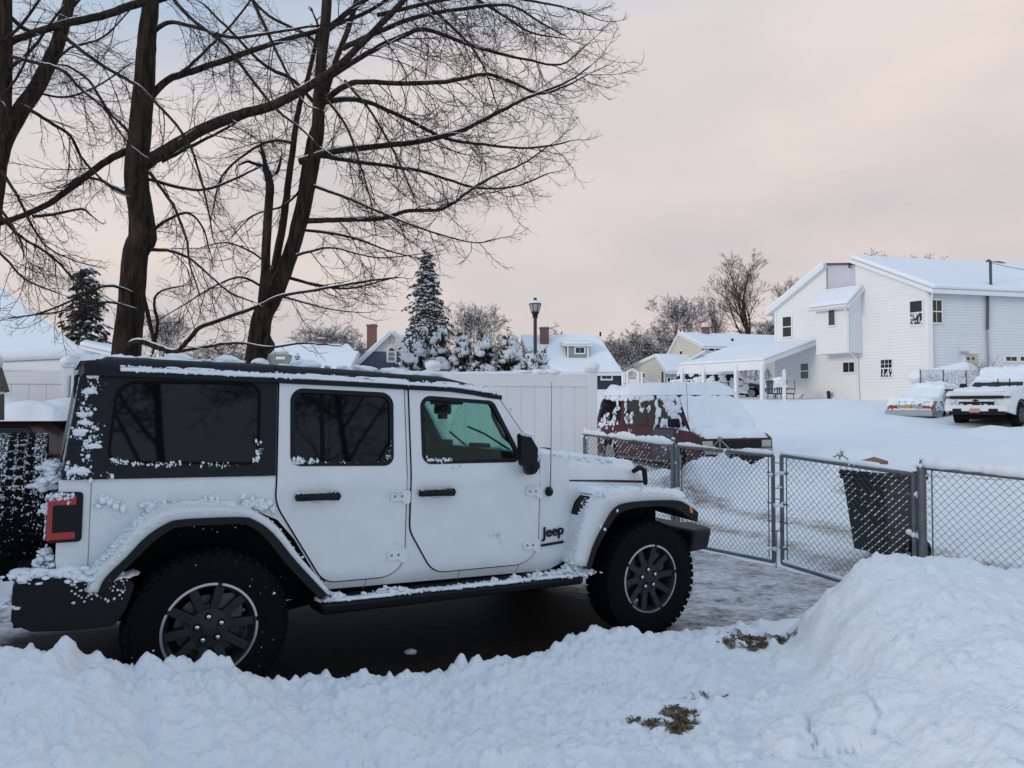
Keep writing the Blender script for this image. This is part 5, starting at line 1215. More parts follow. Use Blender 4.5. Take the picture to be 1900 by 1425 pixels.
gate('left leaf of the chain-link driveway gate, meeting the right leaf at a latch', (1258, 828), (1434, 846), -.06, fpt(1434, 1042)[2], 4., lambda s, t: .10 + .5 * (t < .2), (1336, 815))
gate('right leaf of the chain-link driveway gate, in front of the green wheelie bin', (1450, 845), (1695, 880), fpt(1450, 1045)[2], -.14, 6., lambda s, t: min(.95, max(.12, 1.5 * s - .35 + .5 * perlin(np.array([s * 6]), np.array([t * 4]))[0])), (1559, 842))
def latch():
    r = thing('gate_latch', 'steel fork latch and drop rod joining the two gate leaves', 'latch', tuple(fpt(1442, 960))); off = r.location
    for py in (858, 905, 925): q = MB(); q.tube([fpt(1430, py), fpt(1455, py + 2)], .006, 6); q.build('latch_bar', GALV, r, off)
    q = MB(); q.tube([fpt(1441, 985), fpt(1440, 1054)], .007, 6); q.tube([fpt(1430, 985), fpt(1446, 985)], .008, 6); q.build('drop_rod', GALV, r, off)
    s = MB(); lumps(s, [fpt(1449, 905), fpt(1449, 955), fpt(1449, 985)], .012, .024, 14, 5, .012); s.build('snow', SNOW, r, off, smooth=180)
latch()
def gate_post_snow():
    pass

# ---- white vinyl privacy fence, one long run behind the vehicle
VA, VB = at(1098, HZ, 11.25), at(-260, HZ, 9.35)
VD = (VB - VA)[:2] / np.linalg.norm((VB - VA)[:2]); VL = np.linalg.norm((VB - VA)[:2])
VM = mat('white_vinyl', (.78, .78, .78), .42, var=.03, vscale=1.2)
def vinyl():
    r = thing('vinyl_fence', 'tall white vinyl privacy fence with snow along its top, behind the off-roader', 'fence', (VA[0], VA[1], -.1)); off = r.location
    rz = math.atan2(VD[1], VD[0]); top = 2.02; bot = -.15
    pt = lambda t, z: np.array([VA[0] + VD[0] * t, VA[1] + VD[1] * t, z])
    n = int(VL / 2.4) + 1; step = VL / n
    for i in range(n + 1):
        q = MB(); q.box(pt(i * step, (top + bot) / 2 + .02), (.13, .13, top - bot + .06), rz); x, y, z = pt(i * step, top + .05)
        q.box((x, y, z + .012), (.17, .17, .03), rz); q.hexa([(x - .075, y - .075, z + .027), (x + .075, y - .075, z + .027), (x + .075, y + .075, z + .027), (x - .075, y + .075, z + .027), (x - .01, y - .01, z + .085), (x + .01, y - .01, z + .085), (x + .01, y + .01, z + .085), (x - .01, y + .01, z + .085)])
        q.build('post', VM, r, off, bevel=.006)
        s = MB(); s.blob((x, y, z + .07), (.115, .115, .075), i, 3, .12); s.build('post_snow', SNOW, r, off, smooth=180)
    for i in range(n):
        a, b = i * step + .065, (i + 1) * step - .065; mid = (a + b) / 2
        q = MB(); q.box(pt(mid, top - .085), (b - a, .055, .17), rz); q.box(pt(mid, bot + .17), (b - a, .055, .17), rz)
        m = int((b - a) / .19); w = (b - a) / m
        for k in range(m):
            q.box(pt(a + (k + .5) * w, (top + bot) / 2), (w - .004, .026, top - bot - .30), rz)
        q.box(pt(mid, (top + bot) / 2), (b - a, .012, top - bot - .38), rz)
        q.build('panel', VM, r, off, bevel=.002)
    s = MB(); nn = 700; t = np.linspace(.0, VL, nn); h = .035 * (1 + .45 * perlin(t * 1.3, t * 0 + 4.) + .2 * perlin(t * 6, t * 0))
    for k in (0,): s.tube([pt(x, top - .012 + hh * .6) for x, hh in zip(t, h)], np.maximum(.02, h), 10)
    for (x, hh) in ((.62, .05), (.80, .04), (1.05, .03)): s.blob(pt(x, top + .04), (.13, .05, hh), x, 3, .3)
    s.build('rail_snow', SNOW, r, off, smooth=180)
vinyl()

# ---- wheelie bin behind the right gate leaf
def bin_():
    c = at(1640, 1000, 8.15); c[2] = gz(c[0], c[1]); rz = R(24)
    r = thing('wheelie_bin', 'dark green wheeled rubbish bin leaning behind the right gate leaf', 'bin', c, rz)
    G = mat('bin_green', (.007, .012, .011), .5, var=.2, vscale=20, bump=.1, bscale=200)
    b = MB(); b.hexa([(-.20, -.22, .10), (.22, -.22, .10), (.22, .22, .10), (-.20, .22, .10), (-.30, -.27, .86), (.29, -.27, .86), (.29, .27, .86), (-.30, .27, .86)]); b.box((-.01, 0, .875), (.63, .58, .05)); b.build('body', G, r, bevel=.02)
    l = MB(); l.hexa([(-.33, -.30, .90), (.32, -.30, .90), (.32, .30, .90), (-.33, .30, .90), (-.33, -.28, .955), (.30, -.28, .965), (.30, .28, .965), (-.33, .28, .955)]); l.build('lid', G, r, bevel=.015)
    for s in (1, -1):
        w = MB(); w.lathe([(0, -.04), (.11, -.04), (.125, -.03), (.125, .03), (.11, .04), (0, .04)], 24, (.20, s * .28, .125), 'y'); w.build('wheel', RUBBER, r, smooth=40)
    h = MB(); h.tube([(.36, -.24, .87), (.40, -.20, .90), (.40, .20, .90), (.36, .24, .87)], .016, 8); h.build('handle', G, r, smooth=60)
    s = MB(); snow_patch(s, [(-.34, -.3, .958), (.31, -.3, .966), (.31, .3, .966), (-.34, .3, .958)], .05, 20, 20, .4, .4, 3.1, .2); s.build('snow', SNOW, r, smooth=180)
    bd = MB(); bd.box((0, 0, 0), (.34, .22, .03)); bd.add(*[np.array([(-.17, -.11, .016), (.17, -.11, .016), (.12, .02, .05), (-.1, .03, .04)]), [(0, 1, 2, 3)]])
    o = bd.build('cardboard', mat('brown_cardboard', (.23, .12, .07), .8, var=.2, vscale=20), None, bevel=.004)
    p = Matrix.Rotation(rz, 4, 'Z') @ Vector((-.12, .05, 1.03)); o.location = Vector(c) + p; o.rotation_euler = (R(4), R(-3), rz + .3)
    tag(o, 'flattened brown cardboard piece lying on top of the wheeled bin', 'cardboard')
bin_()

# ---- street lamps
def lamp(px, py_top, d, base_z, h_l, label):
    p = at(px, py_top, d); k = h_l / .56
    r = thing('street_lamp', label, 'street lamp', (p[0], p[1], base_z), group='post-top lanterns'); 
    B_ = mat('lamp_black_iron', (.012, .011, .012), .5, spec=.4); Hh = p[2] - base_z
    q = MB(); q.lathe([(.10 * k, 0), (.10 * k, .3 * k), (.055 * k, .4 * k), (.05 * k, Hh - .60 * k), (.09 * k, Hh - .56 * k), (.05 * k, Hh - .54 * k), (.05 * k, Hh - .5 * k)], 12); q.build('pole', mat('lamp_brown_pole', (.035, .024, .021), .5), r, smooth=40)
    q = MB(); z = Hh
    q.lathe([(.0, z - .58 * k), (.06 * k, z - .56 * k), (.10 * k, z - .45 * k), (.125 * k, z - .42 * k), (.10 * k, z - .41 * k)], 8)
    for i in range(6):
        a = i * math.pi / 3; q.tube([(.105 * k * math.cos(a), .105 * k * math.sin(a), z - .42 * k), (.165 * k * math.cos(a), .165 * k * math.sin(a), z - .19 * k)], .010 * k, 5)
    q.lathe([(.175 * k, z - .20 * k), (.185 * k, z - .18 * k), (.12 * k, z - .12 * k), (.055 * k, z - .09 * k), (.045 * k, z - .03 * k), (.055 * k, z - .02 * k), (0, z)], 12)
    q.build('lantern', B_, r, smooth=40)
    g = MB(); g.lathe([(.095 * k, z - .41 * k), (.155 * k, z - .195 * k)], 12); g.build('lantern_glass', mat('lamp_glass', (.42, .42, .42), .3, trans=.0), r, smooth=40)
    s = MB(); s.lathe([(.185 * k, z - .178 * k), (.18 * k, z - .155 * k), (.13 * k, z - .105 * k), (.06 * k, z - .08 * k)], 14); s.build('snow', SNOW, r, smooth=60)
lamp(993, 552, 18.0, .1, .46, 'tall black post lantern on a brown pole rising beyond the vinyl fence')
lamp(552, 655, 44., 2.0, .50, 'small distant black lantern above the roof of the off-roader, left of the navy gable house')
def gate_arbour():
    d = 48.; r = thing('garden_arbour', 'small white lattice garden gate arch beside the cream garage', 'arbour', at(1177, 722, d)); off = r.location
    P = lambda x, y, o=0: at(x, y, d + o)
    q = MB()
    for x in (1156, 1164, 1184, 1191): q.tube([P(x, 724), P(x, 690)], .07, 4); q.tube([P(x, 724, .9), P(x, 690, .9)], .07, 4)
    q.slab([P(1160, 692), P(1174, 683), P(1188, 692), P(1186, 694), P(1174, 686), P(1162, 694)], (0, .9, 0)); q.build('arch', TRIM, r, off)
    q = MB(); q.slab([P(1166, 724), P(1181, 724), P(1181, 699), P(1166, 699)], (0, .08, 0)); q.build('gate_panel', TRIM, r, off)
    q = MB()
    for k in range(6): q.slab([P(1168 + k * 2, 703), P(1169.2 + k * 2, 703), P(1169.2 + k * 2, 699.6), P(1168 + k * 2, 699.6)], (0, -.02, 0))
    q.build('lattice', mat('lattice_shadow', (.25, .26, .28), .7), r, off)  # grey strips: shade of the lattice gaps put into their colour
gate_arbour()
def mailbox():
    d = 34.5; r = thing('mailbox_post', 'white cross-shaped mailbox post with snow in front of the patio chairs', 'mailbox post', at(1455, 750, d)); off = r.location
    q = MB(); q.box(at(1455, 720, d), (.13, .13, at(1455, 690, d)[2] - at(1455, 750, d)[2])); q.box(at(1449, 716, d), (.55, .11, .11)); q.lathe([(.065, 0), (.08, .04), (.03, .11), (0, .14)], 8, at(1455, 690, d)); q.build('post', TRIM, r, off, bevel=.01)
    q = MB(); c = at(1446, 710, d); q.box(c, (.40, .2, .2)); q.build('mailbox', TRIM, r, off, bevel=.06, seg=3)
    s = MB(); s.blob(at(1446, 704, d), (.26, .16, .10), 3, 3, .3); s.build('snow', SNOW, r, off, smooth=180)
mailbox()
def feeder():
    d = 5.6; c = at(-40, 690, d); r = thing('bird_feeder', 'weathered wooden bird feeder under snow at the left edge of the view', 'bird feeder', (c[0], c[1], -.05)); off = r.location
    P = lambda x, y, o=0: at(x - 17, y, d + o * .4); wd_ = mat('weathered_wood', (.10, .085, .075), .85, var=.3, vscale=12, bump=.3, bscale=60)
    q = MB(); q.slab([P(-40, 780), P(9, 780), P(9, 728), P(-40, 728)], (0, .10, 0)); q.build('house', wd_, r, off, bevel=.004)
    q = MB(); q.slab([P(-20, 650), P(-12, 650), P(12, 726), P(4, 728)], (0, .14, 0)); q.slab([P(-20, 650), P(-12, 650), P(-44, 728), P(-52, 726)], (0, .14, 0)); q.build('roof', wd_, r, off)
    q = MB(); q.tube([P(-16, 780, .14), np.array([*P(-16, 780, .14)[:2], -.2])], .045, 8); q.build('pole', wd_, r, off)
    q = MB(); q.tube([P(-16, 655, .14), P(-16, 620, .14)], .01, 6); q.lathe([(0, 0), (.05, .01), (.06, .05), (.03, .10), (0, .12)], 12, P(-6, 654, .14)); q.build('finial', wd_, r, off)
    s = MB(); s.blob(P(-2, 668, .1), (.07, .12, .07), 1, 3, .3); snow_patch(s, [P(-14, 652, 0), P(10, 724, 0), P(10, 724, .36), P(-14, 652, .36)], .03, 16, 12, .4, .4, 1.); s.blob(P(10, 727, .1), (.03, .1, .03), 4, 3, .3); s.build('snow', SNOW, r, off, smooth=180)
feeder()
def chairs():
    iron = mat('patio_green_iron', (.012, .022, .022), .5)
    d = 37.2
    def make(px, lab, hd):
        c = at(px, 747, d); r = thing('patio_chair', lab, 'chair', c, hd, 'patio chairs on the porch')
        s = MB(); s.box((0, 0, .43), (.52, .52, .05)); s.build('seat', iron, r)
        b = MB()
        for k in range(5): b.box((-.25 - .02, -.2 + .1 * k, .75), (.03, .05, .6))
        b.box((-.27, 0, 1.03), (.04, .52, .06)); b.build('backrest', iron, r)
        for x in (-.23, .23):
            for y in (-.23, .23): l = MB(); l.tube([(x, y, 0), (x * .9, y * .9, .43)], .02, 5); l.build('leg', iron, r)
        for y in (-.27, .27): l = MB(); l.tube([(-.25, y, .66), (.24, y, .66), (.24, y, .42)], .02, 5); l.build('armrest', iron, r)
    make(1437, 'dark green patio chair on the porch, left of the mailbox post', R(20))
    make(1449, 'dark green patio chair on the porch, partly behind the mailbox post', R(80))
    make(1464, 'dark green patio chair on the porch, right of the mailbox post', R(160))
chairs()
# ================================================================ HOUSES
def window(par, off, wall, x0, y0, x1, y1, cols=2, rows=2, frame=.07, sash=True, glass=None, proud=.03, snow_=0, fr_mat=None):
    """double-hung window at photo pixels on an upright wall: frame and sill, pane, glazing bars"""
    a, b = wall.st(x0, y0), wall.st(x1, y1); t0, t1 = sorted((a[0], b[0])); z1, z0 = max(a[1], b[1]), min(a[1], b[1])
    w = lambda t, z, o: wall.w(t, z, o)
    ext = lambda mb, A, B, C, D, o0, o1: mb.slab([w(*A, o0), w(*B, o0), w(*C, o0), w(*D, o0)], wall.n * (o1 - o0))
    f = MB(); g = frame
    for (p, q, r_, s_) in ((t0 - g, t0, z0 - g, z1 + g), (t1, t1 + g, z0 - g, z1 + g)): ext(f, (p, r_), (q, r_), (q, s_), (p, s_), 0, proud + .02)
    for (p, q, r_, s_) in ((t0, t1, z1, z1 + g), (t0, t1, z0 - g, z0)): ext(f, (p, r_), (q, r_), (q, s_), (p, s_), 0, proud + (.05 if r_ < z0 else .02))
    fo = f.build('window', fr_mat or TRIM, par, off)
    p = MB(); ext(p, (t0, z0), (t1, z0), (t1, z1), (t0, z1), .002, .012); p.build('pane', glass or GLASS, fo, off)
    m = MB(); h = .009
    if sash: zc = (z0 + z1) / 2; ext(m, (t0, zc - .025), (t1, zc - .025), (t1, zc + .025), (t0, zc + .025), .012, .030)
    zz0 = (z0 + z1) / 2 if sash == 'top' else z0
    for k in range(1, cols): t = t0 + (t1 - t0) * k / cols; ext(m, (t - h, zz0), (t + h, zz0), (t + h, z1), (t - h, z1), .013, .024)
    for k in range(1, rows):
        z = zz0 + (z1 - zz0) * k / rows; ext(m, (t0, z - h), (t1, z - h), (t1, z + h), (t0, z + h), .0135, .022)
    if m.n: m.build('glazing_bars', fr_mat or TRIM, fo, off)
    if snow_:
        s = MB(); rr = random.Random(int(x0))
        for i in range(int(snow_)):
            t = rr.uniform(t0, t1); z = z0 + (z1 - z0) * .5 * rr.random() ** 1.4; s.blob(w(t, z, .02), (.03, .02, .085), i, 1, .5)
        s.build('window_snow', SNOW, fo, off, smooth=180)
    return fo
def roof_slab(par, off, poly, th=.16, snow_t=.20, name='roof', edge=TRIM):
    """sloping roof from its outline: deck with fascia, then the snow lying on it as a thick rounded sheet"""
    P = [np.asarray(p, float) for p in poly]
    q = MB(); q.slab([p - (0, 0, th) for p in P], (0, 0, th)); ro = q.build(name, edge, par, off)
    n = np.cross(P[1] - P[0], P[-1] - P[0]); n /= np.linalg.norm(n); n = n if n[2] > 0 else -n
    c = np.mean(P, 0); s = MB()
    inn = [p + (c - p) / np.linalg.norm(c - p) * .05 for p in P]
    s.slab([p + n * .004 for p in inn], n * snow_t); so = s.build('roof_snow', SNOW_FAR, ro, off, bevel=snow_t * .45, seg=3, smooth=60)
    return ro
def wall_poly(par, off, wall, pts, m, name='wall', th=.15):
    q = MB(); q.slab([np.asarray(p) for p in pts], -wall.n * th); return q.build(name, m, par, off)

# ---- the big white house with two offset roofs
def white_house():
    d0 = 34.; G = Wall(1725, d0, -.545, .84); E = Wall(1725, d0, .97, .24)          # gable wall to the left, eave wall to the right
    c = G.w(0, 1.6); r = thing('white_house', 'large white two-storey house with clapboard walls and two offset snowy roofs on the right', 'house', c); off = r.location
    zb = 1.2; g = lambda x, y, o=0: G.p(x, y, o)
    def gb(x, y): t, z = G.st(x, y); return G.w(t, zb)
    # gable wall outline, with the step between the two roofs
    tl = G.st(1437, 575); ta = G.st(1533, 494); tb = G.st(1587, 484); te = G.st(1725, 538)
    zl = G.st(1533, 545)[1]
    wall_poly(r, off, G, [G.w(te[0], zb), G.w(te[0], te[1]), G.w(tb[0], tb[1]), G.w(tb[0], zl), G.w(ta[0], zl), G.w(ta[0], ta[1]), G.w(tl[0], tl[1]), G.w(tl[0], zb)], WHITE_SIDING, 'gable_wall', .2)
    ez = te[1]; EL = 16.
    wall_poly(r, off, E, [E.w(.0, zb), E.w(EL, zb), E.w(EL, ez), E.w(.0, ez)], siding('white_siding_shaded', (.74, .755, .76), .13, strength=.75), 'eave_wall', .2)  # eave side's shade put into a darker, bluer copy of the siding
    # recessed upright face between the roofs
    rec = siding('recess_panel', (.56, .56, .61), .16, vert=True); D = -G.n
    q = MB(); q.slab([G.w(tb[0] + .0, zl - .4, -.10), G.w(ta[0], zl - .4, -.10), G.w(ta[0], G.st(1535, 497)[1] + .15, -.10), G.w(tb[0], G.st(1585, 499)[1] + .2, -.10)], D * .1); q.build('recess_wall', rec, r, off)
    q = MB(); q.slab([G.w(tb[0], G.st(1585, 499)[1] + .2, -.0), G.w(ta[0], G.st(1535, 497)[1] + .15, -.0), G.w(ta[0], G.st(1535, 497)[1] + .25, -.0), G.w(tb[0], G.st(1585, 499)[1] + .30, -.0)], D * .3); q.build('recess_edge', mat('dark_flashing', (.08, .08, .09), .6), r, off)
    q = MB(); q.slab([G.w(ta[0] + .0, zl - .3, 0), G.w(ta[0], ta[1], 0), G.w(ta[0], ta[1], -6), G.w(ta[0], zl - .3, -6)], (.02, .02, 0)); q.slab([G.w(tb[0], zl - .3, 0), G.w(tb[0], tb[1], 0), G.w(tb[0], tb[1], -10), G.w(tb[0], zl - .3, -10)], (.02, .02, 0)); q.build('step_wall', WHITE_SIDING, r, off)
    # roofs: they run back along the eave wall's direction
    X = E.d * 16.; o_ = -E.d * .30
    rid, eav = G.w(tb[0] + .1, tb[1] + .12), G.w(-.45, te[1] - .02)
    roof_slab(r, off, [rid + o_, eav + o_, eav + X, rid + X], .18, .22)
    Y = G.n * -6.; rid2, eav2 = G.w(ta[0] - .05, ta[1] + .08), G.w(tl[0] + .35, tl[1] - .12)
    roof_slab(r, off, [rid2 + G.n * .3, eav2 + G.n * .3, eav2 + Y, rid2 + Y], .18, .22)
    # gutter, downpipes, corner boards
    q = MB(); q.tube([E.w(-.2, ez - .08, .14), E.w(EL, ez - .10, .14)], .085, 8); q.build('gutter', mat('gutter_grey', (.55, .58, .60), .4), r, off, smooth=60)
    q = MB(); q.tube([E.w(.10, ez - .12, .14), E.w(.12, ez - .45, .06), E.w(.12, zb + .2, .06)], .05, 8); q.build('downpipe', TRIM, r, off, smooth=60)
    q = MB(); q.slab([G.w(.0, zb, .0), G.w(.14, zb, .0), G.w(.14, te[1] - .05, .0), G.w(.0, te[1], .0)], G.n * .025); q.slab([E.w(.0, zb), E.w(.14, zb), E.w(.14, ez), E.w(0, ez)], E.n * .025); q.build('corner_board', TRIM, r, off)
    q = MB(); q.slab([G.w(tl[0] - .14, zb, 0), G.w(tl[0], zb, 0), G.w(tl[0], tl[1], 0), G.w(tl[0] - .14, tl[1] + .1, 0)], G.n * .025); q.build('corner_board', TRIM, r, off)
    # bay jutting out on the upper floor
    B = 1.0
    t0, t1 = G.st(1596, 600)[0], G.st(1514, 600)[0]
    def bp(x, y): rr = ray(x, y); t = ((G.o + G.n * B - CAM) @ G.n) / (rr @ G.n); return CAM + rr * t
    W2 = Wall.__new__(Wall); W2.o = G.o + G.n * B; W2.d = G.d; W2.n = G.n
    a0, a1 = W2.st(1577, 600)[0], W2.st(1514, 600)[0]; zlo = W2.st(1545, 656)[1]; ztop = W2.st(1545, 571)[1]; zr = G.st(1596, 538)[1]
    q = MB(); q.hexa([W2.w(a0, zlo), W2.w(a1, zlo), G.w(a1, zlo, -.02), G.w(a0, zlo, -.02), W2.w(a0, ztop), W2.w(a1, ztop), G.w(a1, zr, -.02), G.w(a0, zr, -.02)]); q.build('bay', WHITE_SIDING, r, off)
    roof_slab(r, off, [W2.w(a0 - .15, ztop - .0, .30), W2.w(a1 + .25, ztop - .0, .30), G.w(a1 + .25, zr + .12, 0), G.w(a0 - .15, zr + .12, 0)], .14, .20, 'bay_roof')
    q = MB(); q.tube([W2.w(a0 - .1, ztop - .02, .36), W2.w(a1 + .2, ztop - .02, .36)], .06, 8); q.build('bay_gutter', TRIM, r, off, smooth=60)
    q = MB(); q.tube([W2.w(a0 + .12, ztop - .06, .36), W2.w(a0 + .05, ztop - .35, .06), W2.w(a0 + .05, zlo + .05, .06), G.w(G.st(1592, 666)[0], G.st(1592, 666)[1], .08), G.w(G.st(1595, 690)[0], zb + .2, .08)], .05, 8); q.build('downpipe', TRIM, r, off, smooth=60)
    # windows
    window(r, off, G, 1453, 589, 1469, 624, 1, 1); window(r, off, G, 1689, 560, 1712, 601, 1, 1, snow_=22); window(r, off, G, 1635, 668, 1656, 699, 3, 2, sash='top', snow_=20)
    window(r, off, G, 1486, 675, 1501, 702, 1, 1, glass=mat('net_curtain_glass', (.12, .15, .15), .1)); window(r, off, G, 1565, 673, 1586, 690, 2, 1, sash=False)
    window(r, off, W2, 1538, 575, 1550, 603, 1, 1, sash=False, glass=mat('blind_glass', (.06, .06, .055), .1))
    window(r, off, E, 1727.6, 557, 1747, 599, 2, 2, frame=.06)
    for x0, x1 in ((1865, 1886), (1892, 1912)): window(r, off, E, x0, 662, x1, 670, 2, 1, sash=False)
    # cream door with two small panes
    t0, z1 = E.st(1790, 656); t1, _ = E.st(1812, 656); q = MB(); q.slab([E.w(t0 - .08, zb), E.w(t1 + .08, zb), E.w(t1 + .08, z1 + .12), E.w(t0 - .08, z1 + .12)], E.n * .05); fr = q.build('door_frame', TRIM, r, off)
    q = MB(); q.slab([E.w(t0, zb, .05), E.w(t1, zb, .05), E.w(t1, z1, .05), E.w(t0, z1, .05)], E.n * .03); dr = q.build('door', mat('cream_door', (.52, .47, .34), .5), r, off)
    for xa, xb in ((1791.5, 1796), (1800.5, 1805)): a = E.st(xa, 663)[0]; b = E.st(xb, 663)[0]; q = MB(); q.slab([E.w(a, E.st(xa, 668)[1], .08), E.w(b, E.st(xa, 668)[1], .08), E.w(b, E.st(xa, 663)[1], .08), E.w(a, E.st(xa, 663)[1], .08)], E.n * .008); q.build('door_pane', GLASS, dr, off)
    q = MB(); p = E.p(1784, 654); q.box(p + E.n * .15, (.3, .3, .08)); q.build('porch_lamp', mat('bulkhead_grey', (.4, .42, .44), .5), r, off, bevel=.02)
    # electricity mast through the eave
    t, z = E.st(1830, 487); q = MB(); dk_ = mat('conduit_dark', (.07, .075, .085), .6)
    q.tube([E.w(t, z - 1.4, .22), E.w(t, z - .1, .22), E.w(t, z, .22)], .06, 8); q.tube([E.w(t + .02, z, .22), E.w(t - .10, z + .06, .22), E.w(t - .20, z, .22)], .05, 8); q.tube([E.w(t - .05, ez - .1, .10), E.w(t - .10, E.st(1826, 612)[1], .10)], .06, 8); q.build('service_mast', dk_, r, off, smooth=60)
    q = MB(); q.tube([E.w(t - .10, E.st(1826, 612)[1], .08), E.w(t - .02, zb + .4, .08)], .045, 6); q.build('conduit', mat('conduit_grey', (.30, .29, .29), .6), r, off)
    q = MB(); a = E.w(t, z - .05, .22); b = E.w(t + 10, z + .15, .6); pts = [a * (1 - k) + b * k - np.array([0, 0, .5 * 4 * k * (1 - k)]) for k in np.linspace(0, 1, 14)]; q.tube(pts, .012, 4); q.build('service_cable', dk_, r, off)
    # vents at the foot of the wall, hump on the ridge, corner flue
    q = MB(); p = g(1541, 742); q.tube([p + G.n * .15, g(1541, 730) + G.n * .15, g(1544, 728) + G.n * .3, g(1546, 733) + G.n * .35], .09, 8); q.build('vent_pipe', mat('vent_black', (.015, .013, .012), .5), r, off, smooth=60)
    q = MB(); q.tube([g(1491, 731) + G.n * .05, g(1489, 737) + G.n * .1, g(1480, 743) + G.n * .3], .025, 5); q.build('dryer_hose', mat('conduit_grey'), r, off)
    q = MB(); p = G.w(tb[0], tb[1], .1); q.tube([p + (0, 0, .02), p - G.d * -.22 + (0, 0, .0), p - G.d * -.25 - (0, 0, .32)], .05, 6); q.build('bargeboard_end', mat('vent_black'), r, off)
    q = MB(); p = rid + E.d * 8.4 + (0, 0, .05); q.blob(p, (.55, .3, .22), 2, 2, .2); q.build('ridge_vent', mat('ridge_vent_brown', (.14, .12, .11), .7), r, off, smooth=180)
    # ---- the porch roof on posts
    pr = thing('porch', 'open white porch with snow-covered lean-to roof on four posts against the white house', 'porch', G.w(6.5, 1.4, 2.5)); po = pr.location
    hi0 = G.w(G.st(1516, 633)[0], G.st(1516, 633)[1], .02); hi1 = G.w(tl[0] + 1.6, hi0[2], .02)
    ea = np.array([hi0[0] + G.n[0] * 4.05, hi0[1] + G.n[1] * 4.05, at(1420, 669, 36.5)[2]]); t_ = 5.6; eb = ea + np.array([G.d[0] * t_, G.d[1] * t_, 0]); hi1 = hi0 + G.d * t_
    roof_slab(pr, po, [hi0, ea, eb, hi1], .20, .12, 'porch_roof')
    q = MB(); q.slab([ea - (0, 0, .2), eb - (0, 0, .2), eb - (0, 0, .42), ea - (0, 0, .42)], -G.n * .12); q.build('fascia', TRIM, pr, po)
    q = MB(); apx = at(1310, 650, 41.5); q.slab([eb - (0, 0, .1), eb + (hi1 - eb) * .45 - (0, 0, .1), apx], G.d * .2); q.build('porch_gable', TRIM, pr, po)
    for i, px in enumerate((1421, 1383)):
        b = ea + (eb - ea) * (.02 if i == 0 else .30); 
        q = MB(); z0 = at(px, 749 - i * 6, np.linalg.norm(b[:2] - CAM[:2]) * .95)[2]; q.box((b[0], b[1], (b[2] + 1.45) / 2 - .1), (.17, .17, b[2] - 1.45 - .1), math.atan2(G.d[1], G.d[0])); q.build('post', TRIM, pr, po, bevel=.01)
    for k in (.68, .95):
        b = ea + (eb - ea) * k; q = MB(); q.box((b[0], b[1], (b[2] + 1.45) / 2 - .1), (.17, .17, b[2] - 1.45 - .1), math.atan2(G.d[1], G.d[0])); q.build('post', TRIM, pr, po, bevel=.01)
    fl_ = [hi0, ea + G.n * .3 - G.d * .2, eb + G.n * .3, hi1]; q = MB(); q.slab([np.array([p[0], p[1], 1.55]) for p in fl_], (0, 0, .12)); q.build('porch_floor', mat('porch_concrete', (.62, .60, .60), .7, var=.1), pr, po)
    q = MB(); q.slab([np.array([p[0], p[1], 1.15]) + G.n * -.05 for p in fl_], (0, 0, .39)); q.build('porch_base', mat('porch_brown', (.10, .085, .07), .8, var=.2), pr, po)
white_house()

def far_house(name, label, d, gdir, rdir, gable_px, eave_px, base_y, wall_m, depth, over=.25, cat='house', windows=(), extra=None):
    pass
CREAM = siding('cream_siding', (.64, .60, .51), .2); NAVY = siding('navy_siding', (.022, .030, .052), .18); SLATE = siding('slate_blue_siding', (.085, .10, .15), .18); TAUPE = siding('taupe_siding', (.26, .27, .25), .2)
BRICK = brick('red_brick', (.20, .075, .05), (.15, .06, .045), (.25, .22, .20))
def chimney(par, off, c, w, h, dpt=.7):
    q = MB(); q.box(np.asarray(c) + (0, 0, h / 2), (w, dpt, h)); q.box(np.asarray(c) + (0, 0, h + .06), (w + .12, dpt + .12, .12)); o = q.build('chimney', BRICK, par, off)
    s = MB(); s.blob(np.asarray(c) + (0, 0, h + .16), (w * .55, dpt * .5, .12), 1, 2, .2); s.build('chimney_snow', SNOW_FAR, o, off, smooth=180)

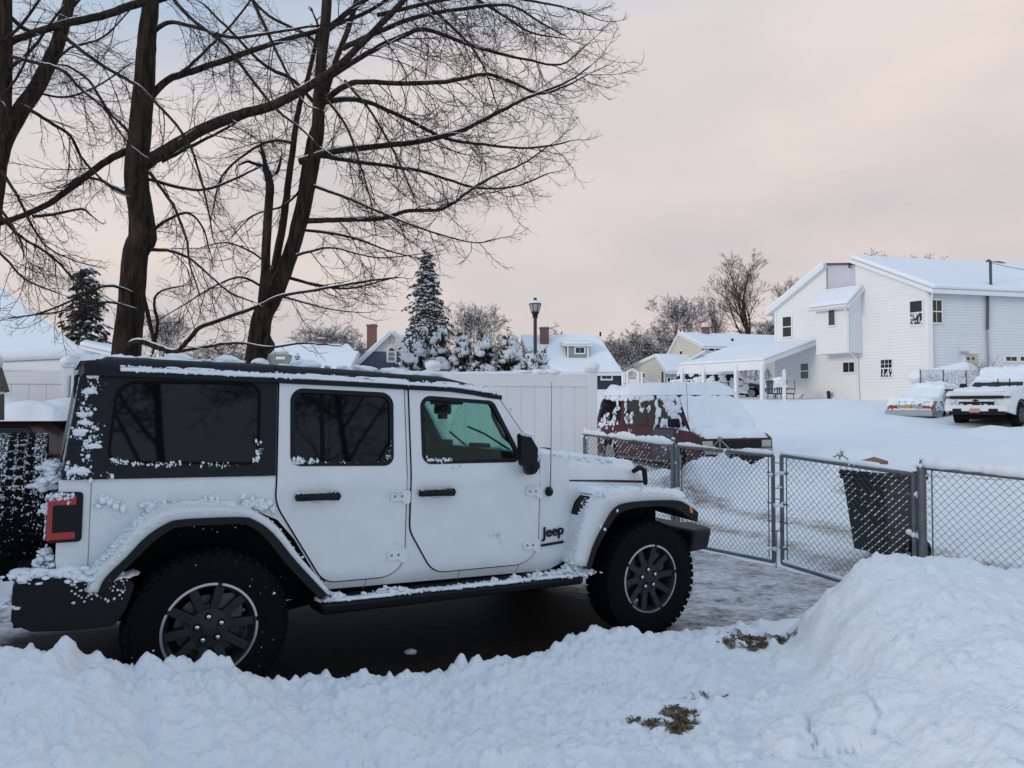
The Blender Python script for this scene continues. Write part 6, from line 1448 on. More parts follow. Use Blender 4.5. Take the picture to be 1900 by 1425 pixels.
def cream_house():
    G = Wall(1304, 78, -.3, .95); E = Wall(1304, 78, .95, .3)
    r = thing('cream_house', 'cream split-level house with snowy roofs, brick chimney and a low attached garage', 'house', G.w(3, 2.6)); off = r.location; zb = 2.4
    ap = G.st(1262, 621); le = G.st(1241, 660); ri = G.st(1304, 642)
    wall_poly(r, off, G, [G.w(0, zb), G.w(0, ri[1]), G.w(ap[0], ap[1]), G.w(le[0], le[1]), G.w(le[0], zb)], CREAM, 'gable_wall')
    wall_poly(r, off, E, [E.w(0, zb), E.w(20, zb), E.w(20, ri[1]), E.w(0, ri[1])], CREAM, 'front_wall')
    X = E.d * 17; o_ = -E.d * .25; rid, eav = G.w(ap[0], ap[1] + .1), G.w(-.5, ri[1] - .12); bk = G.w(le[0] + .4, le[1] - .2)
    roof_slab(r, off, [rid + o_, eav + o_, eav + X * 1.15, rid + X * .72], .16, .22); roof_slab(r, off, [rid + o_, rid + X * .72, bk + X, bk + o_], .16, .22)
    p = at(1309, 622, 83); chimney(r, off, p - (0, 0, .5), .75, 1.25)
    window(r, off, G, 1261.5, 652, 1266.5, 658, 1, 1, sash=False, frame=.08)
    for a, b in ((1315, 1325), (1328, 1338)): window(r, off, E, a, 646.5, b, 651, 1, 1, sash=False, frame=.10)
    q = MB(); q.tube([at(1359, 633, 78), at(1359, 628, 78)], .12, 6); q.build('roof_vent', BLACK, r, off)
    # low wing with porch front
    G2 = Wall(1236, 78, -.3, .95); E2 = Wall(1236, 78, .95, .3)
    a2 = G2.st(1219, 661.5); l2 = G2.st(1160, 685); r2 = G2.st(1236, 689)
    wall_poly(r, off, G2, [G2.w(0, zb), G2.w(0, r2[1]), G2.w(a2[0], a2[1]), G2.w(l2[0], l2[1]), G2.w(l2[0], zb)], CREAM, 'garage_gable')
    wall_poly(r, off, E2, [E2.w(0, zb), E2.w(17, zb), E2.w(17, r2[1]), E2.w(0, r2[1])], mat('porch_grey', (.40, .42, .45), .6), 'porch_wall')
    X = E2.d * 16.5; rid, eav = G2.w(a2[0], a2[1] + .1), G2.w(-.6, r2[1] - .12); bk = G2.w(l2[0] + .4, l2[1] - .1)
    roof_slab(r, off, [rid + o_, eav + o_, eav + X, rid + X * .9], .16, .22, 'garage_roof'); roof_slab(r, off, [rid + o_, rid + X * .9, bk + X * .9, bk + o_], .16, .22, 'garage_roof')
    BR = brick('tan_brick', (.26, .17, .12), (.20, .13, .09), (.30, .26, .22), 5.)
    for (xa, xb, m) in ((1283, 1318, BR), (1334, 1446, BR)):
        t0, t1 = E2.st(xa, 700)[0], E2.st(xb, 700)[0]; q = MB(); q.slab([E2.w(t0, zb), E2.w(t1, zb), E2.w(t1, r2[1] - .15), E2.w(t0, r2[1] - .15)], E2.n * .06); q.build('brick_front', m, r, off)
    for xa, xb, ya, yb in ((1238, 1243, 701, 708), (1244.5, 1249, 701, 708), (1251, 1255, 701, 708), (1256.5, 1260, 701, 708), (1262, 1266, 701, 707), (1271, 1283, 692, 702), (1295, 1303, 692, 702), (1409, 1416, 690, 704), (1428, 1435, 687, 699)): window(r, off, E2, xa, ya, xb, yb, 1, 1, sash=False, frame=.07, proud=.08)
    t0, t1 = E2.st(1327, 700)[0], E2.st(1343, 700)[0]; q = MB(); q.slab([E2.w(t0, zb, .06), E2.w(t1, zb, .06), E2.w(t1, r2[1] - .15, .06), E2.w(t0, r2[1] - .15, .06)], E2.n * .06); q.build('door', TRIM, r, off)
    q = MB(); a = np.linspace(0, 6.29, 17); cc = E2.p(1335.5, 696) + E2.n * .2; q.tube([cc + E2.d * .30 * math.cos(x) + np.array([0, 0, .30 * math.sin(x)]) for x in a], .09, 6, cap=False); q.build('door_wreath', mat('wreath_red', (.35, .06, .05), .8), r, off)
    q = MB(); q.slab([G2.w(G2.st(1228, 690)[0], zb), G2.w(G2.st(1231, 690)[0], zb), G2.w(G2.st(1231, 690)[0], G2.st(1230, 690)[1]), G2.w(G2.st(1228, 690)[0], G2.st(1230, 690)[1])], G2.n * .04); q.build('side_door', mat('dark_recess', (.03, .03, .03), .8), r, off)
    window(r, off, G2, 1192, 693, 1197, 700, 1, 1, sash=False)
    o = MB(); o.tube([at(1349, 715, 71), at(1349, 672, 71)], .16, 8); o_ = o.build('utility_pole', mat('pole_brown', (.075, .045, .03), .8)); tag(o_, 'brown wooden utility pole seen between the porch posts', 'utility pole')
    # low post-and-rail in front of the drive
    rl = thing('low_rail', 'low white picket rail with snowy post caps in front of the cream garage', 'fence', at(1220, 715, 70)); ro = rl.location
    for px in (1200, 1223, 1248): q = MB(); p = at(px, 706, 70); q.box((p[0], p[1], p[2] - .35), (.16, .16, .9)); q.build('post', TRIM, rl, ro); 
    q = MB(); q.tube([at(1190, 711, 70), at(1262, 711, 70)], .06, 4); q.build('rail', TRIM, rl, ro)
cream_house()

def blue_cape():
    E = Wall(1060, 60, 1, .02); r = thing('blue_cape_house', 'dark blue cape house with grey dormer and brick chimney under a snowy roof', 'house', E.w(0, 2)); off = r.location; zb = 1.6
    t = lambda px: E.st(px, 700)[0]; ez = E.st(1100, 690)[1]
    wall_poly(r, off, E, [E.w(t(985), zb), E.w(t(1153), zb), E.w(t(1153), ez), E.w(t(985), ez)], NAVY, 'front_wall')
    B = 8.; rz_ = at(1040, 624, 60 + B / 2)[2]
    L = np.array([t(985), t(1153)]); 
    rl_, rr_ = at(966, 624, 60 + B / 2), at(1111, 624, 60 + B / 2)
    for k, tp in zip(L, (rl_, rr_)): q = MB(); q.slab([E.w(k, zb), E.w(k, ez), tp - (0, 0, .35), E.w(k, ez, -B), E.w(k, zb, -B)], E.d * (.15 if k < 0 else -.15)); q.build('gable_wall', NAVY, r, off)
    el, er = E.w(t(992) - .1, ez - .15, .35), E.w(t(1155), ez - .15, .35)
    roof_slab(r, off, [rl_, el, er, rr_], .16, .22); roof_slab(r, off, [rl_, rr_, er - (0, B + .7, 0), el - (0, -B - .7, 0)] if 0 else [rl_, rr_, np.array([er[0], 60 + B + .3, er[2]]), np.array([el[0], 60 + B + .3, el[2]])], .16, .22)
    # dormer
    D = Wall(1070, 61.0, 1, .02); ta, tb = D.st(1052, 660)[0], D.st(1092, 660)[0]; z0, z1 = D.st(1070, 684)[1], D.st(1070, 641)[1]
    q = MB(); q.hexa([D.w(ta, z0), D.w(tb, z0), D.w(tb, z0, -3.2), D.w(ta, z0, -3.2), D.w(ta, z1), D.w(tb, z1), D.w(tb, z1 + .3, -3.2), D.w(ta, z1 + .3, -3.2)]); dm = q.build('dormer', TAUPE, r, off)
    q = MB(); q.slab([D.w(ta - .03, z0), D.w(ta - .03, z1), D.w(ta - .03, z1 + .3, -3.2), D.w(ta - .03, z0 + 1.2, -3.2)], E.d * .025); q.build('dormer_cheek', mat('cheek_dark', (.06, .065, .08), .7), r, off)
    for k in (ta, tb - .12): q = MB(); q.slab([D.w(k, z0), D.w(k + .12, z0), D.w(k + .12, z1), D.w(k, z1)], D.n * .03); q.build('dormer_corner', TRIM, dm, off)
    roof_slab(r, off, [D.w(ta - .2, z1 + .05, .25), D.w(tb + .3, z1 + .05, .25), D.w(tb + .3, z1 + .55, -3.), D.w(ta - .6, z1 + .55, -3.)], .12, .2, 'dormer_roof')
    window(r, off, D, 1068, 645, 1084, 655, 2, 1, sash=False, frame=.10)
    window(r, off, E, 1117, 694, 1134, 703, 2, 1, sash=False, frame=.12)
    chimney(r, off, at(1010, 631, 63) - (0, 0, .6), .72, 1.5)
    q = MB(); q.tube([at(1114, 624, 63), at(1114, 616, 63)], .08, 6); q.build('roof_vent', BLACK, r, off)
blue_cape()

def navy_gable():
    d = 62.; G = Wall(727, d, 1, .12); r = thing('navy_gable_house', 'slate-blue gabled house with white upper gable, arched window and tall brick chimney', 'house', G.w(0, 2)); off = r.location; zb = 1.8
    ap = G.st(727, 618); l = G.st(656, 686); rr_ = G.st(800, 686); mid = G.st(700, 652)[1]
    def on(z, side): 
        e = l if side < 0 else rr_; k = (ap[1] - z) / (ap[1] - e[1]); return ap[0] + (e[0] - ap[0]) * k
    wall_poly(r, off, G, [G.w(on(l[1], -1), zb), G.w(on(l[1], 1), zb), G.w(on(rr_[1], 1), rr_[1]), G.w(on(mid, 1), mid), G.w(on(mid, -1), mid), G.w(on(l[1], -1), l[1])], SLATE, 'gable_wall')
    wall_poly(r, off, G, [G.w(on(mid, -1), mid, .03), G.w(on(mid, 1), mid, .03), G.w(ap[0], ap[1], .03)], siding('white_siding_far', (.74, .74, .73), .2), 'upper_gable')
    Y = -G.n * 9; up = np.array([0, 0, .12]); F = G.n * .35
    el = G.w(l[0] - .4, l[1] - .4) + up; er = G.w(rr_[0] + .4, rr_[1] - .4) + up; A = G.w(*ap) + up
    roof_slab(r, off, [A + F, el + F, el + Y, A + Y], .2, .22); roof_slab(r, off, [A + F, A + Y, er + Y, er + F], .2, .22)
    # long roof running back to the right, with its own ridge
    a, b = at(733, 623, 66), at(805, 622, 66); roof_slab(r, off, [a, b, b + (0, -4, -3.4), a + (0, -4, -3.4)], .16, .22, 'rear_roof')
    # arched window
    fo = window(r, off, G, 721, 654, 732, 669, 1, 1, frame=.16, glass=mat('pale_pane', (.22, .26, .25), .2))
    c = G.w(G.st(726.5, 650)[0], G.st(726.5, 651)[1], .05); q = MB(); q.slab([c + G.d * (.34 * math.cos(x)) + np.array([0, 0, .34 * math.sin(x)]) for x in np.linspace(0, math.pi, 12)], G.n * .04); q.build('arched_head', TRIM, fo, off)
    q = MB(); c = c + G.n * .05; q.slab([c + G.d * (.22 * math.cos(x)) + np.array([0, 0, .22 * math.sin(x)]) for x in np.linspace(0, math.pi, 12)], G.n * .02); q.build('arched_pane', mat('cheek_dark'), fo, off)
    q = MB(); c = G.p(726, 631) + G.n * .06; q.box(c, (.34, .06, .55)); q.build('gable_vent', mat('vent_beige', (.55, .52, .48), .6), r, off)
    chimney(r, off, at(690, 640, 64) - (0, 0, .4), .72, 1.95)
navy_gable()
def low_white():
    d = 56.; E = Wall(580, d, 1, .0); r = thing('low_white_house', 'low house with broad snowy roof and small gabled dormer, left of the slate-blue gable', 'house', E.w(0, 2)); off = r.location
    P = lambda x, y, o: at(x, y, d + o)
    q = MB(); q.slab([P(450, 700, 0), P(664, 700, 0), P(664, 685, 0), P(450, 685, 0)], (0, 5, 0)); q.build('wall', MATS['white_siding_far'], r, off)
    roof_slab(r, off, [P(470, 642, 6), P(648, 642, 6), P(660, 655, 3), P(470, 655, 3)], .16, .2); roof_slab(r, off, [P(535, 656, 3), P(668, 655, 3), P(650, 690, -.5), P(535, 690, -.5)], .16, .2, 'front_roof')
    q = MB(); q.slab([P(497, 690, .2), P(534, 690, .2), P(534, 668, .2), P(528, 656, .2), P(497, 656, .2)], (0, 3, 0)); q.build('dormer', TAUPE, r, off)
    q = MB(); q.slab([P(512, 662, .15), P(529, 662, .15), P(529, 667, .15), P(512, 667, .15)], (0, -.05, 0)); q.build('dormer_window', TRIM, r, off)
    p = P(596, 640, 5.5); chimney(r, off, p - (0, 0, .4), .55, .75)
low_white()
def left_roof():
    d = 15.; r = thing('neighbour_house', 'neighbouring house at the far left, only its steep snow-covered roof showing above the fence', 'house', at(0, 752, d + 1)); off = r.location
    a, b = at(-330, 560, d + 3.6), at(-8, 528, d + 3.6); c, e = at(172, 668, d), at(-330, 690, d - .4)
    roof_slab(r, off, [b, a, e, c], .18, .22)
    q = MB(); f = [np.array([p[0], p[1], .0]) for p in (c, e)]; q.slab([f[0], f[1], e - (0, 0, .25), c - (0, 0, .25)], (0, 2.5, 0)); q.build('wall', siding('grey_siding', (.33, .37, .41), .18), r, off)
left_roof()
def grey_eave():
    d = 30.; r = thing('grey_house', 'pale grey house whose low snowy roof end peeks out left of the nearest trunk', 'house', at(180, 700, d)); off = r.location
    q = MB(); q.slab([at(150, 690, d), at(260, 690, d), at(260, 664, d), at(200, 657, d), at(152, 643, d)], (0, 5, 0)); q.build('wall', siding('pale_grey_siding', (.50, .54, .58), .18), r, off)
    roof_slab(r, off, [at(146, 641, d - .3), at(206, 655, d - .3), at(265, 662, d - .3), at(265, 655, d + 6), at(160, 634, d + 6)], .12, .18)
grey_eave()
def garden_fence():
    E = Wall(1705, 31.5, 1, -.05); r = thing('wire_fence', 'low snow-caked wire fence between the pickup and the white house', 'fence', E.p(1740, 712)); off = r.location
    t0, t1 = E.st(1708, 700)[0], E.st(1835, 700)[0]; zt, zb = E.st(1708, 688)[1], E.st(1708, 715)[1]
    A, B, Ab, Bb = E.w(t0, zt), E.w(t1, zt), E.w(t0, zb), E.w(t1, zb)
    q = MB(); mesh_fabric(q, A, B, Ab, Bb, .11, .006); q.build('wire_mesh', FS, r, off)
    for k in np.linspace(0, 1, 4): p = A * (1 - k) + B * k; q = MB(); q.tube([p + (0, 0, .06), p - (0, 0, 1.2)], .03, 6); q.build('post', POSTM, r, off)
    s = MB(); rr = random.Random(3)
    for i in range(900): u, v = rr.random(), rr.random(); s.blob(A * (1 - u) + B * u + (0, 0, -v * (zt - zb)), (.035, .02, .022), i, 1, .5)
    rail_snow(s, A, B, .04); s.build('snow', SNOW, r, off, smooth=180)
    g = thing('snow_hedge', 'snow-buried bare shrub poking up between the fence and the pickup', 'shrub', E.p(1830, 700)); go = g.location; s = MB(); rr = random.Random(8)
    for i in range(46):
        p = E.p(1818 + rr.gauss(0, 9), 702) - E.n * -.4; a = rr.uniform(-.9, .9); L = rr.uniform(.4, 1.0); s.tube([p, p + np.array([math.sin(a) * L * .5, rr.uniform(-.1, .1), L * .6]), p + np.array([math.sin(a) * L, 0, L])], [.014, .011, .006], 4)
    s.build('twigs', mat('rimed_twig', (.50, .50, .51), .8, c2=(.15, .12, .10), vscale=20), g, go)
    s = MB()
    for i, (x, y, k) in enumerate(((1725, 690, .5), (1755, 688, .7), (1785, 682, .9), (1802, 678, .8), (1770, 686, .7))): s.blob(E.p(x, y + 8) - E.n * .8, (k, .4, .32), i, 3, .25)
    s.build('buried_shrub', SNOW, g, go, smooth=180)
garden_fence()

def shade_garage():
    # unseen garage, added and shaped to shade the vehicle and bank from the low sun
    r = thing('garage', 'tan clapboard garage added out of view behind the camera to shade the driveway', 'garage', (-8.6, -2.2, 0)); off = r.location; m = siding('tan_siding', (.32, .29, .25), .12)
    P = lambda a, c, z: np.array([-.8 * a + .6 * c, -.6 * a - .8 * c, z]); ze, zr, c0, c1, a0, a1 = 3.5, 5.4, -7.4, -2.7, 7., 14.; cm = (c0 + c1) / 2
    q = MB(); q.slab([P(a0, c0, -.3), P(a1, c0, -.3), P(a1, c1, -.3), P(a0, c1, -.3)], (0, 0, ze + .3)); q.add([P(a0, c0, ze), P(a0, c1, ze), P(a0, cm, zr), P(a1, c0, ze), P(a1, c1, ze), P(a1, cm, zr)], [(0, 1, 2), (5, 4, 3)]); q.build('wall', m, r, off)
    for c in (c0 - .4, c1 + .4): roof_slab(r, off, [P(a0 - .4, c, ze - .15), P(a1 + .4, c, ze - .15), P(a1 + .4, cm, zr + .12), P(a0 - .4, cm, zr + .12)])
    q = MB(); q.slab([P(a0 - .03, cm - 1.3, .1), P(a0 - .03, cm + 1.3, .1), P(a0 - .03, cm + 1.3, 2.3), P(a0 - .03, cm - 1.3, 2.3)], P(-.04, 0, 0)); q.build('garage_door', TRIM, r, off)
shade_garage()
# ================================================================ TREES
BARK = mat('bark', (.062, .044, .032), .9, spec=.15, c2=(.012, .009, .008), vscale=18, thr=(.35, .65), bump=.9, bscale=55)
def _bark_streaks():
    t = BARK.node_tree
    co = [n for n in t.nodes if n.type == 'TEX_COORD'][0]
    mp_ = t.nodes.new('ShaderNodeMapping'); mp_.inputs['Scale'].default_value = (1, 1, .16); t.links.new(co.outputs['Object'], mp_.inputs[0])
    for n in t.nodes:
        if n.type == 'TEX_NOISE': t.links.new(mp_.outputs[0], n.inputs['Vector'])
_bark_streaks()
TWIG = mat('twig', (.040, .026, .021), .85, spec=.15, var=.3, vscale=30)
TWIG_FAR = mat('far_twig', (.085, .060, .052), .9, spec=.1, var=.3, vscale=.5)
class Tree:
    tk = .87
    def __init__(s, seed): s.r = random.Random(seed); s.np = np.random.RandomState(seed); s.trunk = MB(); s.br = MB(); s.tw = MB(); s.sn = MB(); s.seed = seed; s.count = 0
    def curve(s, P, W):                            # smooth a measured polyline
        P = np.asarray(P, float); n = len(P); e = np.vstack([2 * P[0] - P[1], P, 2 * P[-1] - P[-2]]); w = np.concatenate([[W[0]], W, [W[-1]]]); o, ow = [], []
        for i in range(1, n):
            for t in np.linspace(0, 1, 5, endpoint=False):
                o.append(.5 * (2 * e[i] + (e[i + 1] - e[i - 1]) * t + (2 * e[i - 1] - 5 * e[i] + 4 * e[i + 1] - e[i + 2]) * t * t + (3 * e[i] - e[i - 1] - 3 * e[i + 1] + e[i + 2]) * t ** 3)); ow.append(w[i] * (1 - t) + w[i + 1] * t)
        o.append(P[-1]); ow.append(W[-1]); return np.array(o), np.array(ow)
    def snow_along(s, P, W, minr=.008, k=.55):
        """snow resting on the upper side of limbs that lie flat enough"""
        run, rw = [], []
        def flush():
            if len(run) > 2: q = np.array(rw); q[0] *= .3; q[-1] *= .3; s.sn.tube(run, q, 6)
            run.clear(); rw.clear()
        for i in range(len(P) - 1):
            d = P[i + 1] - P[i]; L = np.linalg.norm(d) + 1e-9; steep = abs(d[2]) / L
            nz_ = perlin(np.array([P[i][0] * 2.2 + s.seed]), np.array([P[i][2] * 2.2]))[0]
            if steep < .78 and W[i] > minr and nz_ > -.25:
                run.append(P[i] + np.array([0, 0, W[i] * .80])); rw.append(min(.035, W[i] * k + .002) * (1.1 - steep * .6))
            else: flush()
        flush()
    def limb(s, pts, w, d, dslope=0., twigs=14, L=1.1, droop=.5, mb=None, dens=1.25, start=.12, snow=True, sway=1., kids_=True, side=0.):
        """pts: photo pixels; w: photo-pixel widths at the ends; d: distance; dslope: metres deeper per limb length"""
        pts = [(x if x < 880 else 880 + (x - 880) * .80, y) for x, y in pts]; n = len(pts); D = [d + dslope * i / max(1, n - 1) for i in range(n)]
        P = np.array([at(x, y, q) for (x, y), q in zip(pts, D)]); W = np.array([(w[0] + (w[-1] - w[0]) * (i / max(1, n - 1)) if len(w) == 2 else w[i]) * D[i] / FPX / 2 for i in range(n)])
        P, W = s.curve(P, W); W = W * (.80 if mb is None else s.tk)
        j = np.stack([perlin(np.arange(len(P)) * .7 + s.seed + k * 9.1 + pts[0][0], np.zeros(len(P)) + k) for k in range(3)], 1); P[1:] += j[1:] * np.minimum(W[1:, None] * .5, .012)
        (mb or s.br).tube(P, W, 12 if W[0] > .05 else 8)
        if snow: s.snow_along(P, W)
        if kids_: s.spawn(P, W, twigs, L, droop, start, dens, sway, side)
        return P, W
    def spawn(s, P, W, n, L, droop, start, dens, sway, side=0.):
        r = s.r; seg = np.linalg.norm(np.diff(P, axis=0), axis=1); tot = seg.sum(); cum = np.concatenate([[0], np.cumsum(seg)])
        for i in range(int(n * dens)):
            f = start + (1 - start) * (i + r.random()) / max(1, n * dens); x = f * tot; k = min(len(P) - 2, int(np.searchsorted(cum, x) - 1)); k = max(0, k); q = (x - cum[k]) / (seg[k] + 1e-9)
            p = P[k] * (1 - q) + P[k + 1] * q; T = (P[k + 1] - P[k]) / (seg[k] + 1e-9)
            l = L * r.uniform(.45, 1.15) * (1.12 - .60 * f)
            nrm = np.array([r.gauss(0, 1), r.gauss(0, .8), r.gauss(-droop * .7, .75)]); nrm -= T * (nrm @ T); nrm /= np.linalg.norm(nrm) + 1e-9
            D = T * r.uniform(.55, 1.1) + nrm * r.uniform(.6, 1.0); D /= np.linalg.norm(D)
            s.twig(p, D, l, min(W[k] * .6, .0027 + .0042 * l), droop, 0)
        # the limb's own end carries on as a fine tip
        T = P[-1] - P[-2]; T /= np.linalg.norm(T) + 1e-9; s.twig(P[-1], T, L * .38, W[-1] * .8, droop * .3, 0)
    def twig(s, p, D, L, r0, droop, lev):
        r = s.r; m = 7 if lev == 0 else (5 if lev == 1 else 3); st = L / m; pts = [p]; d = D.copy(); s.count += 1
        k1 = np.array([r.gauss(0, .10), r.gauss(0, .10), 0]); 
        for i in range(m):
            f = i / m
            d = d + k1 + np.array([r.gauss(0, .11), r.gauss(0, .11), r.gauss(0, .09)]) + np.array([0, 0, (-.27 * droop * (1 - f) + .34 * f)]) * (1 if lev < 2 else .4)
            d /= np.linalg.norm(d); pts.append(pts[-1] + d * st)
        P = np.array(pts); rr = np.linspace(r0, max(.0013, r0 * .35), len(P)); s.tw.tube(P, rr, 4 if lev < 2 else 3, cap=False)
        if lev == 0 and r0 > .0055: s.snow_along(P, rr, .0045, .6)
        if lev < 2:
            n = int(L / (.085 if lev == 0 else .075)); n = min(n, 15)
            for i in range(n):
                f = .15 + .85 * (i + r.random()) / max(1, n); x = f * m; k = min(m - 1, int(x)); q = P[k] + (P[k + 1] - P[k]) * (x - k); T = P[k + 1] - P[k]; T /= np.linalg.norm(T) + 1e-9
                a = r.choice((-1, 1)); nrm = np.array([r.gauss(0, 1), r.gauss(0, .9), r.gauss(.05 - .3 * droop, .8)]); nrm -= T * (nrm @ T); nrm /= np.linalg.norm(nrm) + 1e-9
                d2 = T * r.uniform(.6, 1.1) + nrm * r.uniform(.5, .9); d2 /= np.linalg.norm(d2)
                s.twig(q, d2, L * r.uniform(.22, .5) * (1.05 - .5 * f) if lev == 0 else r.uniform(.03, .11), max(.0014, r0 * .5), droop * .6, lev + 1)
    def build(s, label, base, group='large bare trees behind the vehicle', name='bare_tree'):
        r = thing(name, label, 'tree', base, group=group); off = r.location
        t = s.trunk.build('trunk', BARK, r, off, smooth=60)
        if s.br.n: s.br.build('limbs', BARK, r, off, smooth=60)
        if s.tw.n: s.tw.build('crown', TWIG, r, off)
        if s.sn.n: s.sn.build('branch_snow', SNOW, r, off, smooth=180)
        return r
# ---- nearest trunk
def tree_a():
    T = Tree(21); D = 11.
    T.limb([(228, 760), (232, 690), (238, 620), (246, 540), (252, 470), (264, 440), (262, 395), (252, 330), (258, 262), (266, 180), (271, 100), (276, 40), (283, -40), (292, -160)], (64, 62, 58, 54, 52, 58, 50, 50, 47, 44, 40, 36, 32, 26), D, 0, mb=T.trunk, kids_=False, snow=False)
    kn = [((270, 432), .13), ((262, 300), .12), ((234, 560), .08)]
    for (x, y), k in kn: T.trunk.blob(at(x, y, D - .05), (k, k, k * 1.3), x, 3, .25)
    T.limb([(268, 306), (300, 284), (365, 246), (430, 218), (500, 198), (560, 168), (620, 128), (680, 72), (745, 5), (800, -70)], (30, 11), D, -1.6, 16, 1.2, .6)
    T.limb([(300, 300), (360, 268), (420, 238), (470, 205)], (9, 4), D - .1, .5, 8, .9, .6)
    T.limb([(276, 184), (310, 150), (370, 128), (440, 104), (520, 76), (600, 54), (690, 18), (770, -40)], (17, 7), D, 1.2, 16, 1.2, .6)
    T.limb([(330, 140), (380, 96), (430, 45), (480, -20)], (8, 4), D, 1.6, 9, .9, .4)
    T.limb([(283, 62), (312, 42), (370, 52), (430, 70), (500, 62), (570, 50), (640, 42)], (11, 4), D, -.8, 12, 1.0, .6)
    T.limb([(246, 276), (200, 298), (150, 334), (100, 372), (50, 398), (0, 414), (-80, 440)], (17, 10), D, -.9, 13, 1.2, .7)
    T.limb([(60, 402), (100, 398), (150, 388), (170, 400)], (8, 4), D - .6, .2, 6, .7, .6)
    T.limb([(240, 362), (205, 345), (185, 334), (150, 330), (120, 345)], (10, 4), D, .8, 8, .9, .7)
    T.limb([(246, 252), (225, 230), (200, 205), (165, 150), (130, 125), (110, 120)], (9, 4), D, 1.2, 9, .9, .6)
    T.limb([(266, 462), (310, 465), (350, 478), (390, 512), (430, 545), (470, 560)], (9, 3), D, -.8, 12, 1.1, .8)
    T.limb([(262, 455), (300, 415), (345, 395), (375, 420), (390, 470)], (8, 3), D, .9, 10, .9, .9)
    T.limb([(268, 330), (320, 345), (380, 352), (440, 330), (490, 306)], (8, 4), D, .5, 10, 1.0, .8)
    T.limb([(278, 320), (320, 380), (345, 440), (352, 490), (372, 550)], (8, 3), D, -1.0, 10, .9, .9)
    T.limb([(238, 640), (262, 634), (295, 645), (327, 653), (350, 630), (371, 608), (420, 590), (470, 572), (525, 548), (600, 536), (690, 520), (740, 515)], (15, 13, 13, 12, 11, 10, 9, 8, 7, 6, 5, 3), D - .4, -.3, 18, .9, .5)
    T.limb([(258, 528), (268, 560), (277, 592), (286, 640)], (11, 9), D - .35, 0, 3, .5, .5); T.limb([(286, 640), (292, 600), (286, 560), (300, 540), (340, 530)], (9, 3), D - .35, .3, 7, .7, .6)
    T.limb([(335, 652), (390, 642), (440, 636), (500, 644), (560, 637), (610, 640)], (8, 3), D - .5, -.2, 9, .7, .5)
    T.limb([(256, 575), (210, 562), (160, 565), (110, 578), (60, 585)], (6, 3), D - .3, -.5, 8, .8, .5); T.limb([(250, 545), (200, 530), (150, 550), (80, 580), (20, 590)], (7, 3), D - .2, -.9, 10, .9, .5)
    # long hanging limbs that come down from above the frame
    T.limb([(300, -30), (350, 30), (420, 86), (500, 190), (560, 240), (592, 272)], (10, 4), D, -1.2, 14, 1.1, .7)
    T.limb([(455, -30), (490, 45), (530, 130), (565, 190), (600, 205)], (9, 3), D, -1.4, 12, 1.1, .7)
    T.limb([(275, 10), (330, -10), (400, -40)], (9, 5), D, .5, 6, 1.0, .8)
    T.limb([(268, 2), (200, 26), (130, 42), (60, 62), (0, 88), (-60, 110)], (18, 14), D - .2, -.8, 12, 1.2, .8)
    T.build('single dark trunk behind the off-roader tail, one snow-lined limb sweeping up right', at(232, 752, D), None)
tree_a()
